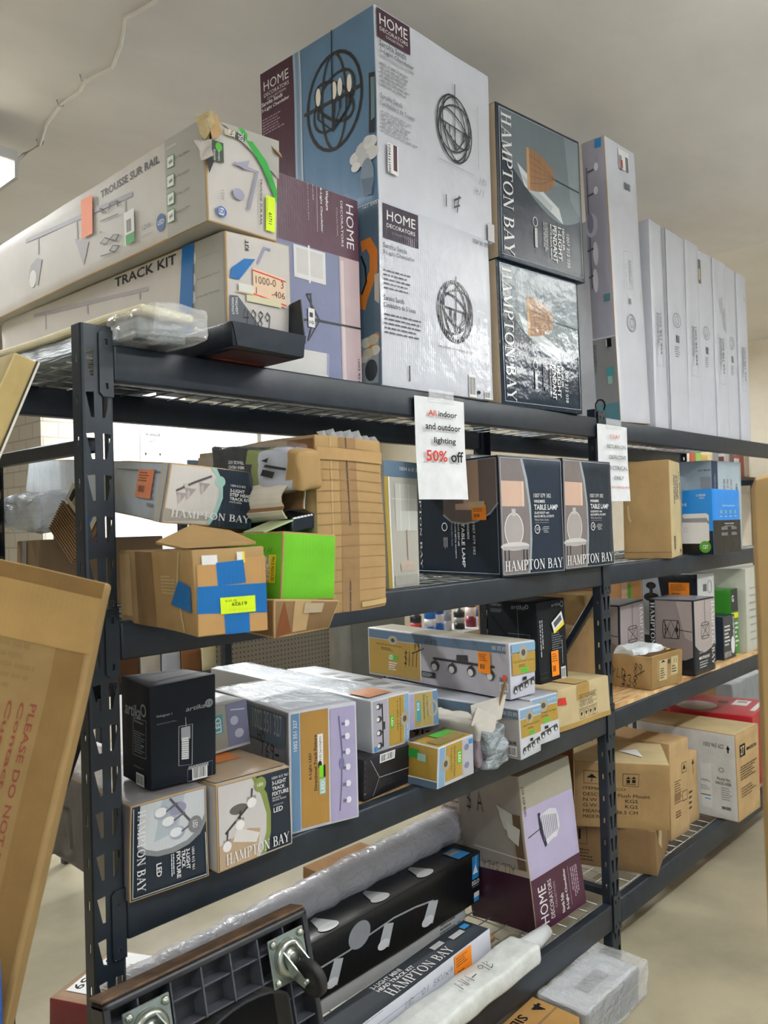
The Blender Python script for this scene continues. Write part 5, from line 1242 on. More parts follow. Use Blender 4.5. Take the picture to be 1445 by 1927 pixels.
b.l('F', [(0.458, 0.414), (0.568, 0.406)], 0.0035, '#d8dcdc')
b.l('F', [(0.457, 0.392), (0.567, 0.384)], 0.0035, '#d8dcdc')
b.l('F', [(0.456, 0.371), (0.566, 0.363)], 0.0035, '#d8dcdc')
b.l('F', [(0.456, 0.35), (0.565, 0.341)], 0.0035, '#d8dcdc')
b.l('F', [(0.455, 0.329), (0.564, 0.32)], 0.0035, '#d8dcdc')
b.l('F', [(0.454, 0.307), (0.564, 0.299)], 0.0035, '#d8dcdc')
b.l('F', [(0.453, 0.286), (0.563, 0.277)], 0.0035, '#d8dcdc')
b.l('F', [(0.452, 0.265), (0.562, 0.256)], 0.0035, '#d8dcdc')
b.l('F', [(0.452, 0.243), (0.561, 0.234)], 0.0035, '#d8dcdc')
b.bar('F', 0.612, 0.004, 0.848, 0.13)
b.ln('F', 0.556, 0.093, 0.876, 0.174, 1, 'grey')
b.l('F', [(0.541, 0.132), (0.931, 0.154), (0.924, 0.004), (0.534, 0.004), (0.541, 0.132)], 0.0008, 'grey')
b.t('L', 'artika', 0.177, 0.651, 0.734, 0.779, '#8f9498', 0, 'ital')
b.e('L', 0.824, 0.753, 0.080, 0.053, '#8f9498', 0.004, 0, 0, 360)
b.ln('L', 0.488, 0.61, 0.886, 0.629, 3, 'greyl')
b.l('L', [(0.47, 0.64), (0.914, 0.666), (0.883, 0.292), (0.439, 0.282), (0.47, 0.64)], 0.001, 'greyl')
b.ln('L', 0.492, 0.31, 0.86, 0.531, 9, '#7d8288')
b.r('L', 0.703, 0.41, 0.826, 0.413, '#c07a40')
b.r('L', 0.733, 0.389, 0.824, 0.408, '#3f7fb0')
b.bar('L', 0.54, 0.004, 0.809, 0.121)
b.ln('L', 0.461, 0.168, 0.85, 0.186, 2, 'grey')
b.done()

b = Box('track_light_box', 'small tilted silver spotlight box tucked behind the black pendant box', 'box', (1.03, 0.142, 1.05, -0.055, 0.153, 0.25, 0.105, 0, -0.04), '#9a9a8e', 'gloss', base_faces={'T': '#8f8f92'})
b.r('F', 0.62, 0.05, 0.996, 0.996, '#7d8098')
b.r('F', 0.3, 0.4, 0.55, 0.8, 'teal')
b.t('F', 'LED', 0.42, 0.42, 0.52, 0.75, 'paper', 90, 'bold')
b.l('F', [(0.7, 0.85), (0.95, 0.8)], 0.003, '#c8c8d6')
b.e('F', 0.750, 0.600, 0.070, 0.100, '#b8b8c8', 0, 0, 0, 360)
b.e('F', 0.820, 0.300, 0.080, 0.100, '#b8b8c8', 0, 0, 0, 360)
b.l('F', [(0.004, 0.02), (0.996, 0.02)], 0.006, 'greyl')
b.done()

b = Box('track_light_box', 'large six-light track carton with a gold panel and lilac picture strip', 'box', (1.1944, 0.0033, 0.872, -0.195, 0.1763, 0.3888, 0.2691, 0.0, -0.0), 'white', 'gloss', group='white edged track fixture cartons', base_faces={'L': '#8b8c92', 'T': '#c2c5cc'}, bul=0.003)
b.r('F', 0.03, 0.02, 0.145, 0.98, 'blue')
b.t('F', '1002 351 327', 0.06, 0.68, 0.11, 0.93, 'paper', 90, 'sans')
b.r('F', 0.16, 0.03, 0.56, 0.98, 'goldb')
b.r('F', 0.59, 0.02, 0.97, 0.97, '#a9a2c4')
b.t('F', '6-Light LED', 0.27, 0.42, 0.32, 0.64, 'ink', 90, 'bold')
b.t('F', 'Directional Track Fixture', 0.345, 0.32, 0.39, 0.78, 'ink', 90, 'bold')
b.r('F', 0.4, 0.52, 0.48, 0.78, 'paper')
b.t('F', '330 Spotlights', 0.42, 0.56, 0.46, 0.76, 'ink', 90, 'sans')
b.e('F', 0.430, 0.530, 0.030, 0.030, 'ink', 0, 0, 0, 360)
b.r('F', 0.42, 0.42, 0.48, 0.52, 'green')
b.r('F', 0.48, 0.42, 0.51, 0.52, 'ink')
b.r('F', 0.42, 0.28, 0.51, 0.41, 'mint')
b.t('F', 'LED', 0.44, 0.29, 0.49, 0.39, 'paper', 90, 'bold')
b.l('F', [(0.72, 0.9), (0.76, 0.6), (0.74, 0.3), (0.71, 0.1)], 0.003, '#66678a')
b.e('F', 0.750, 0.500, 0.040, 0.050, '#77789c', 0, 0, 0, 360)
b.e('F', 0.840, 0.830, 0.040, 0.028, '#e6e6f2', 0, 0, 0, 360)
b.l('F', [(0.76, 0.83), (0.81, 0.83)], 0.006, '#66678a')
b.e('F', 0.840, 0.720, 0.040, 0.028, '#e6e6f2', 0, 0, 0, 360)
b.l('F', [(0.76, 0.72), (0.81, 0.72)], 0.006, '#66678a')
b.e('F', 0.840, 0.590, 0.040, 0.028, '#e6e6f2', 0, 0, 0, 360)
b.l('F', [(0.76, 0.59), (0.81, 0.59)], 0.006, '#66678a')
b.e('F', 0.840, 0.460, 0.040, 0.028, '#e6e6f2', 0, 0, 0, 360)
b.l('F', [(0.76, 0.46), (0.81, 0.46)], 0.006, '#66678a')
b.e('F', 0.840, 0.320, 0.040, 0.028, '#e6e6f2', 0, 0, 0, 360)
b.l('F', [(0.76, 0.32), (0.81, 0.32)], 0.006, '#66678a')
b.e('F', 0.840, 0.180, 0.040, 0.028, '#e6e6f2', 0, 0, 0, 360)
b.l('F', [(0.76, 0.18), (0.81, 0.18)], 0.006, '#66678a')
b.r('L', 0.3, 0.7, 0.97, 0.96, 'slate')
b.r('L', 0.3, 0.12, 0.97, 0.68, '#8a8a92')
b.t('L', '1002 351 327', 0.566, 0.778, 0.93, 0.958, 'greyl', 0, 'sans')
b.t('L', 'HD', 0.62, 0.672, 0.722, 0.787, 'ink', 0, 'handb')
b.t('L', '169-', 0.678, 0.56, 0.892, 0.702, 'ink', 0, 'handb')
b.patch('clear_film')
b.r('T', .02, .02, .98, .98, film('top_film', .35, 1.0, 12, (.8,.88,1,1), .12))
b.r('T', 0.1, 0.4, 0.9, 0.405, 'grey')
b.r('T', 0.1, 0.6, 0.9, 0.605, 'grey')
b.done()

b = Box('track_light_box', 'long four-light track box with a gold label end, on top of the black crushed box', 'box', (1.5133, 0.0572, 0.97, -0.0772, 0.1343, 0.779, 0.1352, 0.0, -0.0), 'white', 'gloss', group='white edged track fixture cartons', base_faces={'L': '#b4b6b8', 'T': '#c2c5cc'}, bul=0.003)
b.r('F', 0.04, 0.03, 0.42, 0.97, '#a8a6b2')
b.r('F', 0.44, 0.05, 0.84, 0.97, 'gold')
b.r('F', 0.86, 0.03, 0.97, 0.97, 'sky')
b.e('F', 0.850, 0.500, 0.110, 0.140, 'brass', 0, 0, 0, 360)
b.e('F', 0.850, 0.500, 0.050, 0.060, '#4a4640', 0, 0, 0, 360)
b.t('F', '4-Light LED', 0.64, 0.3, 0.68, 0.9, '#4a4020', -90, 'sans')
b.t('F', 'Directional Track Fixture', 0.72, 0.1, 0.76, 0.92, '#4a4020', -90, 'sans')
b.r('F', 0.47, 0.38, 0.56, 0.62, 'green2')
b.t('F', 'LED', 0.49, 0.42, 0.54, 0.58, 'paper', -90, 'bold')
b.l('F', [(0.27, 0.9), (0.27, 0.08)], 0.004, 'ink')
b.r('F', 0.26, 0.4, 0.33, 0.55, '#3a3838')
b.e('F', 0.180, 0.860, 0.070, 0.060, '#3a3a3c', 0, 0, 0, 360)
b.e('F', 0.150, 0.860, 0.040, 0.040, '#dcdcd8', 0, 0, 0, 360)
b.e('F', 0.180, 0.620, 0.070, 0.060, '#3a3a3c', 0, 0, 0, 360)
b.e('F', 0.150, 0.620, 0.040, 0.040, '#dcdcd8', 0, 0, 0, 360)
b.e('F', 0.180, 0.360, 0.070, 0.060, '#3a3a3c', 0, 0, 0, 360)
b.e('F', 0.150, 0.360, 0.040, 0.040, '#dcdcd8', 0, 0, 0, 360)
b.e('F', 0.180, 0.120, 0.070, 0.060, '#3a3a3c', 0, 0, 0, 360)
b.e('F', 0.150, 0.120, 0.040, 0.040, '#dcdcd8', 0, 0, 0, 360)
b.r('F', 0.05, 0.04, 0.12, 0.12, 'cyan')
b.t('F', '1001 573 393', 0.9, 0.05, 0.94, 0.4, 'paper', -90, 'sans')
b.patch('price_sticker', 'faded orange sticker on the top')
b.r('T', 0.1, 0.03, 0.7, 0.14, '#cf8858')
b.patch('clear_film')
b.r('T', .02, .16, .98, .98, film('top_film', .35, 1.0, 12, (.8,.88,1,1), .12))
b.done()

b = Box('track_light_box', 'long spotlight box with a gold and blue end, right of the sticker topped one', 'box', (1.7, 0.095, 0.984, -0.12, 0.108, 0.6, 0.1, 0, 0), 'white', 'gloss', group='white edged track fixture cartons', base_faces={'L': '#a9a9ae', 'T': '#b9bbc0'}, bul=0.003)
b.r('F', 0.02, 0.04, 0.2, 0.96, '#a9a2c4')
b.r('F', 0.22, 0.05, 0.8, 0.96, '#a8965a')
b.r('F', 0.82, 0.04, 0.98, 0.96, 'blue')
b.r('F', 0.28, 0.2, 0.42, 0.75, 'teal')
b.t('F', 'LED', 0.3, 0.5, 0.38, 0.7, 'paper', 0, 'bold')
b.e('F', 0.800, 0.500, 0.140, 0.200, 'brass', 0.008, 0, 0, 360)
b.t('F', '6-Light LED', 0.6, 0.3, 0.66, 0.85, '#4a4020', -90, 'sans')
b.t('F', 'Directional', 0.5, 0.25, 0.56, 0.9, '#4a4020', -90, 'sans')
b.ln('T', 0.2, 0.1, 0.8, 0.8, 5, 'grey')
b.done()

b = Box('pendant_box', 'black crushed box with pink print under the sticker topped track box', 'box', (1.455, 0.034, 0.872, 0.038, 0.185, 0.4, 0.096, 0, 0), '#141318', 'gloss', bul=0.006, jit=0.008, grid=0.03)
b.t('F', '51', 0.004, 0.996, 0.037, 0.996, '#c98098', 0, 'bold')
b.t('F', 'LED', 0.004, 0.168, 0.042, 0.193, 'greyl', 0, 'bold')
b.ln('F', 0.004, 0.25, 0.055, 0.995, 5, '#3a2330')
b.l('F', [(0.128, 0.931), (0.314, 0.445), (0.936, 0.404)], 0.002, 'grey')
b.l('F', [(0.314, 0.445), (0.187, 0.059)], 0.0015, 'grey')
b.bar('F', 0.308, 0.785, 0.614, 0.996, n=8)
b.done()

b = Box('track_light_box', 'short gold sided track box standing at the shelf edge before the torn carton', 'box', (1.632, -0.059, 0.872, 0.055, 0.163, 0.1, 0.107, 0, 0), 'white', 'gloss', group='white edged track fixture cartons', base_faces={'L': 'gold', 'T': 'gold'}, bul=0.002)
b.r('F', 0.03, 0.03, 0.18, 0.97, 'sky')
b.r('F', 0.2, 0.1, 0.66, 0.97, 'gold')
b.r('F', 0.68, 0.05, 0.97, 0.97, '#b5b6bc')
b.e('F', 0.200, 0.550, 0.100, 0.190, 'brass', 0, 0, 0, 360)
b.e('F', 0.200, 0.550, 0.050, 0.080, '#4a4640', 0, 0, 0, 360)
b.t('F', 'Directional Track Fixture', 0.42, 0.15, 0.47, 0.9, '#4a4020', -90, 'sans')
b.t('F', '4-Light LED', 0.33, 0.3, 0.37, 0.9, '#4a4020', -90, 'sans')
b.r('F', 0.52, 0.4, 0.63, 0.75, 'green2')
b.t('F', 'LED', 0.54, 0.45, 0.61, 0.7, 'paper', -90, 'bold')
b.e('F', 0.780, 0.300, 0.070, 0.080, '#7a7a98', 0, 0, 0, 360)
b.e('F', 0.780, 0.750, 0.070, 0.080, '#7a7a98', 0, 0, 0, 360)
b.r('F', 0.85, 0.8, 0.96, 0.92, 'cyan')
b.r('L', 0.004, 0.004, 0.996, 0.18, 'slate')
b.r('L', 0.004, 0.17, 0.996, 0.2, 'paper')
b.r('L', 0.05, 0.65, 0.4, 0.85, 'greend')
b.r('L', 0.35, 0.6, 0.62, 0.78, 'mint')
b.r('T', 0.1, 0.1, 0.9, 0.5, '#8a7a40')
b.r('T', 0.4, 0.5, 0.9, 0.85, 'green2')
b.patch('torn_tape')
b.r('T', 0.004, 0.85, 0.996, 0.996, '#2a2622')
b.done()

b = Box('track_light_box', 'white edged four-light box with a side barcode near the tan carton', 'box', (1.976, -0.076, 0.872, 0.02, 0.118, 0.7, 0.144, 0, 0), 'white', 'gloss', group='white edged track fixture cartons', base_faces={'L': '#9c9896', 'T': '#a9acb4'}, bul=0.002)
b.r('F', 0.04, 0.8, 0.97, 0.97, 'sky')
b.r('F', 0.04, 0.42, 0.97, 0.78, 'gold')
b.e('F', 0.450, 0.800, 0.170, 0.130, 'brass', 0, 0, 0, 360)
b.e('F', 0.450, 0.800, 0.080, 0.060, '#4a4640', 0, 0, 0, 360)
b.t('F', '4-Light LED Directional Track Fixture', 0.12, 0.62, 0.9, 0.67, '#4a4020', 0, 'sans')
b.ln('F', 0.35, 0.55, 0.65, 0.6, 2, '#4a4020')
b.r('F', 0.42, 0.44, 0.65, 0.52, 'green2')
b.t('F', '1001 573 393', 0.62, 0.87, 0.93, 0.92, 'paper', 0, 'sans')
b.l('F', [(0.12, 0.2), (0.9, 0.32)], 0.003, 'ink')
b.r('F', 0.45, 0.3, 0.58, 0.36, 'ink')
b.e('F', 0.150, 0.161, 0.070, 0.070, '#3a3a3c', 0, 0, 0, 360)
b.e('F', 0.150, 0.131, 0.035, 0.030, '#dcdcd8', 0, 0, 0, 360)
b.e('F', 0.380, 0.193, 0.070, 0.070, '#3a3a3c', 0, 0, 0, 360)
b.e('F', 0.380, 0.163, 0.035, 0.030, '#dcdcd8', 0, 0, 0, 360)
b.e('F', 0.600, 0.224, 0.070, 0.070, '#3a3a3c', 0, 0, 0, 360)
b.e('F', 0.600, 0.194, 0.035, 0.030, '#dcdcd8', 0, 0, 0, 360)
b.e('F', 0.850, 0.259, 0.070, 0.070, '#3a3a3c', 0, 0, 0, 360)
b.e('F', 0.850, 0.229, 0.035, 0.030, '#dcdcd8', 0, 0, 0, 360)
b.r('L', 0.004, 0.8, 0.996, 0.97, 'slate')
b.t('L', '1001 573 393', 0.918, 0.85, 0.991, 0.93, 'paper', 0, 'sans')
b.r('L', 0.75, 0.4, 0.8, 0.6, 'ink')
b.bar('L', 0.935, 0.056, 0.983, 0.254)
b.t('L', 'SCAN ME', 0.937, 0.279, 0.982, 0.358, 'ink', 0, 'bold')
b.r('L', 0.909, 0.058, 0.928, 0.142, 'cyan')
b.done()

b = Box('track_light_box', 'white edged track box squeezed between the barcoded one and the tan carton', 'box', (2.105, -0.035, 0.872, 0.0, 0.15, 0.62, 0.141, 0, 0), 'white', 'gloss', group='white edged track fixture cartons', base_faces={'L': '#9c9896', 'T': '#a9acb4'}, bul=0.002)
b.r('F', 0.04, 0.8, 0.97, 0.97, 'sky')
b.r('F', 0.04, 0.42, 0.97, 0.78, 'gold')
b.e('F', 0.450, 0.800, 0.170, 0.130, 'brass', 0, 0, 0, 360)
b.e('F', 0.450, 0.800, 0.080, 0.060, '#4a4640', 0, 0, 0, 360)
b.t('F', '4-Light LED Directional Track Fixture', 0.12, 0.62, 0.9, 0.67, '#4a4020', 0, 'sans')
b.ln('F', 0.35, 0.55, 0.65, 0.6, 2, '#4a4020')
b.r('F', 0.42, 0.44, 0.65, 0.52, 'green2')
b.t('F', '1001 573 393', 0.62, 0.87, 0.93, 0.92, 'paper', 0, 'sans')
b.l('F', [(0.12, 0.2), (0.9, 0.32)], 0.003, 'ink')
b.r('F', 0.45, 0.3, 0.58, 0.36, 'ink')
b.e('F', 0.150, 0.161, 0.070, 0.070, '#3a3a3c', 0, 0, 0, 360)
b.e('F', 0.150, 0.131, 0.035, 0.030, '#dcdcd8', 0, 0, 0, 360)
b.e('F', 0.380, 0.193, 0.070, 0.070, '#3a3a3c', 0, 0, 0, 360)
b.e('F', 0.380, 0.163, 0.035, 0.030, '#dcdcd8', 0, 0, 0, 360)
b.e('F', 0.600, 0.224, 0.070, 0.070, '#3a3a3c', 0, 0, 0, 360)
b.e('F', 0.600, 0.194, 0.035, 0.030, '#dcdcd8', 0, 0, 0, 360)
b.e('F', 0.850, 0.259, 0.070, 0.070, '#3a3a3c', 0, 0, 0, 360)
b.e('F', 0.850, 0.229, 0.035, 0.030, '#dcdcd8', 0, 0, 0, 360)
b.done()

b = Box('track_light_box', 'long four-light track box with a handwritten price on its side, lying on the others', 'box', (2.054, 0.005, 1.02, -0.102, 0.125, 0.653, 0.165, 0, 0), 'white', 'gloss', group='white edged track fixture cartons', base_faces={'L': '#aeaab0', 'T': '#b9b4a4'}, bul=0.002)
b.r('L', 0.01, 0.8, 0.98, 0.97, 'slate')
b.r('L', 0.01, 0.04, 0.414, 0.78, '#a88a48')
b.r('L', 0.411, 0.04, 0.417, 0.8, 'paper')
b.e('L', 0.204, 0.794, 0.038, 0.096, 'brass', 0, 0, 0, 360)
b.e('L', 0.204, 0.794, 0.015, 0.040, '#4a4640', 0, 0, 0, 360)
b.t('L', '4-Light LED Directional Track Fixture', 0.07, 0.66, 0.27, 0.7, '#4a4020', 0, 'sans')
b.ln('L', 0.11, 0.56, 0.22, 0.63, 3, '#4a4020')
b.r('L', 0.17, 0.397, 0.24, 0.488, 'green2')
b.t('L', 'LED', 0.172, 0.388, 0.204, 0.481, 'paper', 0, 'bold')
b.ln('L', 0.169, 0.157, 0.238, 0.347, 4, 'paper')
b.t('L', '$111', 0.291, 0.28, 0.389, 0.653, 'ink', 0, 'hand')
b.t('L', '89', 0.368, 0.644, 0.409, 0.834, 'ink', 0, 'hand')
b.l('L', [(0.352, 0.58), (0.443, 0.712)], 0.003, 'ink')
b.t('L', 'H149D', 0.451, 0.803, 0.537, 0.917, 'ink', 0, 'hand')
b.l('L', [(0.506, 0.546), (0.91, 0.536)], 0.007, '#2e2e30')
b.p('L', [(0.669, 0.675), (0.74, 0.689), (0.741, 0.57), (0.665, 0.574)], '#3a3a3c')
b.e('L', 0.518, 0.399, 0.030, 0.103, '#3a3a3c', 0, 0, 0, 360)
b.e('L', 0.513, 0.374, 0.019, 0.068, '#d2d2d0', 0, 0, 0, 360)
b.l('L', [(0.519, 0.475), (0.524, 0.553)], 0.006, '#3a3a3c')
b.e('L', 0.638, 0.396, 0.029, 0.100, '#3a3a3c', 0, 0, 0, 360)
b.e('L', 0.632, 0.372, 0.018, 0.067, '#d2d2d0', 0, 0, 0, 360)
b.l('L', [(0.638, 0.471), (0.643, 0.547)], 0.006, '#3a3a3c')
b.e('L', 0.762, 0.398, 0.027, 0.098, '#3a3a3c', 0, 0, 0, 360)
b.e('L', 0.757, 0.374, 0.017, 0.065, '#d2d2d0', 0, 0, 0, 360)
b.l('L', [(0.763, 0.471), (0.767, 0.545)], 0.006, '#3a3a3c')
b.e('L', 0.883, 0.383, 0.026, 0.096, '#3a3a3c', 0, 0, 0, 360)
b.e('L', 0.878, 0.359, 0.017, 0.064, '#d2d2d0', 0, 0, 0, 360)
b.l('L', [(0.883, 0.454), (0.888, 0.526)], 0.006, '#3a3a3c')
b.t('L', '1001 573 393', 0.899, 0.849, 0.983, 0.926, 'paper', 0, 'sans')
b.bar('L', 0.94, 0.132, 0.989, 0.281)
b.t('L', 'SCAN ME', 0.938, 0.304, 0.983, 0.372, 'ink', 0, 'bold')
b.r('L', 0.423, 0.148, 0.522, 0.261, '#2a2c2e')
b.ln('L', 0.427, 0.16, 0.516, 0.244, 3, 'greyl')
b.patch('price_sticker')
b.r('L', 0.811, 0.403, 0.888, 0.797, 'orange')
b.bar('L', 0.82, 0.462, 0.857, 0.58, bg=None)
b.ln('L', 0.819, 0.62, 0.88, 0.765, 4, 'rust')
b.patch('red_dot_sticker')
b.e('L', 0.970, 0.372, 0.013, 0.056, '#e0583a', 0, 0, 0, 360)
b.back()
b.r('F', 0.05, 0.82, 0.97, 0.97, 'sky')
b.r('F', 0.05, 0.42, 0.97, 0.8, 'gold')
b.e('F', 0.500, 0.800, 0.160, 0.130, 'brass', 0, 0, 0, 360)
b.e('F', 0.500, 0.800, 0.080, 0.060, '#4a4640', 0, 0, 0, 360)
b.t('F', '4-Light LED Directional Track Fixture', 0.1, 0.62, 0.92, 0.67, '#4a4020', 0, 'sans')
b.ln('F', 0.3, 0.54, 0.7, 0.6, 2, '#4a4020')
b.r('F', 0.38, 0.44, 0.68, 0.52, 'green2')
b.l('F', [(0.12, 0.2), (0.92, 0.32)], 0.003, 'ink')
b.r('F', 0.45, 0.3, 0.6, 0.36, 'ink')
b.e('F', 0.150, 0.161, 0.070, 0.070, '#3a3a3c', 0, 0, 0, 360)
b.e('F', 0.150, 0.131, 0.035, 0.030, '#dcdcd8', 0, 0, 0, 360)
b.e('F', 0.380, 0.193, 0.070, 0.070, '#3a3a3c', 0, 0, 0, 360)
b.e('F', 0.380, 0.163, 0.035, 0.030, '#dcdcd8', 0, 0, 0, 360)
b.e('F', 0.600, 0.224, 0.070, 0.070, '#3a3a3c', 0, 0, 0, 360)
b.e('F', 0.600, 0.194, 0.035, 0.030, '#dcdcd8', 0, 0, 0, 360)
b.e('F', 0.850, 0.259, 0.070, 0.070, '#3a3a3c', 0, 0, 0, 360)
b.e('F', 0.850, 0.229, 0.035, 0.030, '#dcdcd8', 0, 0, 0, 360)
b.done()

b = Box('cardboard_box', 'tan carton with fragile symbols and red tape scrap, beside the mid post', 'box', (2.2953, -0.0109, 0.8719, -0.0351, 0.3265, 0.36, 0.1327, -0.0, 0.0), 'tan', 'kraft', bul=0.004, jit=0.006, grid=0.03)
b.r('F', 0.35, 0.62, 0.6, 0.996, '#a88a50')
b.r('F', 0.004, 0.004, 0.996, 0.12, '#a88a50')
b.t('F', 'PO NUMBER', 0.42, 0.62, 0.72, 0.69, 'ink', 0, 'sans')
b.t('F', 'ITEM NO.', 0.42, 0.52, 0.66, 0.58, 'ink', 0, 'sans')
b.t('F', 'QTY: 6 PCS', 0.42, 0.42, 0.66, 0.48, 'ink', 0, 'sans')
b.l('F', [(0.4, 0.72), (0.74, 0.72), (0.74, 0.38), (0.4, 0.38), (0.4, 0.72)], 0.0015, 'ink')
b.l('F', [(0.4, 0.6), (0.74, 0.6)], 0.001, 'ink')
b.l('F', [(0.4, 0.5), (0.74, 0.5)], 0.001, 'ink')
b.l('F', [(0.4, 0.34), (0.475, 0.34), (0.475, 0.16), (0.4, 0.16), (0.4, 0.34)], 0.0012, 'ink')
b.p('F', [(0.42, 0.3), (0.455, 0.3), (0.437, 0.2)], 'ink')
b.l('F', [(0.485, 0.34), (0.56, 0.34), (0.56, 0.16), (0.485, 0.16), (0.485, 0.34)], 0.0012, 'ink')
b.p('F', [(0.505, 0.3), (0.54, 0.3), (0.522, 0.2)], 'ink')
b.l('F', [(0.57, 0.34), (0.645, 0.34), (0.645, 0.16), (0.57, 0.16), (0.57, 0.34)], 0.0012, 'ink')
b.p('F', [(0.59, 0.3), (0.625, 0.3), (0.607, 0.2)], 'ink')
b.l('F', [(0.655, 0.34), (0.73, 0.34), (0.73, 0.16), (0.655, 0.16), (0.655, 0.34)], 0.0012, 'ink')
b.p('F', [(0.675, 0.3), (0.71, 0.3), (0.692, 0.2)], 'ink')
b.patch('red_tape', 'scrap of red tape')
b.p('F', [(0.004, 0.803), (0.13, 0.789), (0.16, 0.605), (0.004, 0.645)], 'red')
b.patch('packing_tape')
b.r('T', 0.35, 0.004, 0.6, 0.996, '#b39a66')
b.done()

b = Box('pendant_box', 'tall black pendant box with a slanted yellow tag, standing on the tan carton', 'box', (2.347, 0.082, 1.005, -0.021, 0.172, 0.21, 0.275, 0, -0.02), '#14181c', 'matte', base_faces={'L': '#10161c'})
b.t('L', 'CrystalCube 1', 0.077, 0.918, 0.312, 0.963, 'grey', 0, 'sans')
b.ln('L', 0.075, 0.845, 0.361, 0.894, 3, '#70757a')
b.t('L', 'artika', 0.497, 0.903, 0.777, 0.961, '#7d8286', 0, 'ital')
b.e('L', 0.812, 0.941, 0.029, 0.021, '#7d8286', 0.004, 0, 0, 360)
b.e('L', 0.470, 0.380, 0.022, 0.022, '#b9bdc2', 0, 0, 0, 360)
b.e('L', 0.525, 0.380, 0.022, 0.022, '#b9bdc2', 0, 0, 0, 360)
b.e('L', 0.580, 0.380, 0.022, 0.022, '#b9bdc2', 0, 0, 0, 360)
b.e('L', 0.635, 0.380, 0.022, 0.022, '#b9bdc2', 0, 0, 0, 360)
b.e('L', 0.690, 0.380, 0.022, 0.022, '#b9bdc2', 0, 0, 0, 360)
b.e('L', 0.745, 0.380, 0.022, 0.022, '#b9bdc2', 0, 0, 0, 360)
b.e('L', 0.800, 0.380, 0.022, 0.022, '#b9bdc2', 0, 0, 0, 360)
b.e('L', 0.855, 0.380, 0.022, 0.022, '#b9bdc2', 0, 0, 0, 360)
b.e('L', 0.480, 0.430, 0.022, 0.022, '#b9bdc2', 0, 0, 0, 360)
b.e('L', 0.535, 0.430, 0.022, 0.022, '#b9bdc2', 0, 0, 0, 360)
b.e('L', 0.590, 0.430, 0.022, 0.022, '#b9bdc2', 0, 0, 0, 360)
b.e('L', 0.645, 0.430, 0.022, 0.022, '#b9bdc2', 0, 0, 0, 360)
b.e('L', 0.700, 0.430, 0.022, 0.022, '#b9bdc2', 0, 0, 0, 360)
b.e('L', 0.755, 0.430, 0.022, 0.022, '#b9bdc2', 0, 0, 0, 360)
b.e('L', 0.810, 0.430, 0.022, 0.022, '#b9bdc2', 0, 0, 0, 360)
b.e('L', 0.865, 0.430, 0.022, 0.022, '#b9bdc2', 0, 0, 0, 360)
b.e('L', 0.470, 0.480, 0.022, 0.022, '#b9bdc2', 0, 0, 0, 360)
b.e('L', 0.525, 0.480, 0.022, 0.022, '#b9bdc2', 0, 0, 0, 360)
b.e('L', 0.580, 0.480, 0.022, 0.022, '#b9bdc2', 0, 0, 0, 360)
b.e('L', 0.635, 0.480, 0.022, 0.022, '#b9bdc2', 0, 0, 0, 360)
b.e('L', 0.690, 0.480, 0.022, 0.022, '#b9bdc2', 0, 0, 0, 360)
b.e('L', 0.745, 0.480, 0.022, 0.022, '#b9bdc2', 0, 0, 0, 360)
b.e('L', 0.800, 0.480, 0.022, 0.022, '#b9bdc2', 0, 0, 0, 360)
b.e('L', 0.855, 0.480, 0.022, 0.022, '#b9bdc2', 0, 0, 0, 360)
b.l('L', [(0.42, 0.6), (0.85, 0.6), (0.85, 0.35)], 0.0012, 'grey')
b.l('L', [(0.63, 0.95), (0.63, 0.55)], 0.001, 'grey')
b.t('F', 'artika', 0.485, 0.919, 0.803, 0.961, '#7d8286', 0, 'ital')
b.e('F', 0.863, 0.933, 0.056, 0.031, '#7d8286', 0.004, 0, 0, 360)
b.ln('F', 0.03, 0.28, 0.169, 0.778, 2, 'greyl', vert=True)
b.ln('F', 0.446, 0.381, 0.836, 0.605, 8, '#70757a')
b.l('F', [(0.815, 0.49), (0.799, 0.193)], 0.002, 'greyl')
b.bar('F', 0.723, 0.004, 0.894, 0.153)
b.t('F', 'artika', 0.004, 0.136, 0.287, 0.14, '#5a7f98', 0, 'ital')
b.t('F', 'artika', 0.004, 0.072, 0.245, 0.075, '#8f8050', 0, 'ital')
b.patch('price_sticker')
b.r('F', 0.384, 0.067, 0.642, 0.376, 'orange')
b.bar('F', 0.415, 0.113, 0.539, 0.206, bg=None)
b.ln('F', 0.41, 0.237, 0.617, 0.351, 4, 'rust')
b.patch('hang_tag', 'slanted white tag with a yellow strip')
b.p('F', [(0.447, 0.722), (0.824, 0.847), (0.892, 0.711), (0.528, 0.598)], 'paper')
b.p('F', [(0.501, 0.605), (0.893, 0.723), (0.902, 0.674), (0.54, 0.585)], 'yellow')
b.p('F', [(0.515, 0.717), (0.783, 0.803), (0.825, 0.74), (0.562, 0.654)], 'greyd')
b.done()

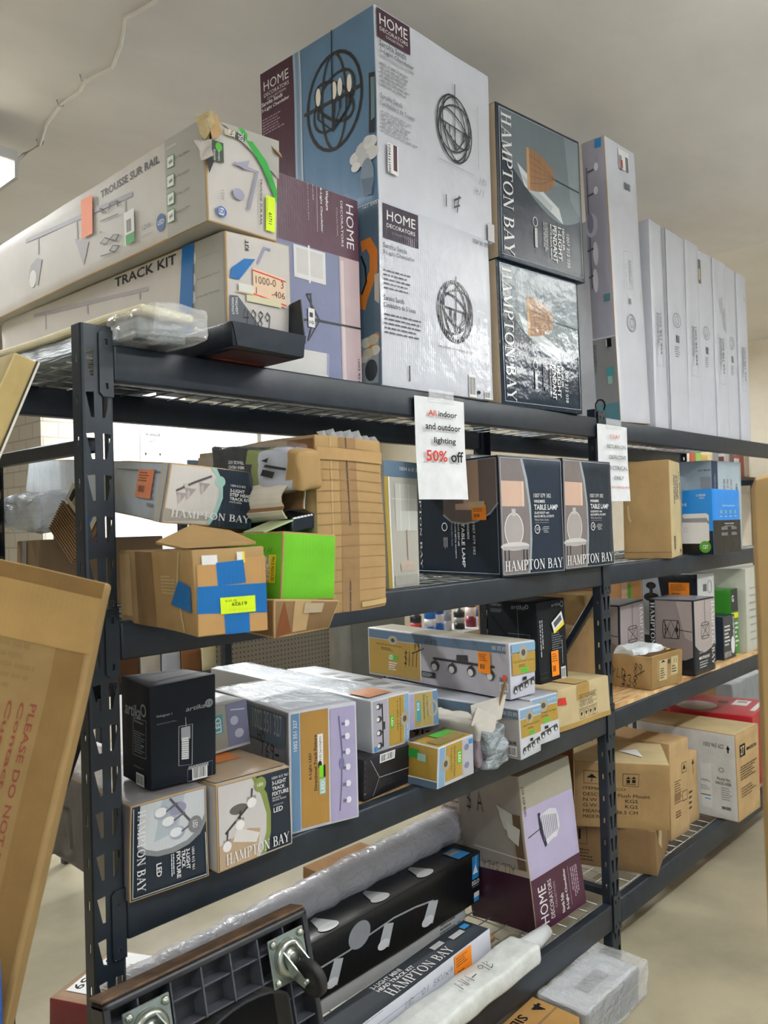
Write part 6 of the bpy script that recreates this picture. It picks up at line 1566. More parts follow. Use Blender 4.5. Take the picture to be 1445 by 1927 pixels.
# ---- cartons on the third shelf, far bay
b = Box('cardboard_box', 'open brown box with white plastic inside and a handwritten price', 'box', (3.0, 0.002, 0.887, -0.062, 0.248, 0.17, 0.128, 0, 0), 'kraft', 'kraft', bul=0.003, jit=0.004)
b.t('L', 'PLD', 0.004, 0.274, 0.351, 0.594, 'ink', 0, 'hand')
b.t('L', '$38', 0.257, 0.004, 0.658, 0.44, 'ink', 0, 'hand')
b.t('L', '89', 0.567, 0.426, 0.776, 0.785, 'ink', 0, 'hand')
b.l('L', [(0.584, 0.363), (0.842, 0.577)], 0.003, 'ink')
b.r('F', 0.004, 0.004, 0.18, 0.996, 'tape')
b.r('F', 0.18, 0.004, 0.996, 0.25, 'tape')
b.r('F', 0.18, 0.85, 0.996, 0.996, 'tape')
b.r('F', 0.85, 0.2, 0.996, 0.9, 'tape')
b.r('F', 0.25, 0.2, 0.5, 0.82, 'tan')
b.r('F', 0.62, 0.3, 0.85, 0.85, 'tan')
b.ln('F', 0.28, 0.25, 0.45, 0.6, 5, 'ink')
b.ln('F', 0.65, 0.35, 0.82, 0.6, 3, 'ink')
b.p('F', [(0.28, 0.75), (0.36, 0.82), (0.44, 0.75)], 'ink')
b.bar('F', 0.5, 0.65, 0.62, 0.82, bg=None)
b.l('F', [(0.72, 0.65), (0.72, 0.8)], 0.003, 'ink')
b.l('F', [(0.79, 0.65), (0.79, 0.8)], 0.003, 'ink')
b.r('T', 0.04, 0.06, 0.96, 0.94, '#5a4429')  # dark panel on the top stands in for the shaded inside
b.done()

openbox = b
b = Box('pendant_box', 'white and navy mini pendant carton with a black cage lamp, front of the pair', 'box', (3.366, -0.02, 0.887, 0.003, 0.216, 0.2, 0.315, 0, 0), 'navyd', 'gloss', group='cage lamp mini pendant cartons', base_faces={'T': '#7b7d82'})
b.p('L', [(0.03, 0.98), (0.97, 0.98), (0.97, 0.25), (0.8, 0.2), (0.6, 0.2), (0.4, 0.25), (0.2, 0.35), (0.12, 0.45), (0.1, 0.98)], '#8a7f7d')
b.p('L', [(0.62, 0.98), (0.97, 0.98), (0.97, 0.45), (0.8, 0.5)], '#a39896')
b.r('L', 0.03, 0.02, 0.14, 0.98, 'navyd')
b.t('L', 'HAMPTON BAY', 0.03, 0.1, 0.13, 0.95, 'paper', -90, 'serif')
b.r('L', 0.3, 0.22, 0.6, 0.34, '#bfc0b8')
b.r('L', 0.34, 0.24, 0.56, 0.32, '#7f9a66')
b.e('L', 0.340, 0.600, 0.030, 0.120, 'ink', 0.003, 0, 0, 360)
b.e('L', 0.660, 0.600, 0.030, 0.120, 'ink', 0.003, 0, 0, 360)
b.l('L', [(0.34, 0.72), (0.66, 0.72)], 0.003, 'ink')
b.l('L', [(0.34, 0.48), (0.66, 0.48)], 0.003, 'ink')
b.l('L', [(0.35, 0.5), (0.5, 0.72), (0.66, 0.5)], 0.003, 'ink')
b.l('L', [(0.35, 0.7), (0.5, 0.48), (0.66, 0.7)], 0.003, 'ink')
b.l('L', [(0.34, 0.6), (0.45, 0.6)], 0.002, 'ink')
b.r('L', 0.6, 0.57, 0.66, 0.63, 'ink')
b.l('L', [(0.66, 0.6), (0.97, 0.58)], 0.003, 'ink')
b.p('F', [(0.02, 0.98), (0.98, 0.98), (0.98, 0.4), (0.8, 0.32), (0.5, 0.28), (0.2, 0.32), (0.02, 0.4)], '#a39a98')
b.e('F', 0.500, 0.660, 0.180, 0.020, 'ink', 0.003, 0, 0, 360)
b.e('F', 0.500, 0.480, 0.180, 0.020, 'ink', 0.003, 0, 0, 360)
b.l('F', [(0.32, 0.66), (0.32, 0.48)], 0.003, 'ink')
b.l('F', [(0.68, 0.66), (0.68, 0.48)], 0.003, 'ink')
b.l('F', [(0.32, 0.66), (0.68, 0.48)], 0.003, 'ink')
b.l('F', [(0.68, 0.66), (0.32, 0.48)], 0.003, 'ink')
b.l('F', [(0.5, 0.98), (0.5, 0.6)], 0.003, 'ink')
b.t('F', 'HAMPTON BAY', 0.8, 0.08, 0.94, 0.95, 'paper', -90, 'serif')
b.t('F', '1003 418 677', 0.2, 0.28, 0.5, 0.3, 'paper', 0, 'sans')
b.t('F', 'MINI PENDANT', 0.18, 0.2, 0.7, 0.24, 'paper', 0, 'bold')
b.ln('F', 0.2, 0.08, 0.6, 0.18, 3, 'greyl')
b.done()

b = Box('pendant_box', 'white and navy mini pendant carton half hidden, left of the pair', 'box', (3.12, 0.19, 0.887, 0.0, 0.22, 0.2, 0.31, 0, 0), 'navyd', 'gloss', group='cage lamp mini pendant cartons', base_faces={'T': '#7b7d82'})
b.p('L', [(0.03, 0.98), (0.97, 0.98), (0.97, 0.25), (0.8, 0.2), (0.6, 0.2), (0.4, 0.25), (0.2, 0.35), (0.12, 0.45), (0.1, 0.98)], '#8a7f7d')
b.p('L', [(0.62, 0.98), (0.97, 0.98), (0.97, 0.45), (0.8, 0.5)], '#a39896')
b.r('L', 0.03, 0.02, 0.14, 0.98, 'navyd')
b.t('L', 'HAMPTON BAY', 0.03, 0.1, 0.13, 0.95, 'paper', -90, 'serif')
b.r('L', 0.3, 0.22, 0.6, 0.34, '#bfc0b8')
b.r('L', 0.34, 0.24, 0.56, 0.32, '#7f9a66')
b.e('L', 0.340, 0.600, 0.030, 0.120, 'ink', 0.003, 0, 0, 360)
b.e('L', 0.660, 0.600, 0.030, 0.120, 'ink', 0.003, 0, 0, 360)
b.l('L', [(0.34, 0.72), (0.66, 0.72)], 0.003, 'ink')
b.l('L', [(0.34, 0.48), (0.66, 0.48)], 0.003, 'ink')
b.l('L', [(0.35, 0.5), (0.5, 0.72), (0.66, 0.5)], 0.003, 'ink')
b.l('L', [(0.35, 0.7), (0.5, 0.48), (0.66, 0.7)], 0.003, 'ink')
b.l('L', [(0.34, 0.6), (0.45, 0.6)], 0.002, 'ink')
b.r('L', 0.6, 0.57, 0.66, 0.63, 'ink')
b.l('L', [(0.66, 0.6), (0.97, 0.58)], 0.003, 'ink')
b.p('F', [(0.02, 0.98), (0.98, 0.98), (0.98, 0.4), (0.8, 0.32), (0.5, 0.28), (0.2, 0.32), (0.02, 0.4)], '#a39a98')
b.e('F', 0.500, 0.660, 0.180, 0.020, 'ink', 0.003, 0, 0, 360)
b.e('F', 0.500, 0.480, 0.180, 0.020, 'ink', 0.003, 0, 0, 360)
b.l('F', [(0.32, 0.66), (0.32, 0.48)], 0.003, 'ink')
b.l('F', [(0.68, 0.66), (0.68, 0.48)], 0.003, 'ink')
b.l('F', [(0.32, 0.66), (0.68, 0.48)], 0.003, 'ink')
b.l('F', [(0.68, 0.66), (0.32, 0.48)], 0.003, 'ink')
b.l('F', [(0.5, 0.98), (0.5, 0.6)], 0.003, 'ink')
b.t('F', 'HAMPTON BAY', 0.8, 0.08, 0.94, 0.95, 'paper', -90, 'serif')
b.t('F', '1003 418 677', 0.2, 0.28, 0.5, 0.3, 'paper', 0, 'sans')
b.t('F', 'MINI PENDANT', 0.18, 0.2, 0.7, 0.24, 'paper', 0, 'bold')
b.ln('F', 0.2, 0.08, 0.6, 0.18, 3, 'greyl')
b.done()

b = Box('ceiling_light_box', 'tall semi-flush light carton with an orange sticker, behind the mini pendant boxes', 'box', (3.6, 0.06, 0.887, -0.05, 0.17, 0.27, 0.405, 0, 0), '#c0c2c0', 'gloss', base_faces={'L': '#10161e', 'T': '#1c2026'})
b.p('L', [(0.02, 0.98), (0.3, 0.98), (0.4, 0.6), (0.42, 0.3), (0.02, 0.3)], '#a9b0b8')
b.e('L', 0.180, 0.860, 0.090, 0.040, 'ink', 0, 0, 0, 360)
b.e('L', 0.180, 0.730, 0.140, 0.050, 'ink', 0, 0, 0, 360)
b.r('L', 0.15, 0.75, 0.21, 0.88, '#2a2a2a')
b.t('L', 'SEMI FLUSH', 0.55, 0.56, 0.95, 0.6, 'paper', 0, 'bold')
b.t('L', '2-LIGHT', 0.75, 0.62, 0.97, 0.67, 'paper', 0, 'bold')
b.patch('price_sticker')
b.r('L', 0.5, 0.7, 0.86, 0.9, 'orange')
b.bar('L', 0.543, 0.73, 0.716, 0.79, bg=None)
b.ln('L', 0.536, 0.81, 0.824, 0.884, 4, 'rust')
b.back()
b.ln('F', 0.1, 0.3, 0.9, 0.6, 7, 'greyd')
b.r('F', 0.3, 0.8, 0.5, 0.88, 'greyd')
b.e('F', 0.700, 0.850, 0.120, 0.070, 'grey', 0.004, 0, 0, 360)
b.t('F', '1003 340 64', 0.05, 0.22, 0.9, 0.27, 'ink', 180, 'bold')
b.r('F', 0.004, 0.004, 0.996, 0.2, 'navy')
b.done()

b = Box('ceiling_light_box', 'narrow navy flush mount carton right of the cage lamp boxes', 'box', (3.8, 0.03, 0.887, 0, 0.15, 0.3, 0.2, 0, 0), 'navy', 'gloss')
b.r('F', 0.004, 0.004, 0.65, 0.996, '#2b3036')
b.t('F', 'FLUSH MOUNT', 0.8, 0.3, 0.92, 0.95, 'paper', -90, 'bold')
b.ln('F', 0.1, 0.3, 0.55, 0.8, 6, 'paper')
b.e('F', 0.750, 0.300, 0.150, 0.200, '#e0e0e0', 0, 0, 0, 360)
b.t('F', 'HAMPTON BAY', 0.05, 0.05, 0.62, 0.18, 'paper', 0, 'serif')
b.done()

b = Box('fan_box', 'slim bright green edged carton on the far plywood shelf', 'box', (3.97, 0.05, 0.887, 0, 0.075, 0.3, 0.31, 0, 0), '#3a8c28', 'gloss')
b.r('F', 0.004, 0.65, 0.996, 0.996, '#202326')
b.r('F', 0.004, 0.55, 0.996, 0.63, 'yellow')
b.ln('F', 0.1, 0.1, 0.9, 0.5, 6, 'paper')
b.t('F', 'G', 0.1, 0.8, 0.4, 0.9, 'paper', 0, 'bold')
b.done()

b = Box('cardboard_box', 'pale carton with a teal edge, last on the far plywood shelf', 'box', (4.07, 0.02, 0.887, 0, 0.32, 0.3, 0.4, 0, 0), '#c4c3b6', 'gloss', base_faces={'F': '#bfc0b4'})
b.r('F', 0.68, 0.004, 0.996, 0.996, '#4f9296')
b.t('F', 'AS', 0.72, 0.4, 0.8, 0.55, '#2a5a60', -90, 'bold')
b.ln('F', 0.15, 0.1, 0.5, 0.8, 8, 'grey', fill=0.2)
b.done()

# ---- cartons on the bottom shelf
b = Box('chandelier_box', 'tilted lilac and plum chandelier carton on the bottom shelf', 'box', (2.2702, 0.0759, 0.2107, -0.0943, 0.2801, 0.2762, 0.5101, -0.0779, -0.0575), '#b3abc9', 'gloss', edge='#b8a98c', base_faces={'L': '#9c968f', 'T': '#8f8a80'}, bul=0.004, jit=0.006)
b.r('F', 0.004, 0.78, 0.996, 0.996, '#a39f8e')
b.r('F', 0.004, 0.004, 0.996, 0.34, 'plum')
b.t('F', 'HOME', 0.1, 0.04, 0.24, 0.28, 'paper', 90, 'sans')
b.t('F', 'DECORATORS', 0.28, 0.05, 0.35, 0.29, 'paper', 90, 'sans')
b.t('F', 'COLLECTION', 0.38, 0.1, 0.42, 0.26, '#b9a5b2', 90, 'sans')
b.t('F', 'North Falls', 0.5, 0.04, 0.56, 0.16, 'paper', 90, 'bold')
b.t('F', '5-Light Chandelier', 0.6, 0.04, 0.66, 0.3, 'paper', 90, 'bold')
b.l('F', [(0.71, 0.05), (0.71, 0.3)], 0.0015, '#b9a5b2')
b.ln('F', 0.75, 0.05, 0.9, 0.28, 4, '#b9a5b2', vert=True)
b.t('F', '1008 859 027', 0.03, 0.74, 0.07, 0.93, 'ink', 90, 'sans')
b.l('F', [(0.06, 0.6), (0.3, 0.62)], 0.003, 'ink')
b.p('F', [(0.27, 0.72), (0.31, 0.72), (0.33, 0.6), (0.38, 0.5), (0.34, 0.49), (0.28, 0.6)], '#26263a')
b.p('F', [(0.3, 0.7), (0.5, 0.72), (0.62, 0.7), (0.66, 0.64), (0.66, 0.58), (0.58, 0.52), (0.5, 0.52), (0.38, 0.5), (0.34, 0.6)], '#d6d3dc')
b.l('F', [(0.32, 0.7), (0.34, 0.53)], 0.003, '#6f6c8c')
b.l('F', [(0.355, 0.696), (0.373, 0.534)], 0.003, '#6f6c8c')
b.l('F', [(0.39, 0.692), (0.406, 0.538)], 0.003, '#6f6c8c')
b.l('F', [(0.425, 0.688), (0.439, 0.542)], 0.003, '#6f6c8c')
b.l('F', [(0.46, 0.684), (0.472, 0.546)], 0.003, '#6f6c8c')
b.l('F', [(0.495, 0.68), (0.505, 0.55)], 0.003, '#6f6c8c')
b.l('F', [(0.53, 0.676), (0.538, 0.554)], 0.003, '#6f6c8c')
b.l('F', [(0.565, 0.672), (0.571, 0.558)], 0.003, '#6f6c8c')
b.l('F', [(0.6, 0.668), (0.604, 0.562)], 0.003, '#6f6c8c')
b.r('L', 0.004, 0.004, 0.996, 0.36, '#3d1c2e')
b.r('L', 0.2, 0.36, 0.996, 0.4, '#b5a999')
b.r('L', 0.85, 0.4, 0.97, 0.75, '#6b5540')
b.p('L', [(0.62, 0.8), (0.85, 0.75), (0.85, 0.62), (0.7, 0.65)], '#c6c9c4')
b.p('L', [(0.75, 0.7), (0.95, 0.66), (0.9, 0.55), (0.75, 0.6)], '#d0d2cc')
b.t('L', '$YA', 0.15, 0.72, 0.4, 0.88, 'ink', 0, 'hand')
b.t('L', 'ALL SABA', 0.3, 0.36, 0.8, 0.42, 'ink', 180, 'hand')
b.l('L', [(0.2, 0.5), (0.996, 0.47)], 0.004, '#d0d0cc')
b.done()

b = Box('spotlight_box', 'long black spotlight box with four grey lamp pictures and a blue logo end', 'box', (1.175, 0.27, 0.262, 0.03, 1.1, 0.115, 0.172, 0, 0), 'black', 'gloss', bul=0.002, base_faces={'T': '#101114'})
b.r('F', 0.955, 0.5, 0.99, 0.95, '#1f7fc0')
b.p('F', [(0.958, 0.6), (0.985, 0.6), (0.972, 0.78)], 'paper')
b.l('F', [(0.975, 0.75), (0.975, 0.95)], 0.002, 'paper')
b.t('F', 'EGLO', 0.955, 0.38, 0.992, 0.47, 'paper', 0, 'bold')
b.t('F', 'my light my style', 0.957, 0.33, 0.99, 0.36, 'greyl', 0, 'sans')
b.r('F', 0.965, 0.03, 0.992, 0.12, 'cyan')
b.r('F', 0.965, 0.12, 0.992, 0.22, 'paper')
b.l('F', [(0.28, 0.538), (0.409, 0.549), (0.491, 0.614), (0.587, 0.659), (0.678, 0.628), (0.762, 0.553)], 0.006, '#9a9da0')
b.e('F', 0.450, 0.715, 0.042, 0.230, '#8f9296', 0, 0, 0, 360)
b.p('F', [(0.358, 0.551), (0.39, 0.486), (0.369, 0.087), (0.333, 0.17)], '#b8bbbe')
b.e('F', 0.351, 0.175, 0.021, 0.081, '#dcdee0', 0, 0, 0, 360)
b.p('F', [(0.549, 0.648), (0.586, 0.579), (0.566, 0.203), (0.524, 0.291)], '#b8bbbe')
b.e('F', 0.545, 0.297, 0.024, 0.087, '#dcdee0', 0, 0, 0, 360)
b.p('F', [(0.742, 0.585), (0.784, 0.511), (0.76, 0.135), (0.712, 0.229)], '#b8bbbe')
b.e('F', 0.736, 0.235, 0.027, 0.093, '#dcdee0', 0, 0, 0, 360)
b.ln('F', 0.272, 0.004, 0.396, 0.004, 7, '#55585e')
b.r('T', 0.9, 0.1, 0.96, 0.7, 'cyan')
b.r('T', 0.905, 0.4, 0.95, 0.65, 'greyl')
cx = 0.365; b.p('T', [(cx-.012, .8), (cx+.005, .85), (cx+.035, .3), (cx-.03, .3)], '#b4b7ba').e('T', cx, .28, .034, .16, '#d4d6d8')
cx = 0.565; b.p('T', [(cx-.012, .8), (cx+.005, .85), (cx+.035, .3), (cx-.03, .3)], '#b4b7ba').e('T', cx, .28, .034, .16, '#d4d6d8')
cx = 0.760; b.p('T', [(cx-.012, .8), (cx+.005, .85), (cx+.035, .3), (cx-.03, .3)], '#b4b7ba').e('T', cx, .28, .034, .16, '#d4d6d8')
b.done()

b = Box('cardboard_box', 'pale grey box supporting the long black spotlight box', 'box', (1.2, 0.285, 0.211, 0.03, 1.0, 0.1, 0.05, 0, 0), '#b4b6b8', 'gloss')
b.ln('F', 0.86, 0.2, 0.95, 0.9, 3, 'greyd')
b.r('F', 0.95, 0.1, 0.97, 0.4, 'cyan')
b.done()

b = Box('track_light_box', 'long white track kit box with an orange sticker and handwriting, bottom shelf front', 'box', (1.024, 0.03, 0.213, 0.06, 1.02, 0.1, 0.106, 0, 0), 'white', 'matte', base_faces={'T': '#1d2730'}, bul=0.001)
b.t('F', 'MD .01 SKUX4', 0.581, 0.63, 0.799, 0.787, 'greyd', 0, 'hand')
b.t('F', '1004 612 899', 0.416, 0.978, 0.494, 0.996, 'ink', 0, 'bold')
b.l('F', [(0.46, 0.15), (0.66, 0.15), (0.66, 0.75), (0.46, 0.75), (0.46, 0.15)], 0.001, 'greyd')
b.patch('price_sticker')
b.r('F', 0.807, 0.21, 0.892, 0.975, 'orange')
b.bar('F', 0.817, 0.325, 0.858, 0.554, bg=None)
b.ln('F', 0.815, 0.631, 0.883, 0.913, 4, 'rust')
b.back()
b.t('T', 'HAMPTON BAY', 0.554, 0.15, 0.838, 0.5, 'paper', 0, 'serif')
b.t('T', '3-LIGHT MINI', 0.545, 0.72, 0.665, 0.88, 'paper', 0, 'bold')
b.t('T', 'HEAD TRACK KIT', 0.546, 0.54, 0.699, 0.68, 'paper', 0, 'bold')
b.r('T', 0.004, 0.004, 0.28, 0.996, '#a3a595')
b.e('T', 0.300, 0.400, 0.030, 0.400, '#8f9270', 0, 0, 0, 360)
b.r('T', 0.88, 0.5, 0.94, 0.7, 'greyl')
b.r('T', 0.95, 0.6, 0.98, 0.8, 'cyan')
b.r('T', 0.8, 0.6, 0.85, 0.8, 'greyl')
b.done()

b = Box('cardboard_box', 'brown carton with a paper label under the flush mount carton', 'box', (2.93, -0.03, 0.213, 0.3, 0.32, 0.35, 0.162, 0, 0), 'kraftd', 'kraft', bul=0.003)
b.l('L', [(0.1, 0.5), (0.25, 0.5), (0.25, 0.95), (0.1, 0.95), (0.1, 0.5)], 0.002, 'ink')
b.l('L', [(0.17, 0.6), (0.17, 0.85)], 0.008, 'ink')
b.ln('L', 0.1, 0.1, 0.35, 0.4, 4, '#4a3a28')
b.p('F', [(0.2, 0.95), (0.5, 0.98), (0.42, 0.35), (0.2, 0.6)], 'tan')
b.patch('paper_label')
b.p('F', [(0.55, 0.7), (0.85, 0.75), (0.85, 0.98), (0.55, 0.95)], 'tan')
b.t('F', 'H B97', 0.57, 0.76, 0.82, 0.92, 'ink', 0, 'hand')
b.done()

b = Box('cardboard_box', 'brown flush mount carton with umbrella and arrow symbols, far bay bottom shelf', 'box', (2.972, -0.066, 0.378, 0.516, 0.3, 0.349, 0.25, 0, 0), 'kraft', 'kraft', bul=0.003, base_faces={'T': 'tan'})
b.l('L', [(0.103, 0.864), (0.269, 0.858), (0.265, 0.664), (0.099, 0.671), (0.103, 0.864)], 0.002, 'ink')
b.p('L', [(0.131, 0.755), (0.187, 0.818), (0.242, 0.755)], 'ink')
b.l('L', [(0.187, 0.758), (0.186, 0.703), (0.169, 0.702)], 0.003, 'ink')
b.l('L', [(0.516, 0.843), (0.682, 0.842), (0.677, 0.65), (0.512, 0.657), (0.516, 0.843)], 0.002, 'ink')
b.p('L', [(0.546, 0.764), (0.572, 0.803), (0.597, 0.765)], 'ink')
b.p('L', [(0.553, 0.751), (0.589, 0.751), (0.588, 0.701), (0.552, 0.703)], 'ink')
b.p('L', [(0.603, 0.768), (0.63, 0.806), (0.655, 0.768)], 'ink')
b.p('L', [(0.611, 0.755), (0.647, 0.755), (0.646, 0.705), (0.61, 0.707)], 'ink')
b.l('L', [(0.543, 0.685), (0.648, 0.683)], 0.002, 'ink')
b.t('L', 'ITEM#: JB16-CO', 0.092, 0.564, 0.541, 0.617, '#3a2e20', 0, 'sans')
b.t('L', 'DESC: 33cm Flush Mount', 0.09, 0.476, 0.798, 0.529, '#3a2e20', 0, 'sans')
b.t('L', 'N.W.:            KGS', 0.089, 0.394, 0.67, 0.447, '#3a2e20', 0, 'sans')
b.t('L', 'G.W.:            KGS', 0.087, 0.31, 0.668, 0.363, '#3a2e20', 0, 'sans')
b.t('L', 'MEANS:    * 26.5 CM', 0.085, 0.221, 0.666, 0.274, '#3a2e20', 0, 'sans')
b.t('L', 'MADE IN', 0.083, 0.139, 0.265, 0.192, '#3a2e20', 0, 'sans')
b.patch('white_triangle', 'small white triangle')
b.p('T', [(0.25, 0.25), (0.6, 0.3), (0.5, 0.5)], 'paper')  # small white triangle on the carton top
b.done()

b = Box('cardboard_box', 'narrow upright brown carton beside the flush mount carton', 'box', (3.29, 0.071, 0.213, -0.022, 0.17, 0.36, 0.393, 0, 0), 'kraftl', 'kraft', bul=0.003, edge='kraftl')
b.ln('F', 0.2, 0.35, 0.6, 0.6, 10, '#5d4a30', vert=False, fill=0.4)
b.l('F', [(0.6, 0.65), (0.85, 0.65), (0.85, 0.75), (0.6, 0.75), (0.6, 0.65)], 0.003, 'ink')
b.p('F', [(0.65, 0.68), (0.8, 0.68), (0.72, 0.74)], 'ink')
b.l('F', [(0.62, 0.35), (0.88, 0.35), (0.88, 0.45), (0.62, 0.45), (0.62, 0.35)], 0.003, 'ink')
b.ln('F', 0.25, 0.2, 0.55, 0.28, 3, '#5d4a30')
b.r('F', 0.2, 0.38, 0.5, 0.47, 'kraftd')
b.done()

b = Box('cardboard_box', 'small tan carton with an up arrow between the narrow carton and the white one', 'box', (3.48, 0.09, 0.213, 0, 0.13, 0.3, 0.3, 0, 0), 'kraftl', 'kraft')
b.l('F', [(0.6, 0.7), (0.6, 0.88)], 0.004, 'ink')
b.p('F', [(0.5, 0.84), (0.7, 0.84), (0.6, 0.92)], 'ink')
b.ln('F', 0.2, 0.2, 0.5, 0.5, 4, '#5d4a30')
b.done()

b = Box('cardboard_box', 'large white sided brown carton with a model number, far right of the bottom shelf', 'box', (3.655, -0.063, 0.213, -0.029, 0.26, 0.46, 0.38, 0, 0), 'kraftl', 'kraft', base_faces={'L': '#cfd0d0', 'T': 'tan'}, edge='kraft')
b.t('L', '1003 965 622', 0.691, 0.82, 0.888, 0.87, 'ink', 0, 'sans')
b.p('L', [(0.909, 0.82), (0.946, 0.82), (0.927, 0.87)], 'ink')
b.r('L', 0.92, 0.78, 0.934, 0.82, 'ink')
b.e('L', 0.854, 0.571, 0.022, 0.024, 'grey', 0.004, 0, 0, 360)
b.ln('L', 0.846, 0.221, 0.945, 0.379, 6, 'grey')
b.bar('L', 0.837, 0.112, 0.942, 0.159, bg=None)
b.t('L', 'Model No.', 0.809, 0.451, 0.942, 0.485, 'ink', 0, 'sans')
b.t('L', '34635-HBB', 0.79, 0.399, 0.944, 0.435, 'ink', 0, 'sans')
b.r('L', 0.654, 0.104, 0.757, 0.622, '#dcdcda')
b.ln('L', 0.652, 0.406, 0.748, 0.434, 2, 'ink')
b.ln('L', 0.65, 0.304, 0.745, 0.365, 3, 'grey')
b.r('L', 0.647, 0.244, 0.744, 0.254, 'ink')
b.r('L', 0.686, 0.202, 0.742, 0.213, 'cyan')
b.r('F', 0.15, 0.72, 0.38, 0.86, 'ink')
b.t('F', '27', 0.18, 0.74, 0.34, 0.84, 'tan', 0, 'bold')
b.t('F', 'MADE IN', 0.45, 0.76, 0.85, 0.8, 'ink', 0, 'bold')
b.ln('F', 0.15, 0.45, 0.9, 0.62, 6, '#4a3a28')
b.ln('F', 0.15, 0.25, 0.8, 0.38, 4, '#6a5a40')
b.done()

b = Box('cardboard_box', 'plain brown carton at the back behind the white sided carton', 'box', (3.95, 0.46, 0.213, 0.1, 0.5, 0.3, 0.46, 0, 0), '#a5744a', 'kraft')
b.r('L', 0.6, 0.4, 0.85, 0.9, 'paper')
b.r('L', 0.68, 0.55, 0.78, 0.75, 'greyd')
b.patch('shipping_label')
b.r('F', 0.2, 0.5, 0.5, 0.95, 'paper')
b.bar('F', 0.3, 0.6, 0.42, 0.8)
b.done()

b = Box('cardboard_box', 'flat crimson carton lying at the back of the bottom shelf', 'box', (4.1, 0.02, 0.213, 0.12, 0.42, 0.5, 0.36, 0, 0), 'crimson', 'gloss', base_faces={'T': '#b32a40'})
b.e('T', 0.350, 0.600, 0.250, 0.200, '#c9c0c0', 0, 0, 0, 360)
b.r('T', 0.55, 0.15, 0.85, 0.3, 'paper')
b.r('T', 0.7, 0.18, 0.8, 0.27, 'grey')
b.r('T', 0.3, 0.03, 0.95, 0.08, 'paper')
b.t('T', '8', 0.6, 0.35, 0.75, 0.45, 'ink', 0, 'bold')
b.done()

b = Box('cardboard_box', 'tan carton with a white paper slip between the black box and mid post', 'box', (2.62, 0.21, 0.872, -0.05, 0.26, 0.25, 0.27, 0, 0), 'kraftd', 'kraft')
b.patch('paper_slip')
b.r('L', 0.35, 0.05, 0.98, 0.9, '#c9c4bb')
b.r('L', 0.6, 0.15, 0.85, 0.45, '#a39a8c')
b.t('L', '26.5 33.8', 0.5, 0.8, 0.9, 0.86, 'greyd', 0, 'sans')
b.done()

b = Box('cardboard_box', 'tall dark tan carton with a slanted barcode label, right behind the mid post', 'box', (2.86, 0.2, 0.887, 0.0, 0.2, 0.12, 0.37, 0, 0), '#8a7148', 'kraft')
b.patch('barcode_label')
b.p('F', [(0.5, 0.35), (0.65, 0.6), (0.92, 0.38), (0.78, 0.15)], 'paper')
b.p('F', [(0.65, 0.6), (0.72, 0.6), (0.98, 0.38), (0.92, 0.36)], 'greend')
b.p('F', [(0.62, 0.38), (0.68, 0.5), (0.82, 0.38), (0.76, 0.26)], 'greyd')
b.done()

b = Box('cardboard_box', 'pale speckled carton behind the tilted plum carton', 'box', (2.31, 0.372, 0.213, 0, 0.24, 0.12, 0.45, 0, 0), '#b8aea8', 'wrap')
b.ln('L', 0.1, 0.1, 0.9, 0.9, 16, '#8a6f68', fill=0.3)
b.ln('F', 0.1, 0.1, 0.9, 0.9, 16, '#8a6f68', fill=0.3)
b.done()

# ------------------------------------------------------------------ loose things on the rack
def crumple(bm, amp, sc, seed=0):
    o = Vector((seed*7.3, seed*3.1, seed))
    for v in bm.verts: v.co += noise.noise_vector(v.co*sc+o)*amp
def grid_box(bm, x0, y0, z0, x1, y1, z1, step, bev=.01, mi=0):
    n0 = len(bm.verts); b2 = bmesh.new(); bx(b2, x0, y0, z0, x1, y1, z1, bev, mi, 2)
    for ax, a, b in ((0, x0, x1), (1, y0, y1), (2, z0, z1)):
        n = max(1, int((b-a)/step))
        for i in range(1, n):
            co = [0, 0, 0]; co[ax] = a+(b-a)*i/n; no = [0, 0, 0]; no[ax] = 1; bmesh.ops.bisect_plane(b2, geom=b2.verts[:]+b2.edges[:]+b2.faces[:], plane_co=co, plane_no=no)
    me = bpy.data.meshes.new('x'); b2.to_mesh(me); b2.free(); bm.from_mesh(me); bpy.data.meshes.remove(me)
# foam strip and silver bundle in film on the top shelf, left end
bm = bmesh.new(); grid_box(bm, 0, 0, .045, .12, 1.05, .062, .04, .006); crumple(bm, .003, 9, 1)
fs = tag(obj('foam_strip', bm, noisy('cream_foam', '#e2dab8', '#efe9cc', 20, .8, 0, .3), loc=(.80, -.08, 1.908), rot=(0, 0, .05)), 'cream foam strip over a silver bundle in clear film, above the left post', 'foam')
bm = bmesh.new(); grid_box(bm, .004, .02, .001, .116, 1.03, .044, .02, .008); crumple(bm, .003, 20, 2); obj('silver_bundle', bm, noisy('silver_film', '#6f777c', '#a9b2b8', 30, .2, .3, .8, stretch=(1, .3, 3)), fs)
bm = bmesh.new(); grid_box(bm, -.004, -.04, -.0, .124, .12, .06, .012, .012); crumple(bm, .009, 20, 5); obj('film_end', bm, film('crinkled_film2', .3, 1.0, 22), fs)
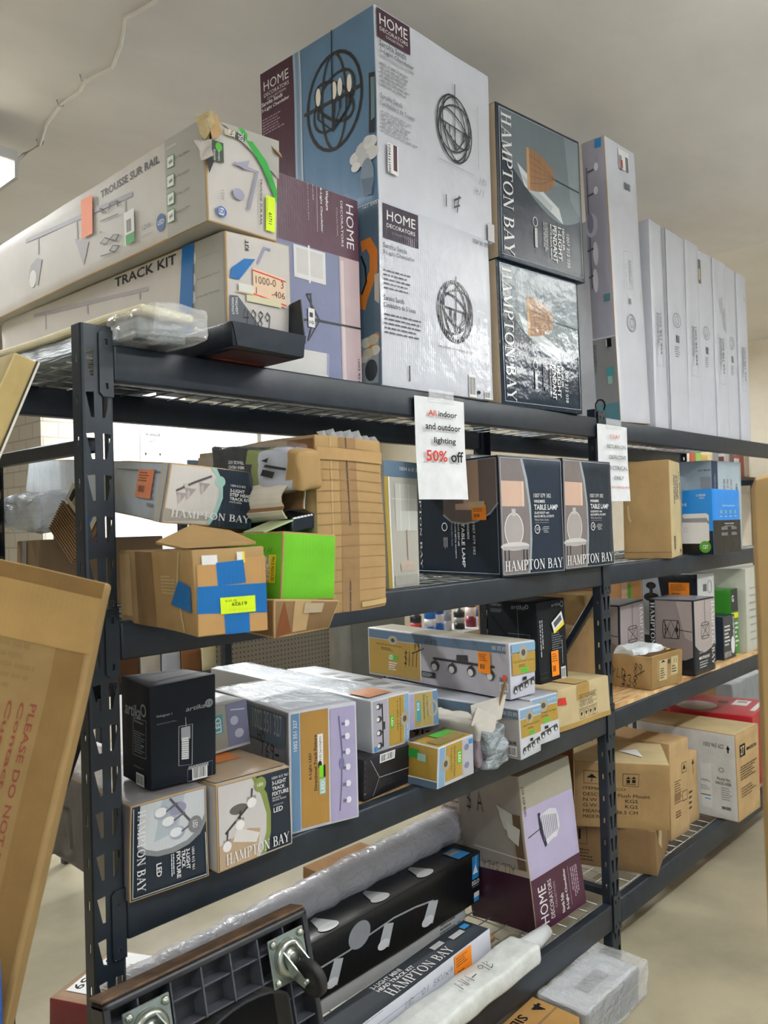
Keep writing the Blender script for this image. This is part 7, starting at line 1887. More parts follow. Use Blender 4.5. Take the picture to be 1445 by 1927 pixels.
# torn corner of the topmost long box
for k, (pts, c) in enumerate([([(0, 0, 0), (.03, .01, .012), (.028, -.006, -.03), (.004, -.008, -.045)], 'kraftl'), ([(-.012, .03, .004), (.012, .0, .012), (.01, -.01, -.02), (-.01, -.004, -.05)], 'tan'), ([(-.018, .02, -.05), (.006, -.006, -.045), (.002, -.012, -.085), (-.016, -.002, -.09)], 'kit'), ([(.15, .0, -.005), (.178, .01, .0), (.176, -.004, -.03), (.16, -.01, -.028)], 'kraftl')]):
    bm = bmesh.new(); vs = [bm.verts.new((p[0], p[1]-.004, TROUSSE.h+p[2])) for p in pts]; bm.faces.new(vs); bmesh.ops.subdivide_edges(bm, edges=bm.edges[:], cuts=4, use_grid_fill=True); crumple(bm, .006, 40, k)
    o_ = obj('torn_edge', bm, ink(c, 'kraft'), TROUSSE.o); o_.modifiers.new('s', 'SOLIDIFY').thickness = .002
# crushed mini head kit and rolled carton on the second shelf
def blob_box(name, label, cat, size, loc, rot, mats, amp, seed, fn=None, step=.015):
    bm = bmesh.new(); w, d, h = size; grid_box(bm, -w/2, -d/2, -h/2, w/2, d/2, h/2, step, .006); crumple(bm, amp, 18, seed); crumple(bm, amp*.5, 45, seed+9)
    if fn:
        for f in bm.faces: f.material_index = fn(f.calc_center_median())
    return tag(obj(name, bm, mats, loc=loc, rot=rot, smooth=50), label, cat)
def flat_art(parent, size, items):
    """thin printed shapes 1.5 mm in front of the -y side of a crushed carton"""
    w, d, h = size
    for i, (kind, *a) in enumerate(items):
        bm = bmesh.new(); off = -d/2-.006-.0003*i
        if kind == 't': tx, u0, v0, u1, v1, c, rot, font = a; V, F = text_geo(tx, font); R_ = {0: lambda p: p, 180: lambda p: (1-p[0], 1-p[1])}[rot]; P = [(lambda q: (u0+q[0]*(u1-u0), v0+q[1]*(v1-v0)))(R_(p)) for p in V]
        else: P, c = a; F = [tuple(range(len(P)))]
        vs = [bm.verts.new(((u-.5)*w, off, (v-.5)*h)) for u, v in P]
        for q in F:
            try: bm.faces.new([vs[j] for j in q])
            except ValueError: pass
        yield bm, c
ck = blob_box('crushed_track_box', 'crushed navy and white track box under torn film, above the step head box', 'box', (.25, .06, .08), (1.012, -.155, 1.672), (.12, .1, -1.5), [ink('navyd', 'wrap'), ink('#b9c0d0', 'wrap'), ink('olive', 'wrap'), ink('kraft', 'kraft')], .009, 3, lambda c: 3 if c.x > .1 else 1 if c.x > .012 else 2 if c.x > -.006 else 0)
art = bmesh.new(); am = []
for bm, c in flat_art(ck, (.25, .06, .08), [('t', '3-LIGHT', .3, .35, .44, .43, 'paper', 180, 'bold'), ('t', 'MINI HEAD', .26, .47, .44, .55, 'paper', 180, 'bold'), ('t', 'TRACK KIT', .26, .59, .44, .67, 'paper', 180, 'bold'), ('p', [(.62, .35), (.75, .3), (.78, .45), (.65, .5)], 'ink'), ('p', [(.66, .55), (.9, .5), (.9, .56), (.68, .62)], 'ink'), ('p', [(.64, .7), (.72, .78), (.7, .66)], 'ink')]):
    me = bpy.data.meshes.new('x')
    for f in bm.faces: f.material_index = 0
    bm.to_mesh(me); k = len(art.faces); art.from_mesh(me); art.faces.ensure_lookup_table()
    if c not in am: am.append(c)
    for f in art.faces[k:]: f.material_index = am.index(c)
obj('printed_lettering', art, [ink(c, 'gloss') for c in am], ck)
bm = bmesh.new(); grid_box(bm, -.13, -.036, -.046, .09, .036, .046, .014, .008); crumple(bm, .007, 24, 4); o = obj('film_wrap', bm, film('thin_film', .07, .8, 16), ck)
# rolled white carton flap: open spiral sheet
for s_, off_, cc, nm in ((1.0, 0, '#d9d4c8', 0), (.93, .0, '#8a6a48', 1)):
    bm = bmesh.new(); rows = []
    for j in range(8):
        y = -.245+.03*j; k = 1+.05*j; rows.append([bm.verts.new((s_*k*(.02+.028*math.cos(math.radians(-30+290*i/20))-(.01 if i > 16 else 0)), y+.004*math.sin(i), s_*k*(.034*math.sin(math.radians(-30+290*i/20))))) for i in range(21)])
    for a, b in zip(rows, rows[1:]):
        for i in range(20): bm.faces.new((a[i], a[i+1], b[i+1], b[i]))
    if nm == 0: rc = tag(obj('rolled_cardboard', bm, ink(cc, 'paper'), loc=(.99, 0, 1.605)), 'curled white cardboard sheet with a brown inside, right of the step head box', 'cardboard'); rc.modifiers.new('s', 'SOLIDIFY').thickness = .0015
    else: o_ = obj('brown_inside', bm, ink(cc, 'kraft'), rc); o_.modifiers.new('s', 'SOLIDIFY').thickness = .0015
bm = bmesh.new(); grid_box(bm, 0, 0, 0, .055, .24, .03, .02, .004); crumple(bm, .006, 12, 8)
tag(obj('flattened_box', bm, ink('navyd', 'wrap'), loc=(.998, -.25, 1.545), rot=(.05, -.1, 0)), 'flattened dark navy box wedged under the curled cardboard', 'box')
bm = bmesh.new(); vs = [[bm.verts.new((x, -.01*math.sin(x*30)+yy, .02*math.sin(x*18)+.25*x*x*3)) for x in [i*.018 for i in range(9)]] for yy in (0, .03, .06)]
for a, b in zip(vs, vs[1:]):
    for i in range(8): bm.faces.new((a[i], a[i+1], b[i+1], b[i]))
o = tag(obj('torn_cardboard', bm, ink('#a9b08c', 'paper'), loc=(.94, -.24, 1.548)), 'torn strip of pale green cardboard curling above the bright green box', 'cardboard'); o.modifiers.new('s', 'SOLIDIFY').thickness = .003
# things stuffed at the left end of the second shelf, seen beside the left post
b = Box('cardboard_box', 'brown box with tape at the back left of the second shelf', 'box', (.80, .36, 1.387, -.05, .3, .13, .155, 0, 0), '#a08a70', 'kraft', bul=.003)
b.patch('packing_tape').r('L', .3, 0, .5, 1, 'greyl'); b.patch('orange_sticker').r('L', .5, .3, .62, .5, 'orangel'); b.done()
tc_ = blob_box('torn_carton', 'torn corrugated carton end with a printed colour chart, behind the left post', 'cardboard', (.012, .16, .12), (.835, .24, 1.575), (.5, .25, 0), [ink('#8a6f52', 'kraft'), ink('#d8cdb8', 'paper')], .003, 6, None, .02)
bm = bmesh.new(); cols = ['#33343a', '#9a9550', '#2c2c30', '#e6d020', '#c22f68', '#2f74b8']; 
bx(bm, -.0125, -.08, .015, -.0105, .08, .058, 0, 6)
for i, c in enumerate(cols): bx(bm, -.0145, .045-.022*i, .026, -.0125, .061-.022*i, .05, 0, i)
obj('colour_chart', bm, [ink(c, 'paper') for c in cols]+[ink('cream', 'paper')], tc_)
bm = bmesh.new()
for k in range(12): bx(bm, -.018, -.08, -.058+.006*k, -.011, .08, -.0555+.006*k)
obj('corrugation', bm, ink('#9c7c58', 'kraft'), tc_)
bm = bmesh.new(); grid_box(bm, -.07, -.1, -.03, .06, .1, .045, .012, .02); crumple(bm, .02, 16, 11); crumple(bm, .006, 60, 3)
tag(obj('plastic_bundle', bm, film('milky_film', .75, 1.0, 26, (.78, .86, .95, 1), .12), loc=(.86, .44, 1.595), smooth=60), 'crumpled bluish plastic bundle left of the left post on the second shelf', 'plastic bag')
# crumpled plastic inside the open box
bm = bmesh.new(); grid_box(bm, 0, 0, 0, .17, .12, .035, .012, .01); crumple(bm, .022, 22, 1); crumple(bm, .006, 70, 1)
tag(obj('plastic_bag', bm, film('white_bag', .93, 1.0, 20, (.86, .92, .95, 1), .3), loc=(3.01, .04, 1.0), rot=(0, 0, -.06), smooth=60), 'crumpled white plastic bag spilling out of the open brown box', 'plastic bag')
bm = bmesh.new(); grid_box(bm, 0, 0, 0, .06, .12, .02, .015, .004); crumple(bm, .012, 25, 2)
tag(obj('cardboard_scrap', bm, ink('#d6b07c', 'kraft'), loc=(3.18, .02, 1.0)), 'torn tan cardboard scraps beside the white bag in the open box', 'cardboard')
# torn white carton between the short gold box and the barcoded box
TC = [ink('#b9b5ac', 'kraft'), ink('#8a7f88', 'wrap'), ink('#8e6f4a', 'kraft')]
tw = blob_box('torn_track_box', 'torn open white track box with silver film and ragged brown flaps, third shelf', 'box', (.1, .5, .12), (1.87, .2, .94), (0, 0, -.03), TC, .012, 7, lambda c: 1 if c.y < -.2 and c.z < .02 else 0)
bm = bmesh.new()
for i, (p, q) in enumerate([(((-.05, -.24, .05), (.05, -.26, .06), (.09, -.25, .12), (-.01, -.2, .1)), 0), (((.04, -.24, .05), (.075, -.26, .16), (.09, -.24, .15), (.08, -.22, .03)), 2), (((-.06, -.24, .06), (.0, -.27, .02), (.03, -.26, .07), (-.02, -.23, .1)), 0)]):
    f = bm.faces.new([bm.verts.new(v) for v in p]); f.material_index = q
o = obj('torn_flap', bm, TC, tw); o.modifiers.new('s', 'SOLIDIFY').thickness = .004
bm = bmesh.new(); grid_box(bm, -.045, -.02, -.055, .045, .03, .05, .009, .01); crumple(bm, .016, 30, 2); obj('film_wad', bm, film('silver_film', .8, 1.0, 30, (.7, .7, .76, 1), .15), tw, (.005, -.26, -.01))
bm = bmesh.new(); V, F = text_geo('6 333 912', 'bold')
vs = [bm.verts.new((-.0515-.012, .1-.2*a, .0+.022*b_)) for a, b_ in V]
for q in F:
    try: bm.faces.new([vs[j] for j in q])
    except ValueError: pass
obj('printed_number', bm, ink('ink', 'matte'), tw)
# signs taped to the beams
def sign(label, x, z, w, h, lines, tilt=0, dx=0):
    bm = bmesh.new(); n = 6; vs = [[bm.verts.new((w*i/n+dx*(1-j/8), -.004*math.sin(math.pi*i/n)-(.006 if j < 4 else 0)*(4-j)/4, -h+h*j/8)) for i in range(n+1)] for j in range(9)]
    for a, b in zip(vs, vs[1:]):
        for i in range(n): bm.faces.new((a[i], a[i+1], b[i+1], b[i]))
    s = tag(obj('paper_sign', bm, ink('#e2e5e8', 'paper'), loc=(x, -.014, z), rot=(0, tilt, 0)), label, 'sign'); s.modifiers.new('s', 'SOLIDIFY').thickness = .0005
    mats = []; bm = bmesh.new()
    for tx, u0, v0, u1, v1, c, font in lines:
        V, F = text_geo(tx, font)
        if c not in mats: mats.append(c)
        vs = [bm.verts.new((w*(u0+a*(u1-u0))+dx*(1-(v0+b*(v1-v0))), -.0125, -h+h*(v0+b*(v1-v0)))) for a, b in V]
        for q in F:
            try: bm.faces.new([vs[j] for j in q]).material_index = mats.index(c)
            except ValueError: pass
    obj('printed_lettering', bm, [ink(c, 'matte') for c in mats], s)
    bm = bmesh.new(); bx(bm, w*.25, -.0065, -.012, w*.75, -.005, .022); obj('clear_tape', bm, film('sign_tape', .25, .4, 30), s)
sign('white paper sign about half price lighting, taped to the top beam near the middle', 1.632, 1.888, .212, .272, [('All', .19, .815, .345, .87, 'red', 'bold'), ('indoor', .39, .815, .77, .872, 'ink', 'bold'), ('and outdoor', .13, .68, .84, .745, 'ink', 'bold'), ('lighting', .29, .535, .73, .61, 'ink', 'bold'), ('50%', .13, .37, .55, .48, 'red', 'bold'), ('off', .62, .37, .88, .48, 'ink', 'bold')])
sign('white paper sign about electrical returns, taped to the top beam at the mid post', 2.604, 1.882, .222, .27, [('7-DAY', .3, .82, .64, .87, 'red', 'sans'), ('RETURN ON', .2, .69, .82, .74, 'ink', 'sans'), ('DEFECTIVE', .26, .55, .83, .6, 'ink', 'sans'), ('ELECTRICAL', .14, .41, .88, .46, 'ink', 'sans'), ('ONLY', .4, .28, .73, .33, 'ink', 'sans'), ('ITEMS MARKED 45-93', .25, .17, .93, .195, 'red', 'sans')])
# ------------------------------------------------------------------ long wrapped tube and bag on the bottom shelf
bm = bmesh.new(); tube(bm, [(1.0, .42, .45), (1.5, .43, .462), (2.27, .45, .47)], [.04, .045, .055], 14)
tb = tag(obj('wrapped_tube', bm, noisy('grey_sheet', '#8f949a', '#b4b8be', 10, .45, 0, .2)), 'long grey tube in crinkled clear film lying behind the black spotlight box', 'tube')
bm = bmesh.new(); n = 40; tube(bm, [(.97+1.33*i/n, .42+.03*i/n+.002*math.sin(i*1.7), .45+.025*i/n+.002*math.cos(i*2.3)) for i in range(n+1)], [.049+.012*(i/n)+.0025*math.sin(i*1.3) for i in range(n+1)], 16); crumple(bm, .006, 26, 3); obj('film_wrap', bm, film('tube_film', .5, 1.0, 30, (.86, .86, .93, 1), .12), tb)
b = Box('cardboard_box', 'plain dark box holding up the wrapped tube at the back of the bottom shelf', 'box', (1.15, .405, .213, .02, 1.0, .09, .17, 0, 0), '#3a3b40', 'matte'); b.done()
bm = bmesh.new(); grid_box(bm, -.6, -.055, -.03, .5, .055, .03, .03, .012); crumple(bm, .006, 9, 5)
wp = tag(obj('wrapped_package', bm, noisy('white_poly_wrap', '#c6cbc8', '#dfe3e0', 18, .35, 0, .4), loc=(1.62, .005, .252), rot=(0, 0, .03), smooth=50), 'long flat white plastic wrapped package with scribbled marker, front of the bottom shelf', 'package')
bm = bmesh.new(); V, F = text_geo('MM- 9B', 'hand'); vs = [bm.verts.new((.15+.16*a, -.02+.04*b_, .037)) for a, b_ in V]
for q in F:
    try: bm.faces.new([vs[j] for j in q])
    except ValueError: pass
obj('marker_scribble', bm, ink('ink', 'matte'), wp)
bm = bmesh.new(); tube(bm, [(2.05, .03, .25), (2.2, .035, .243), (2.27, .04, .24)], [.028, .026, .02], 12); crumple(bm, .004, 30, 1)
tag(obj('paper_roll', bm, ink('#c9cccc', 'paper')), 'white torn paper roll sticking out under the tilted plum carton', 'paper roll')
bm = bmesh.new(); grid_box(bm, 0, 0, 0, .2, .07, .02, .02, .004); crumple(bm, .01, 15, 3)
tag(obj('torn_cardboard', bm, ink('kraftd', 'kraft'), loc=(1.95, .13, .222), rot=(0, 0, .1)), 'ragged brown cardboard strip behind the white wrapped package', 'cardboard')
# floor things under the front beam
b = Box('cardboard_box', 'brown taped box lying on the floor under the front beam', 'box', (1.72, -.17, 0, .02, .40, .16, .115, 0, 0), '#a9824c', 'kraft', bul=.003, jit=.005)
b.r('T', .0, .45, 1, .5, 'kraftd').t('T', '4', .85, .6, .95, .85, 'ink', 90, 'bold').t('F', '6', .88, .2, .96, .5, 'ink', -90, 'bold').t('T', 'SIDE', .5, .7, .75, .9, 'ink', 180, 'bold'); b.done()
b = Box('cardboard_box', 'grey box with a white top in loose film on the floor beyond the brown box', 'box', (2.14, -.17, 0, .02, .34, .16, .115, 0, 0), '#55595e', 'gloss', base_faces={'T': '#c4c8cc'}, bul=.002)
b.l('F', [(0, .55), (1, .55)], .002, 'greyl').l('F', [(.6, 0), (.6, 1)], .002, 'greyl').r('T', .3, .3, .7, .6, 'grey')
ob = b.done(); bm = bmesh.new(); grid_box(bm, -.008, -.012, .002, .39, .17, .125, .02, .012); crumple(bm, .008, 22, 6); obj('film_wrap', bm, film('loose_film', .3, 1.0, 20), ob)
bm = bmesh.new(); grid_box(bm, 0, 0, 0, .44, .16, .016, .015, .005); crumple(bm, .006, 14, 4)
tag(obj('film_bundle', bm, film('white_bag', .93, 1.0, 20, (.86, .92, .95, 1), .3), loc=(2.1, .16, 1.753)), 'thin white film bundle lying on top of the two table lamp cartons', 'plastic bag')
# ------------------------------------------------------------------ platform dolly leaning on the left post
dl = empty('platform_dolly', (.675, -.285, .0), 'black ribbed plastic platform dolly with zinc casters leaning on the left post', 'dolly', None, (-.215, 0, 0))
DW, DH, DT = .45, .79, .045
bm = bmesh.new()
for a in ((0, 0, DW, .014), (0, DH-.014, DW, DH), (0, 0, .014, DH), (DW-.014, 0, DW, DH)): bx(bm, a[0], 0, a[1], a[2], DT, a[3], .005, 0, 2)
bx(bm, .01, DT-.004, .01, .175, DT, DH-.01); bx(bm, .375, DT-.004, .01, DW-.01, DT, DH-.01); bx(bm, .175, DT-.004, .69, .375, DT, DH-.01); bx(bm, .175, DT-.004, .01, .375, DT, .1)
obj('platform', bm, PLASTIC, dl)
bm = bmesh.new()
for k in range(1, 7):
    x = DW*k/7
    if .175 < x < .375: bx(bm, x-.0016, .004, .69, x+.0016, DT-.004, DH-.014); bx(bm, x-.0016, .004, .014, x+.0016, DT-.004, .1)
    else: bx(bm, x-.0016, .004, .014, x+.0016, DT-.004, DH-.014)
for k in range(1, 16):
    z = DH*k/16
    if .08 < z < .68: bx(bm, .014, .008, z-.0016, .175, DT-.004, z+.0016); bx(bm, .375, .008, z-.0016, DW-.014, DT-.004, z+.0016)
    else: bx(bm, .014, .008, z-.0016, DW-.014, DT-.004, z+.0016)
obj('rib_grid', bm, noisy('rib_plastic', '#3c3e46', '#50535c', 12, .45, 0, .1), dl)
bm = bmesh.new(); pts = [(.175, .1), (.175, .65)]+[(.275-.1*math.cos(math.pi*i/10), .65+.035*math.sin(math.pi*i/10)) for i in range(1, 10)]+[(.375, .65), (.375, .1), (.175, .1)]
for (a, b), (c, d) in zip(pts, pts[1:]):
    v = [bm.verts.new(p) for p in ((a, 0, b), (c, 0, d), (c, DT, d), (a, DT, b))]; bm.faces.new(v)
o = obj('handle_opening_rim', bm, PLASTIC, dl); o.modifiers.new('s', 'SOLIDIFY').thickness = .005
bm = bmesh.new(); bx(bm, .0, .004, DH+.0002, DW, DT+.006, DH+.006, .002); obj('carpet_strip', bm, noisy('worn_brown_edge', '#3a2d22', '#6a5038', 25, .7), dl)
def caster(x, z, ang):
    c = bpy.data.objects.new('caster', None); COL.objects.link(c); c.parent = dl; c.location = (x, 0, z); c.empty_display_size = .02
    bm = bmesh.new(); bx(bm, -.045, -.004, -.045, .045, 0, .045, .0015)
    pl = obj('mounting_plate', bm, ZINC, c)
    bm = bmesh.new(); R_ = Matrix.Rotation(math.pi/2, 4, 'X')
    for sx in (-1, 1):
        for sz in (-1, 1): lathe(bm, [(.0075, 0), (.0075, .004), (.005, .006), (.0045, .006), (.0045, .009), (0.001, .009)], (sx*.035, -.004, sz*.035), 12, 0, R_)
    lathe(bm, [(.036, 0), (.036, .006), (.03, .012), (.024, .013), (.022, .008), (.014, .008), (.012, .014), (.008, .015), (.001, .015)], (0, -.004, 0), 28, 0, R_)
    obj('swivel_head', bm, noisy('zinc_ring', '#8c948c', '#b9bdb0', 14, .3, .85, .1), c)
    bm = bmesh.new(); dx, dz = math.cos(ang), math.sin(ang); px_, pz_ = -dz, dx
    for s in (-1, 1):
        o0 = s*.017; v = [bm.verts.new(p) for p in [(px_*o0-dx*.025, -.014, pz_*o0-dz*.025), (px_*o0+dx*.03, -.014, pz_*o0+dz*.03), (px_*o0+dx*.048, -.045, pz_*o0+dz*.048), (px_*o0+dx*.036, -.058, pz_*o0+dz*.036), (px_*o0+dx*.022, -.05, pz_*o0+dz*.022)]]
        bm.faces.new(v)
    f_ = obj('fork', bm, ZINC, c); f_.modifiers.new('s', 'SOLIDIFY').thickness = .0025
    q = Vector((px_, 0, pz_)).to_track_quat('Z', 'Y').to_matrix().to_4x4()
    bm = bmesh.new(); lathe(bm, [(.001, -.009), (.012, -.009), (.014, -.006), (.026, -.007), (.034, -.010), (.038, -.006), (.0385, .0), (.038, .006), (.034, .010), (.026, .007), (.014, .006), (.012, .009), (.001, .009)], (dx*.036, -.052, dz*.036), 32, 0, q); obj('wheel', bm, noisy('black_rubber', '#1c1c1d', '#2c2b2a', 20, .6), c)
    bm = bmesh.new(); a_ = Vector((dx*.036, -.052, dz*.036)); tube(bm, [a_-Vector((px_, 0, pz_))*.021, a_+Vector((px_, 0, pz_))*.021], .005, 10); obj('axle', bm, ZINC, c)
caster(.385, DH-.07, -1.35); caster(.075, DH-.07, -1.2); caster(.385, .07, -.6); caster(.075, .07, -.4)
# ------------------------------------------------------------------ cartons leaning in the foreground
def lean(name, label, P, w, d, h, yaw_, rx, ry, base, style='kraft', **k):
    R_ = Matrix.Rotation(yaw_, 3, 'Z')@Matrix.Rotation(ry, 3, 'Y')@Matrix.Rotation(rx, 3, 'X'); o = Vector(P)-R_@Vector((w, 0, h))
    return Box(name, label, 'box', (o.x, o.y, o.z, yaw_, w, d, h, rx, ry), base, style, **k)
b = lean('long_carton', 'flat brown taped carton with red return text leaning in the left foreground', (.60, -.29, 1.478), .3, .05, 1.5, -.8236, 0, .24, '#9a7f54', bul=.004, jit=.004, edge='kraft', bev=.006)
b.r('F', .83, 0, .97, 1, '#8d7045').r('F', 0, .955, 1, 1, '#84683f')
for i, tx in enumerate(['PLEASE DO NOT RETURN TO STORE', 'Contact the seller if you have', 'Customer Service for help']): b.t('F', tx, .765-.058*i, .56, .798-.058*i, .872, '#8f5040', -90, 'bold')
b.ln('F', .3, .88, .8, .93, 5, '#8f7850').patch('packing_tape').r('F', .0, .93, 1, .985, '#a98a58').done()
b = lean('long_carton', 'tall narrow tan carton marked by hand, leaning at the upper left edge', (.631, -.033, 1.845), .045, .4, 1.99, 0, 0, .40, '#b49f6c', bul=.003, jit=.003, edge='#c4b186', base_faces={'L': '#bfae7e', 'R': '#d9d5c8'})  # left side coloured paler, the light on it put into the colour
b.t('F', 'OVER', .25, .86, .7, .93, '#4a4438', 90, 'hand').l('F', [(.93, 0), (.93, 1)], .004, '#e0dccf').l('F', [(.86, 0), (.86, 1)], .003, '#3a362e').done()
b = Box('long_carton', 'out of focus tan carton standing upright at the right edge', 'box', (.94, -1.093, 0, -1.27, .2, .06, 1.6, 0, -.004), '#b09468', 'kraft', bev=.016, bul=.001, jit=.002); b.done()
b = lean('cardboard_box', 'blue and white carton cut off by the lower left edge', (.425, -.345, 1.0), .25, .08, 1.0, -.39, 0, 0, '#2a4f96', 'gloss')
b.r('F', 0, 0, 1, .865, '#dfe2e6').done()
# ------------------------------------------------------------------ hall behind the rack
b = Box('parcel', 'red parcel with a white shipping label on the floor behind the rack', 'box', (1.25, .94, 0, .45, .32, .22, .11, 0, 0), '#7a2f38', 'wrap', base_faces={'T': '#9a8068'})
b.patch('shipping_label').r('T', .15, .1, .95, .9, 'paper').t('T', '3317459', .2, .7, .9, .86, 'ink', 180, 'bold').bar('T', .2, .15, .8, .45); b.done()
b_ = bmesh.new(); bx(b_, 0, 0, 0, .35, .2, .02); tag(obj('wooden_board', b_, ply('pale_wood', '#b08a5c', '#d8b98c'), loc=(1.02, .8, 0), rot=(0, 0, .3)), 'pale wooden board on the floor beside the red parcel', 'board')
# pegboard display
pg = empty('pegboard_display', (2.63, 2.5, 0), 'grey-brown pegboard display panel standing behind the rack', 'display')
m, t, p = nt('pegboard'); L = t.links.new; tcn = N(t, 'ShaderNodeTexCoord'); vm = N(t, 'ShaderNodeVectorMath', operation='SCALE'); vm.inputs['Scale'].default_value = 1/.028; L(tcn.outputs['Object'], vm.inputs[0]); fr = N(t, 'ShaderNodeVectorMath', operation='FRACTION'); L(vm.outputs[0], fr.inputs[0]); sb = N(t, 'ShaderNodeVectorMath', operation='SUBTRACT'); sb.inputs[1].default_value = (.5, 0, .5); L(fr.outputs[0], sb.inputs[0]); ml = N(t, 'ShaderNodeVectorMath', operation='MULTIPLY'); ml.inputs[1].default_value = (1, 0, 1); L(sb.outputs[0], ml.inputs[0]); ln_ = N(t, 'ShaderNodeVectorMath', operation='LENGTH'); L(ml.outputs[0], ln_.inputs[0]); gt = N(t, 'ShaderNodeMath', operation='GREATER_THAN'); gt.inputs[1].default_value = .17; L(ln_.outputs['Value'], gt.inputs[0]); mx = N(t, 'ShaderNodeMix', data_type='RGBA'); mx.inputs[6].default_value = lin('#2c2822'); mx.inputs[7].default_value = lin('#847c6c'); L(gt.outputs[0], mx.inputs[0]); L(mx.outputs[2], p.inputs['Base Color']); p.inputs['Roughness'].default_value = .7
b_ = bmesh.new(); bx(b_, 0, 0, .1, 1.03, .02, 1.3); obj('pegboard_panel', b_, m, pg)
for x in (-.03, 1.03): b_ = bmesh.new(); bx(b_, x, -.01, 0, x+.03, .03, 1.32); obj('upright', b_, noisy('beige_metal', '#8f8777', '#a39b8a', 5), pg)
b_ = bmesh.new(); bx(b_, 3.77, 2.4, 0, 4.3, 2.8, 1.25, .01); cb_ = tag(obj('metal_cabinet', b_, noisy('grey_green_metal', '#5f5f56', '#6c6c62', 4)), 'dark grey-green cabinet behind the rack beside the pegboard', 'cabinet')
# back shelf with spray cans and bottles
bs = empty('back_shelf', (4.1, 1.75, 0), 'low back shelf holding paint cans and bottles behind the rack', 'shelf')
b_ = bmesh.new(); bx(b_, -.55, -.17, .875, .6, .17, .9); bx(b_, -.55, .15, 0, .6, .17, .9); bx(b_, -.55, -.17, 0, -.53, .17, .875); bx(b_, .58, -.17, 0, .6, .17, .875); obj('board', b_, noisy('white_board', '#a9abaa', '#c2c4c2', 4), bs)
cans = [(3.62, .02, '#2a2c30', '#c94a4a', .14, 'dark can'), (3.7, -.02, '#2a74c8', '#e8e8e8', .17, 'blue and white paint can'), (3.8, 0, '#1f5fb0', '#e8e8e8', .2, 'tall blue bottle'), (3.9, .02, '#cfd4da', '#9fb0c0', .2, 'white bottle'), (3.99, -.01, '#2c2e33', '#b0b0b0', .13, 'black can'), (4.12, 0, '#7a1f2e', '#e0d0c8', .22, 'maroon spray can'), (4.22, .02, '#d6d8da', '#3a6fb0', .18, 'white spray can'), (4.33, 0, '#1b1d22', '#e8e8e8', .24, 'black bottle'), (4.45, 0, '#3a7fb8', '#d8c070', .2, 'blue can')]
for x, dy, c1, c2, h, nm in cans:
    bm = bmesh.new(); r = .034; lathe(bm, [(r*.9, 0), (r, .004), (r, h*.3)], (0, 0, 0), 16, 0); lathe(bm, [(r*1.003, h*.3), (r*1.003, h*.55)], (0, 0, 0), 16, 1); lathe(bm, [(r, h*.55), (r, h*.8), (r*.6, h*.9), (r*.35, h*.92), (r*.35, h)], (0, 0, 0), 16, 0)
    tag(obj('spray_can' if 'can' in nm else 'bottle', bm, [ink(c1, 'gloss'), ink(c2, 'gloss')], loc=(x, 1.7+dy, .9)), nm+' on the low back shelf', 'can' if 'can' in nm else 'bottle', 'cans and bottles on the back shelf')
for q, c, lab in (((3.62, .85, 0, .03, .62, .45, .6, 0, 0), '#8a6a48', 'large brown carton stacked low behind the mid post'), ((3.64, .87, .6, .0, .55, .42, .58, 0, 0), '#9a7452', 'large brown carton stacked on another behind the mid post'),
        ((2.3, .95, 0, 0, .35, .3, .12, 0, 0), '#8a6a48', 'flat brown carton on the floor behind the rack'), ((4.35, .8, .0, 0, .5, .4, 1.2, 0, 0), '#b98a5c', 'tall tan stack carton behind the far bay'), ((4.95, .7, .6, 0, .4, .3, .55, 0, 0), '#7f8a5c', 'olive carton behind the far bay')):
    b = Box('cardboard_box', lab, 'box', q, c, 'kraft', group='brown cartons standing behind the rack' if 'brown' in lab else None)
    if 'tall tan' in lab: b.r('F', .0, .75, .15, 1, 'pink').r('F', .16, .8, .24, .97, 'green2')
    b.done()
b = Box('cardboard_box', 'brown base carton under the olive carton behind the far bay', 'box', (4.92, .68, 0, 0, .46, .34, .6, 0, 0), 'kraftd', 'kraft'); b.done()
# second rack far behind with wrapped and brown goods, seen in the left gap
r2_ = empty('back_rack', (1.9, 2.0, 0), 'dark rack further behind with silver wrapped goods', 'shelf')
b_ = bmesh.new(); bx(b_, -.1, 0, .82, .62, .4, .85); bx(b_, -.1, 0, 0, -.06, .04, 1.6); bx(b_, .58, 0, 0, .62, .04, 1.6); bx(b_, -.1, .36, 0, -.06, .4, 1.6); bx(b_, .58, .36, 0, .62, .4, 1.6); obj('frame', b_, RACK, r2_)
for i, (x, w_, h_, c, st, lab) in enumerate([(1.87, .16, .25, '#6b4a34', 'kraft', 'dark brown carton on the rack behind, leftmost'), (2.04, .1, .18, '#c9c2b4', 'gloss', 'cream carton on the rack behind'), (2.15, .1, .27, '#b9bcc4', 'wrap', 'silver wrapped carton on the rack behind'), (2.26, .11, .12, '#8a5f3c', 'kraft', 'small brown carton on the rack behind'), (2.38, .08, .16, '#d8cca0', 'matte', 'pale yellow carton on the rack behind, rightmost')]):
    b = Box('carton', lab, 'box', (x, 2.05, .85, 0, w_, .25, h_, 0, 0), c, st, group='goods on the rack behind'); b.done()
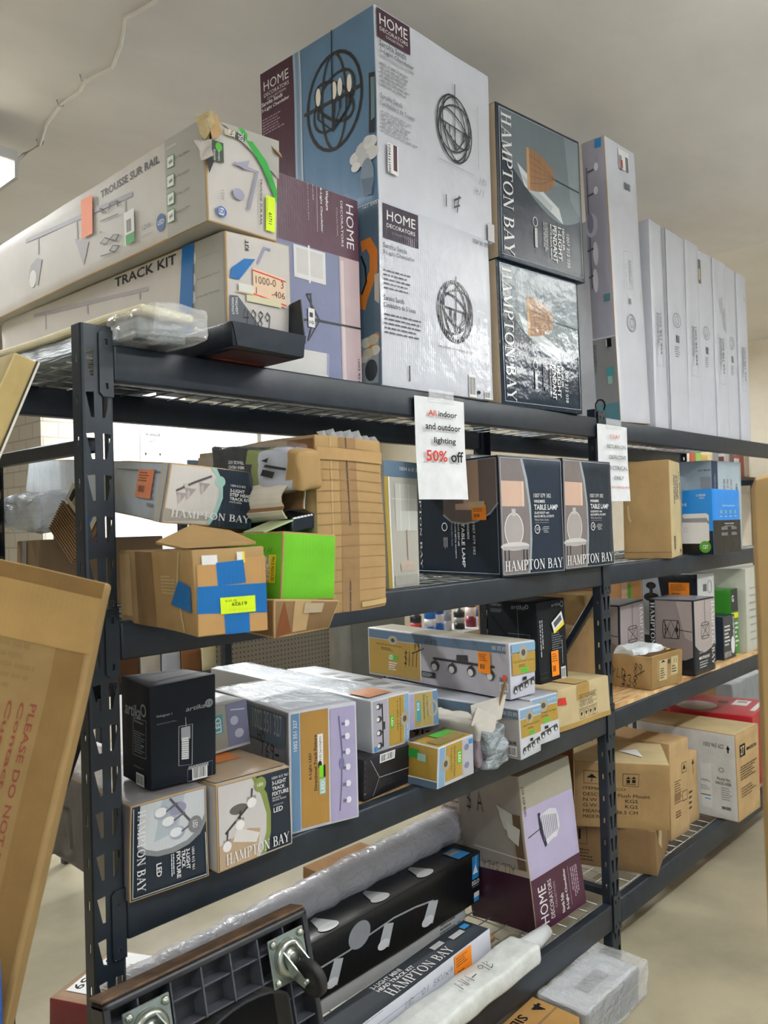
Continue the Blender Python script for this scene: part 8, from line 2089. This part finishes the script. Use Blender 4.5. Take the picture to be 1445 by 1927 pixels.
# sign on the partition, wall picture, goods on a far wall shelf
bm = bmesh.new(); bx(bm, 0, 0, 0, .2, .003, .26); s = tag(obj('paper_sign', bm, ink('#c9c9c4', 'paper'), loc=(3.22, 3.985, 2.06)), 'grey paper sign with two down arrows on the white partition', 'sign')
bm = bmesh.new()
for tx, u0, v0, u1, v1 in (('ORGANIZER', .03, .19, .17, .215), ('KIT', .08, .14, .12, .165)):
    V, F = text_geo(tx, 'bold'); vs = [bm.verts.new((u0+a*(u1-u0), -.002, v0+b_*(v1-v0))) for a, b_ in V]
    for q in F:
        try: bm.faces.new([vs[j] for j in q])
        except ValueError: pass
for x in (.04, .16):
    bx(bm, x-.0015, -.002, .05, x+.0015, -.001, .12); vs = [bm.verts.new(p) for p in ((x-.012, -.002, .065), (x+.012, -.002, .065), (x, -.002, .04))]; bm.faces.new(vs)
obj('printed_lettering', bm, ink('ink', 'matte'), s)
b_ = bmesh.new(); bx(b_, 0, 0, 0, .9, .05, .75, .006); pf = tag(obj('notice_board', b_, ink('#55606a', 'matte'), loc=(4.55, 6.14, 1.55)), 'dark framed board in front of the bright window', 'board')
fw_ = empty('far_rack', (6.6, 1.3, 0), 'dark rack with small goods far behind the far bay', 'shelf')
b_ = bmesh.new(); bx(b_, -.9, 0, 1.86, 1.5, .4, 1.89); bx(b_, -.9, 0, 0, -.86, .04, 1.86); bx(b_, 1.46, 0, 0, 1.5, .04, 1.86); bx(b_, -.9, .36, 0, -.86, .4, 1.86); bx(b_, 1.46, .36, 0, 1.5, .4, 1.86); bx(b_, -.9, 0, .5, 1.5, .4, .53); obj('frame', b_, noisy('brown_rack', '#3a2a20', '#4a382c', 5), fw_)
gc = ['#a0563a', '#d8d4cc', '#7a2230', '#d8d4cc', '#7a2230', '#c9b890', '#cfc8b8', '#b0563c', '#8fae5c', '#b99a5c', '#c9b890', '#8a8a8a', '#5a3030', '#b0a8a8', '#7a5a5a', '#c8c0c0', '#8a4a3a', '#a89a8a']
for i, c in enumerate(gc):
    b = Box('small_carton', ['rust', 'white', 'maroon', 'pale', 'wine', 'straw', 'cream', 'brick', 'green', 'tan', 'sand', 'grey', 'dark red', 'dusty', 'umber', 'light', 'brown', 'taupe'][i]+' small carton standing on the dark far rack', 'box', (5.78+.125*i, 1.33, 1.89, 0, .115, .2, .17+.03*((i*7) % 3), 0, 0), c, 'matte', group='small cartons on the far rack'); b.done()
bm = bmesh.new(); grid_box(bm, 0, 0, 0, .6, .3, .45, .03, .01); crumple(bm, .01, 9, 2)
tag(obj('newspaper_stack', bm, ink('#a3a8ac', 'paper'), loc=(5.45, .6, 0)), 'pale grey newspaper stack low behind the far bay', 'paper')
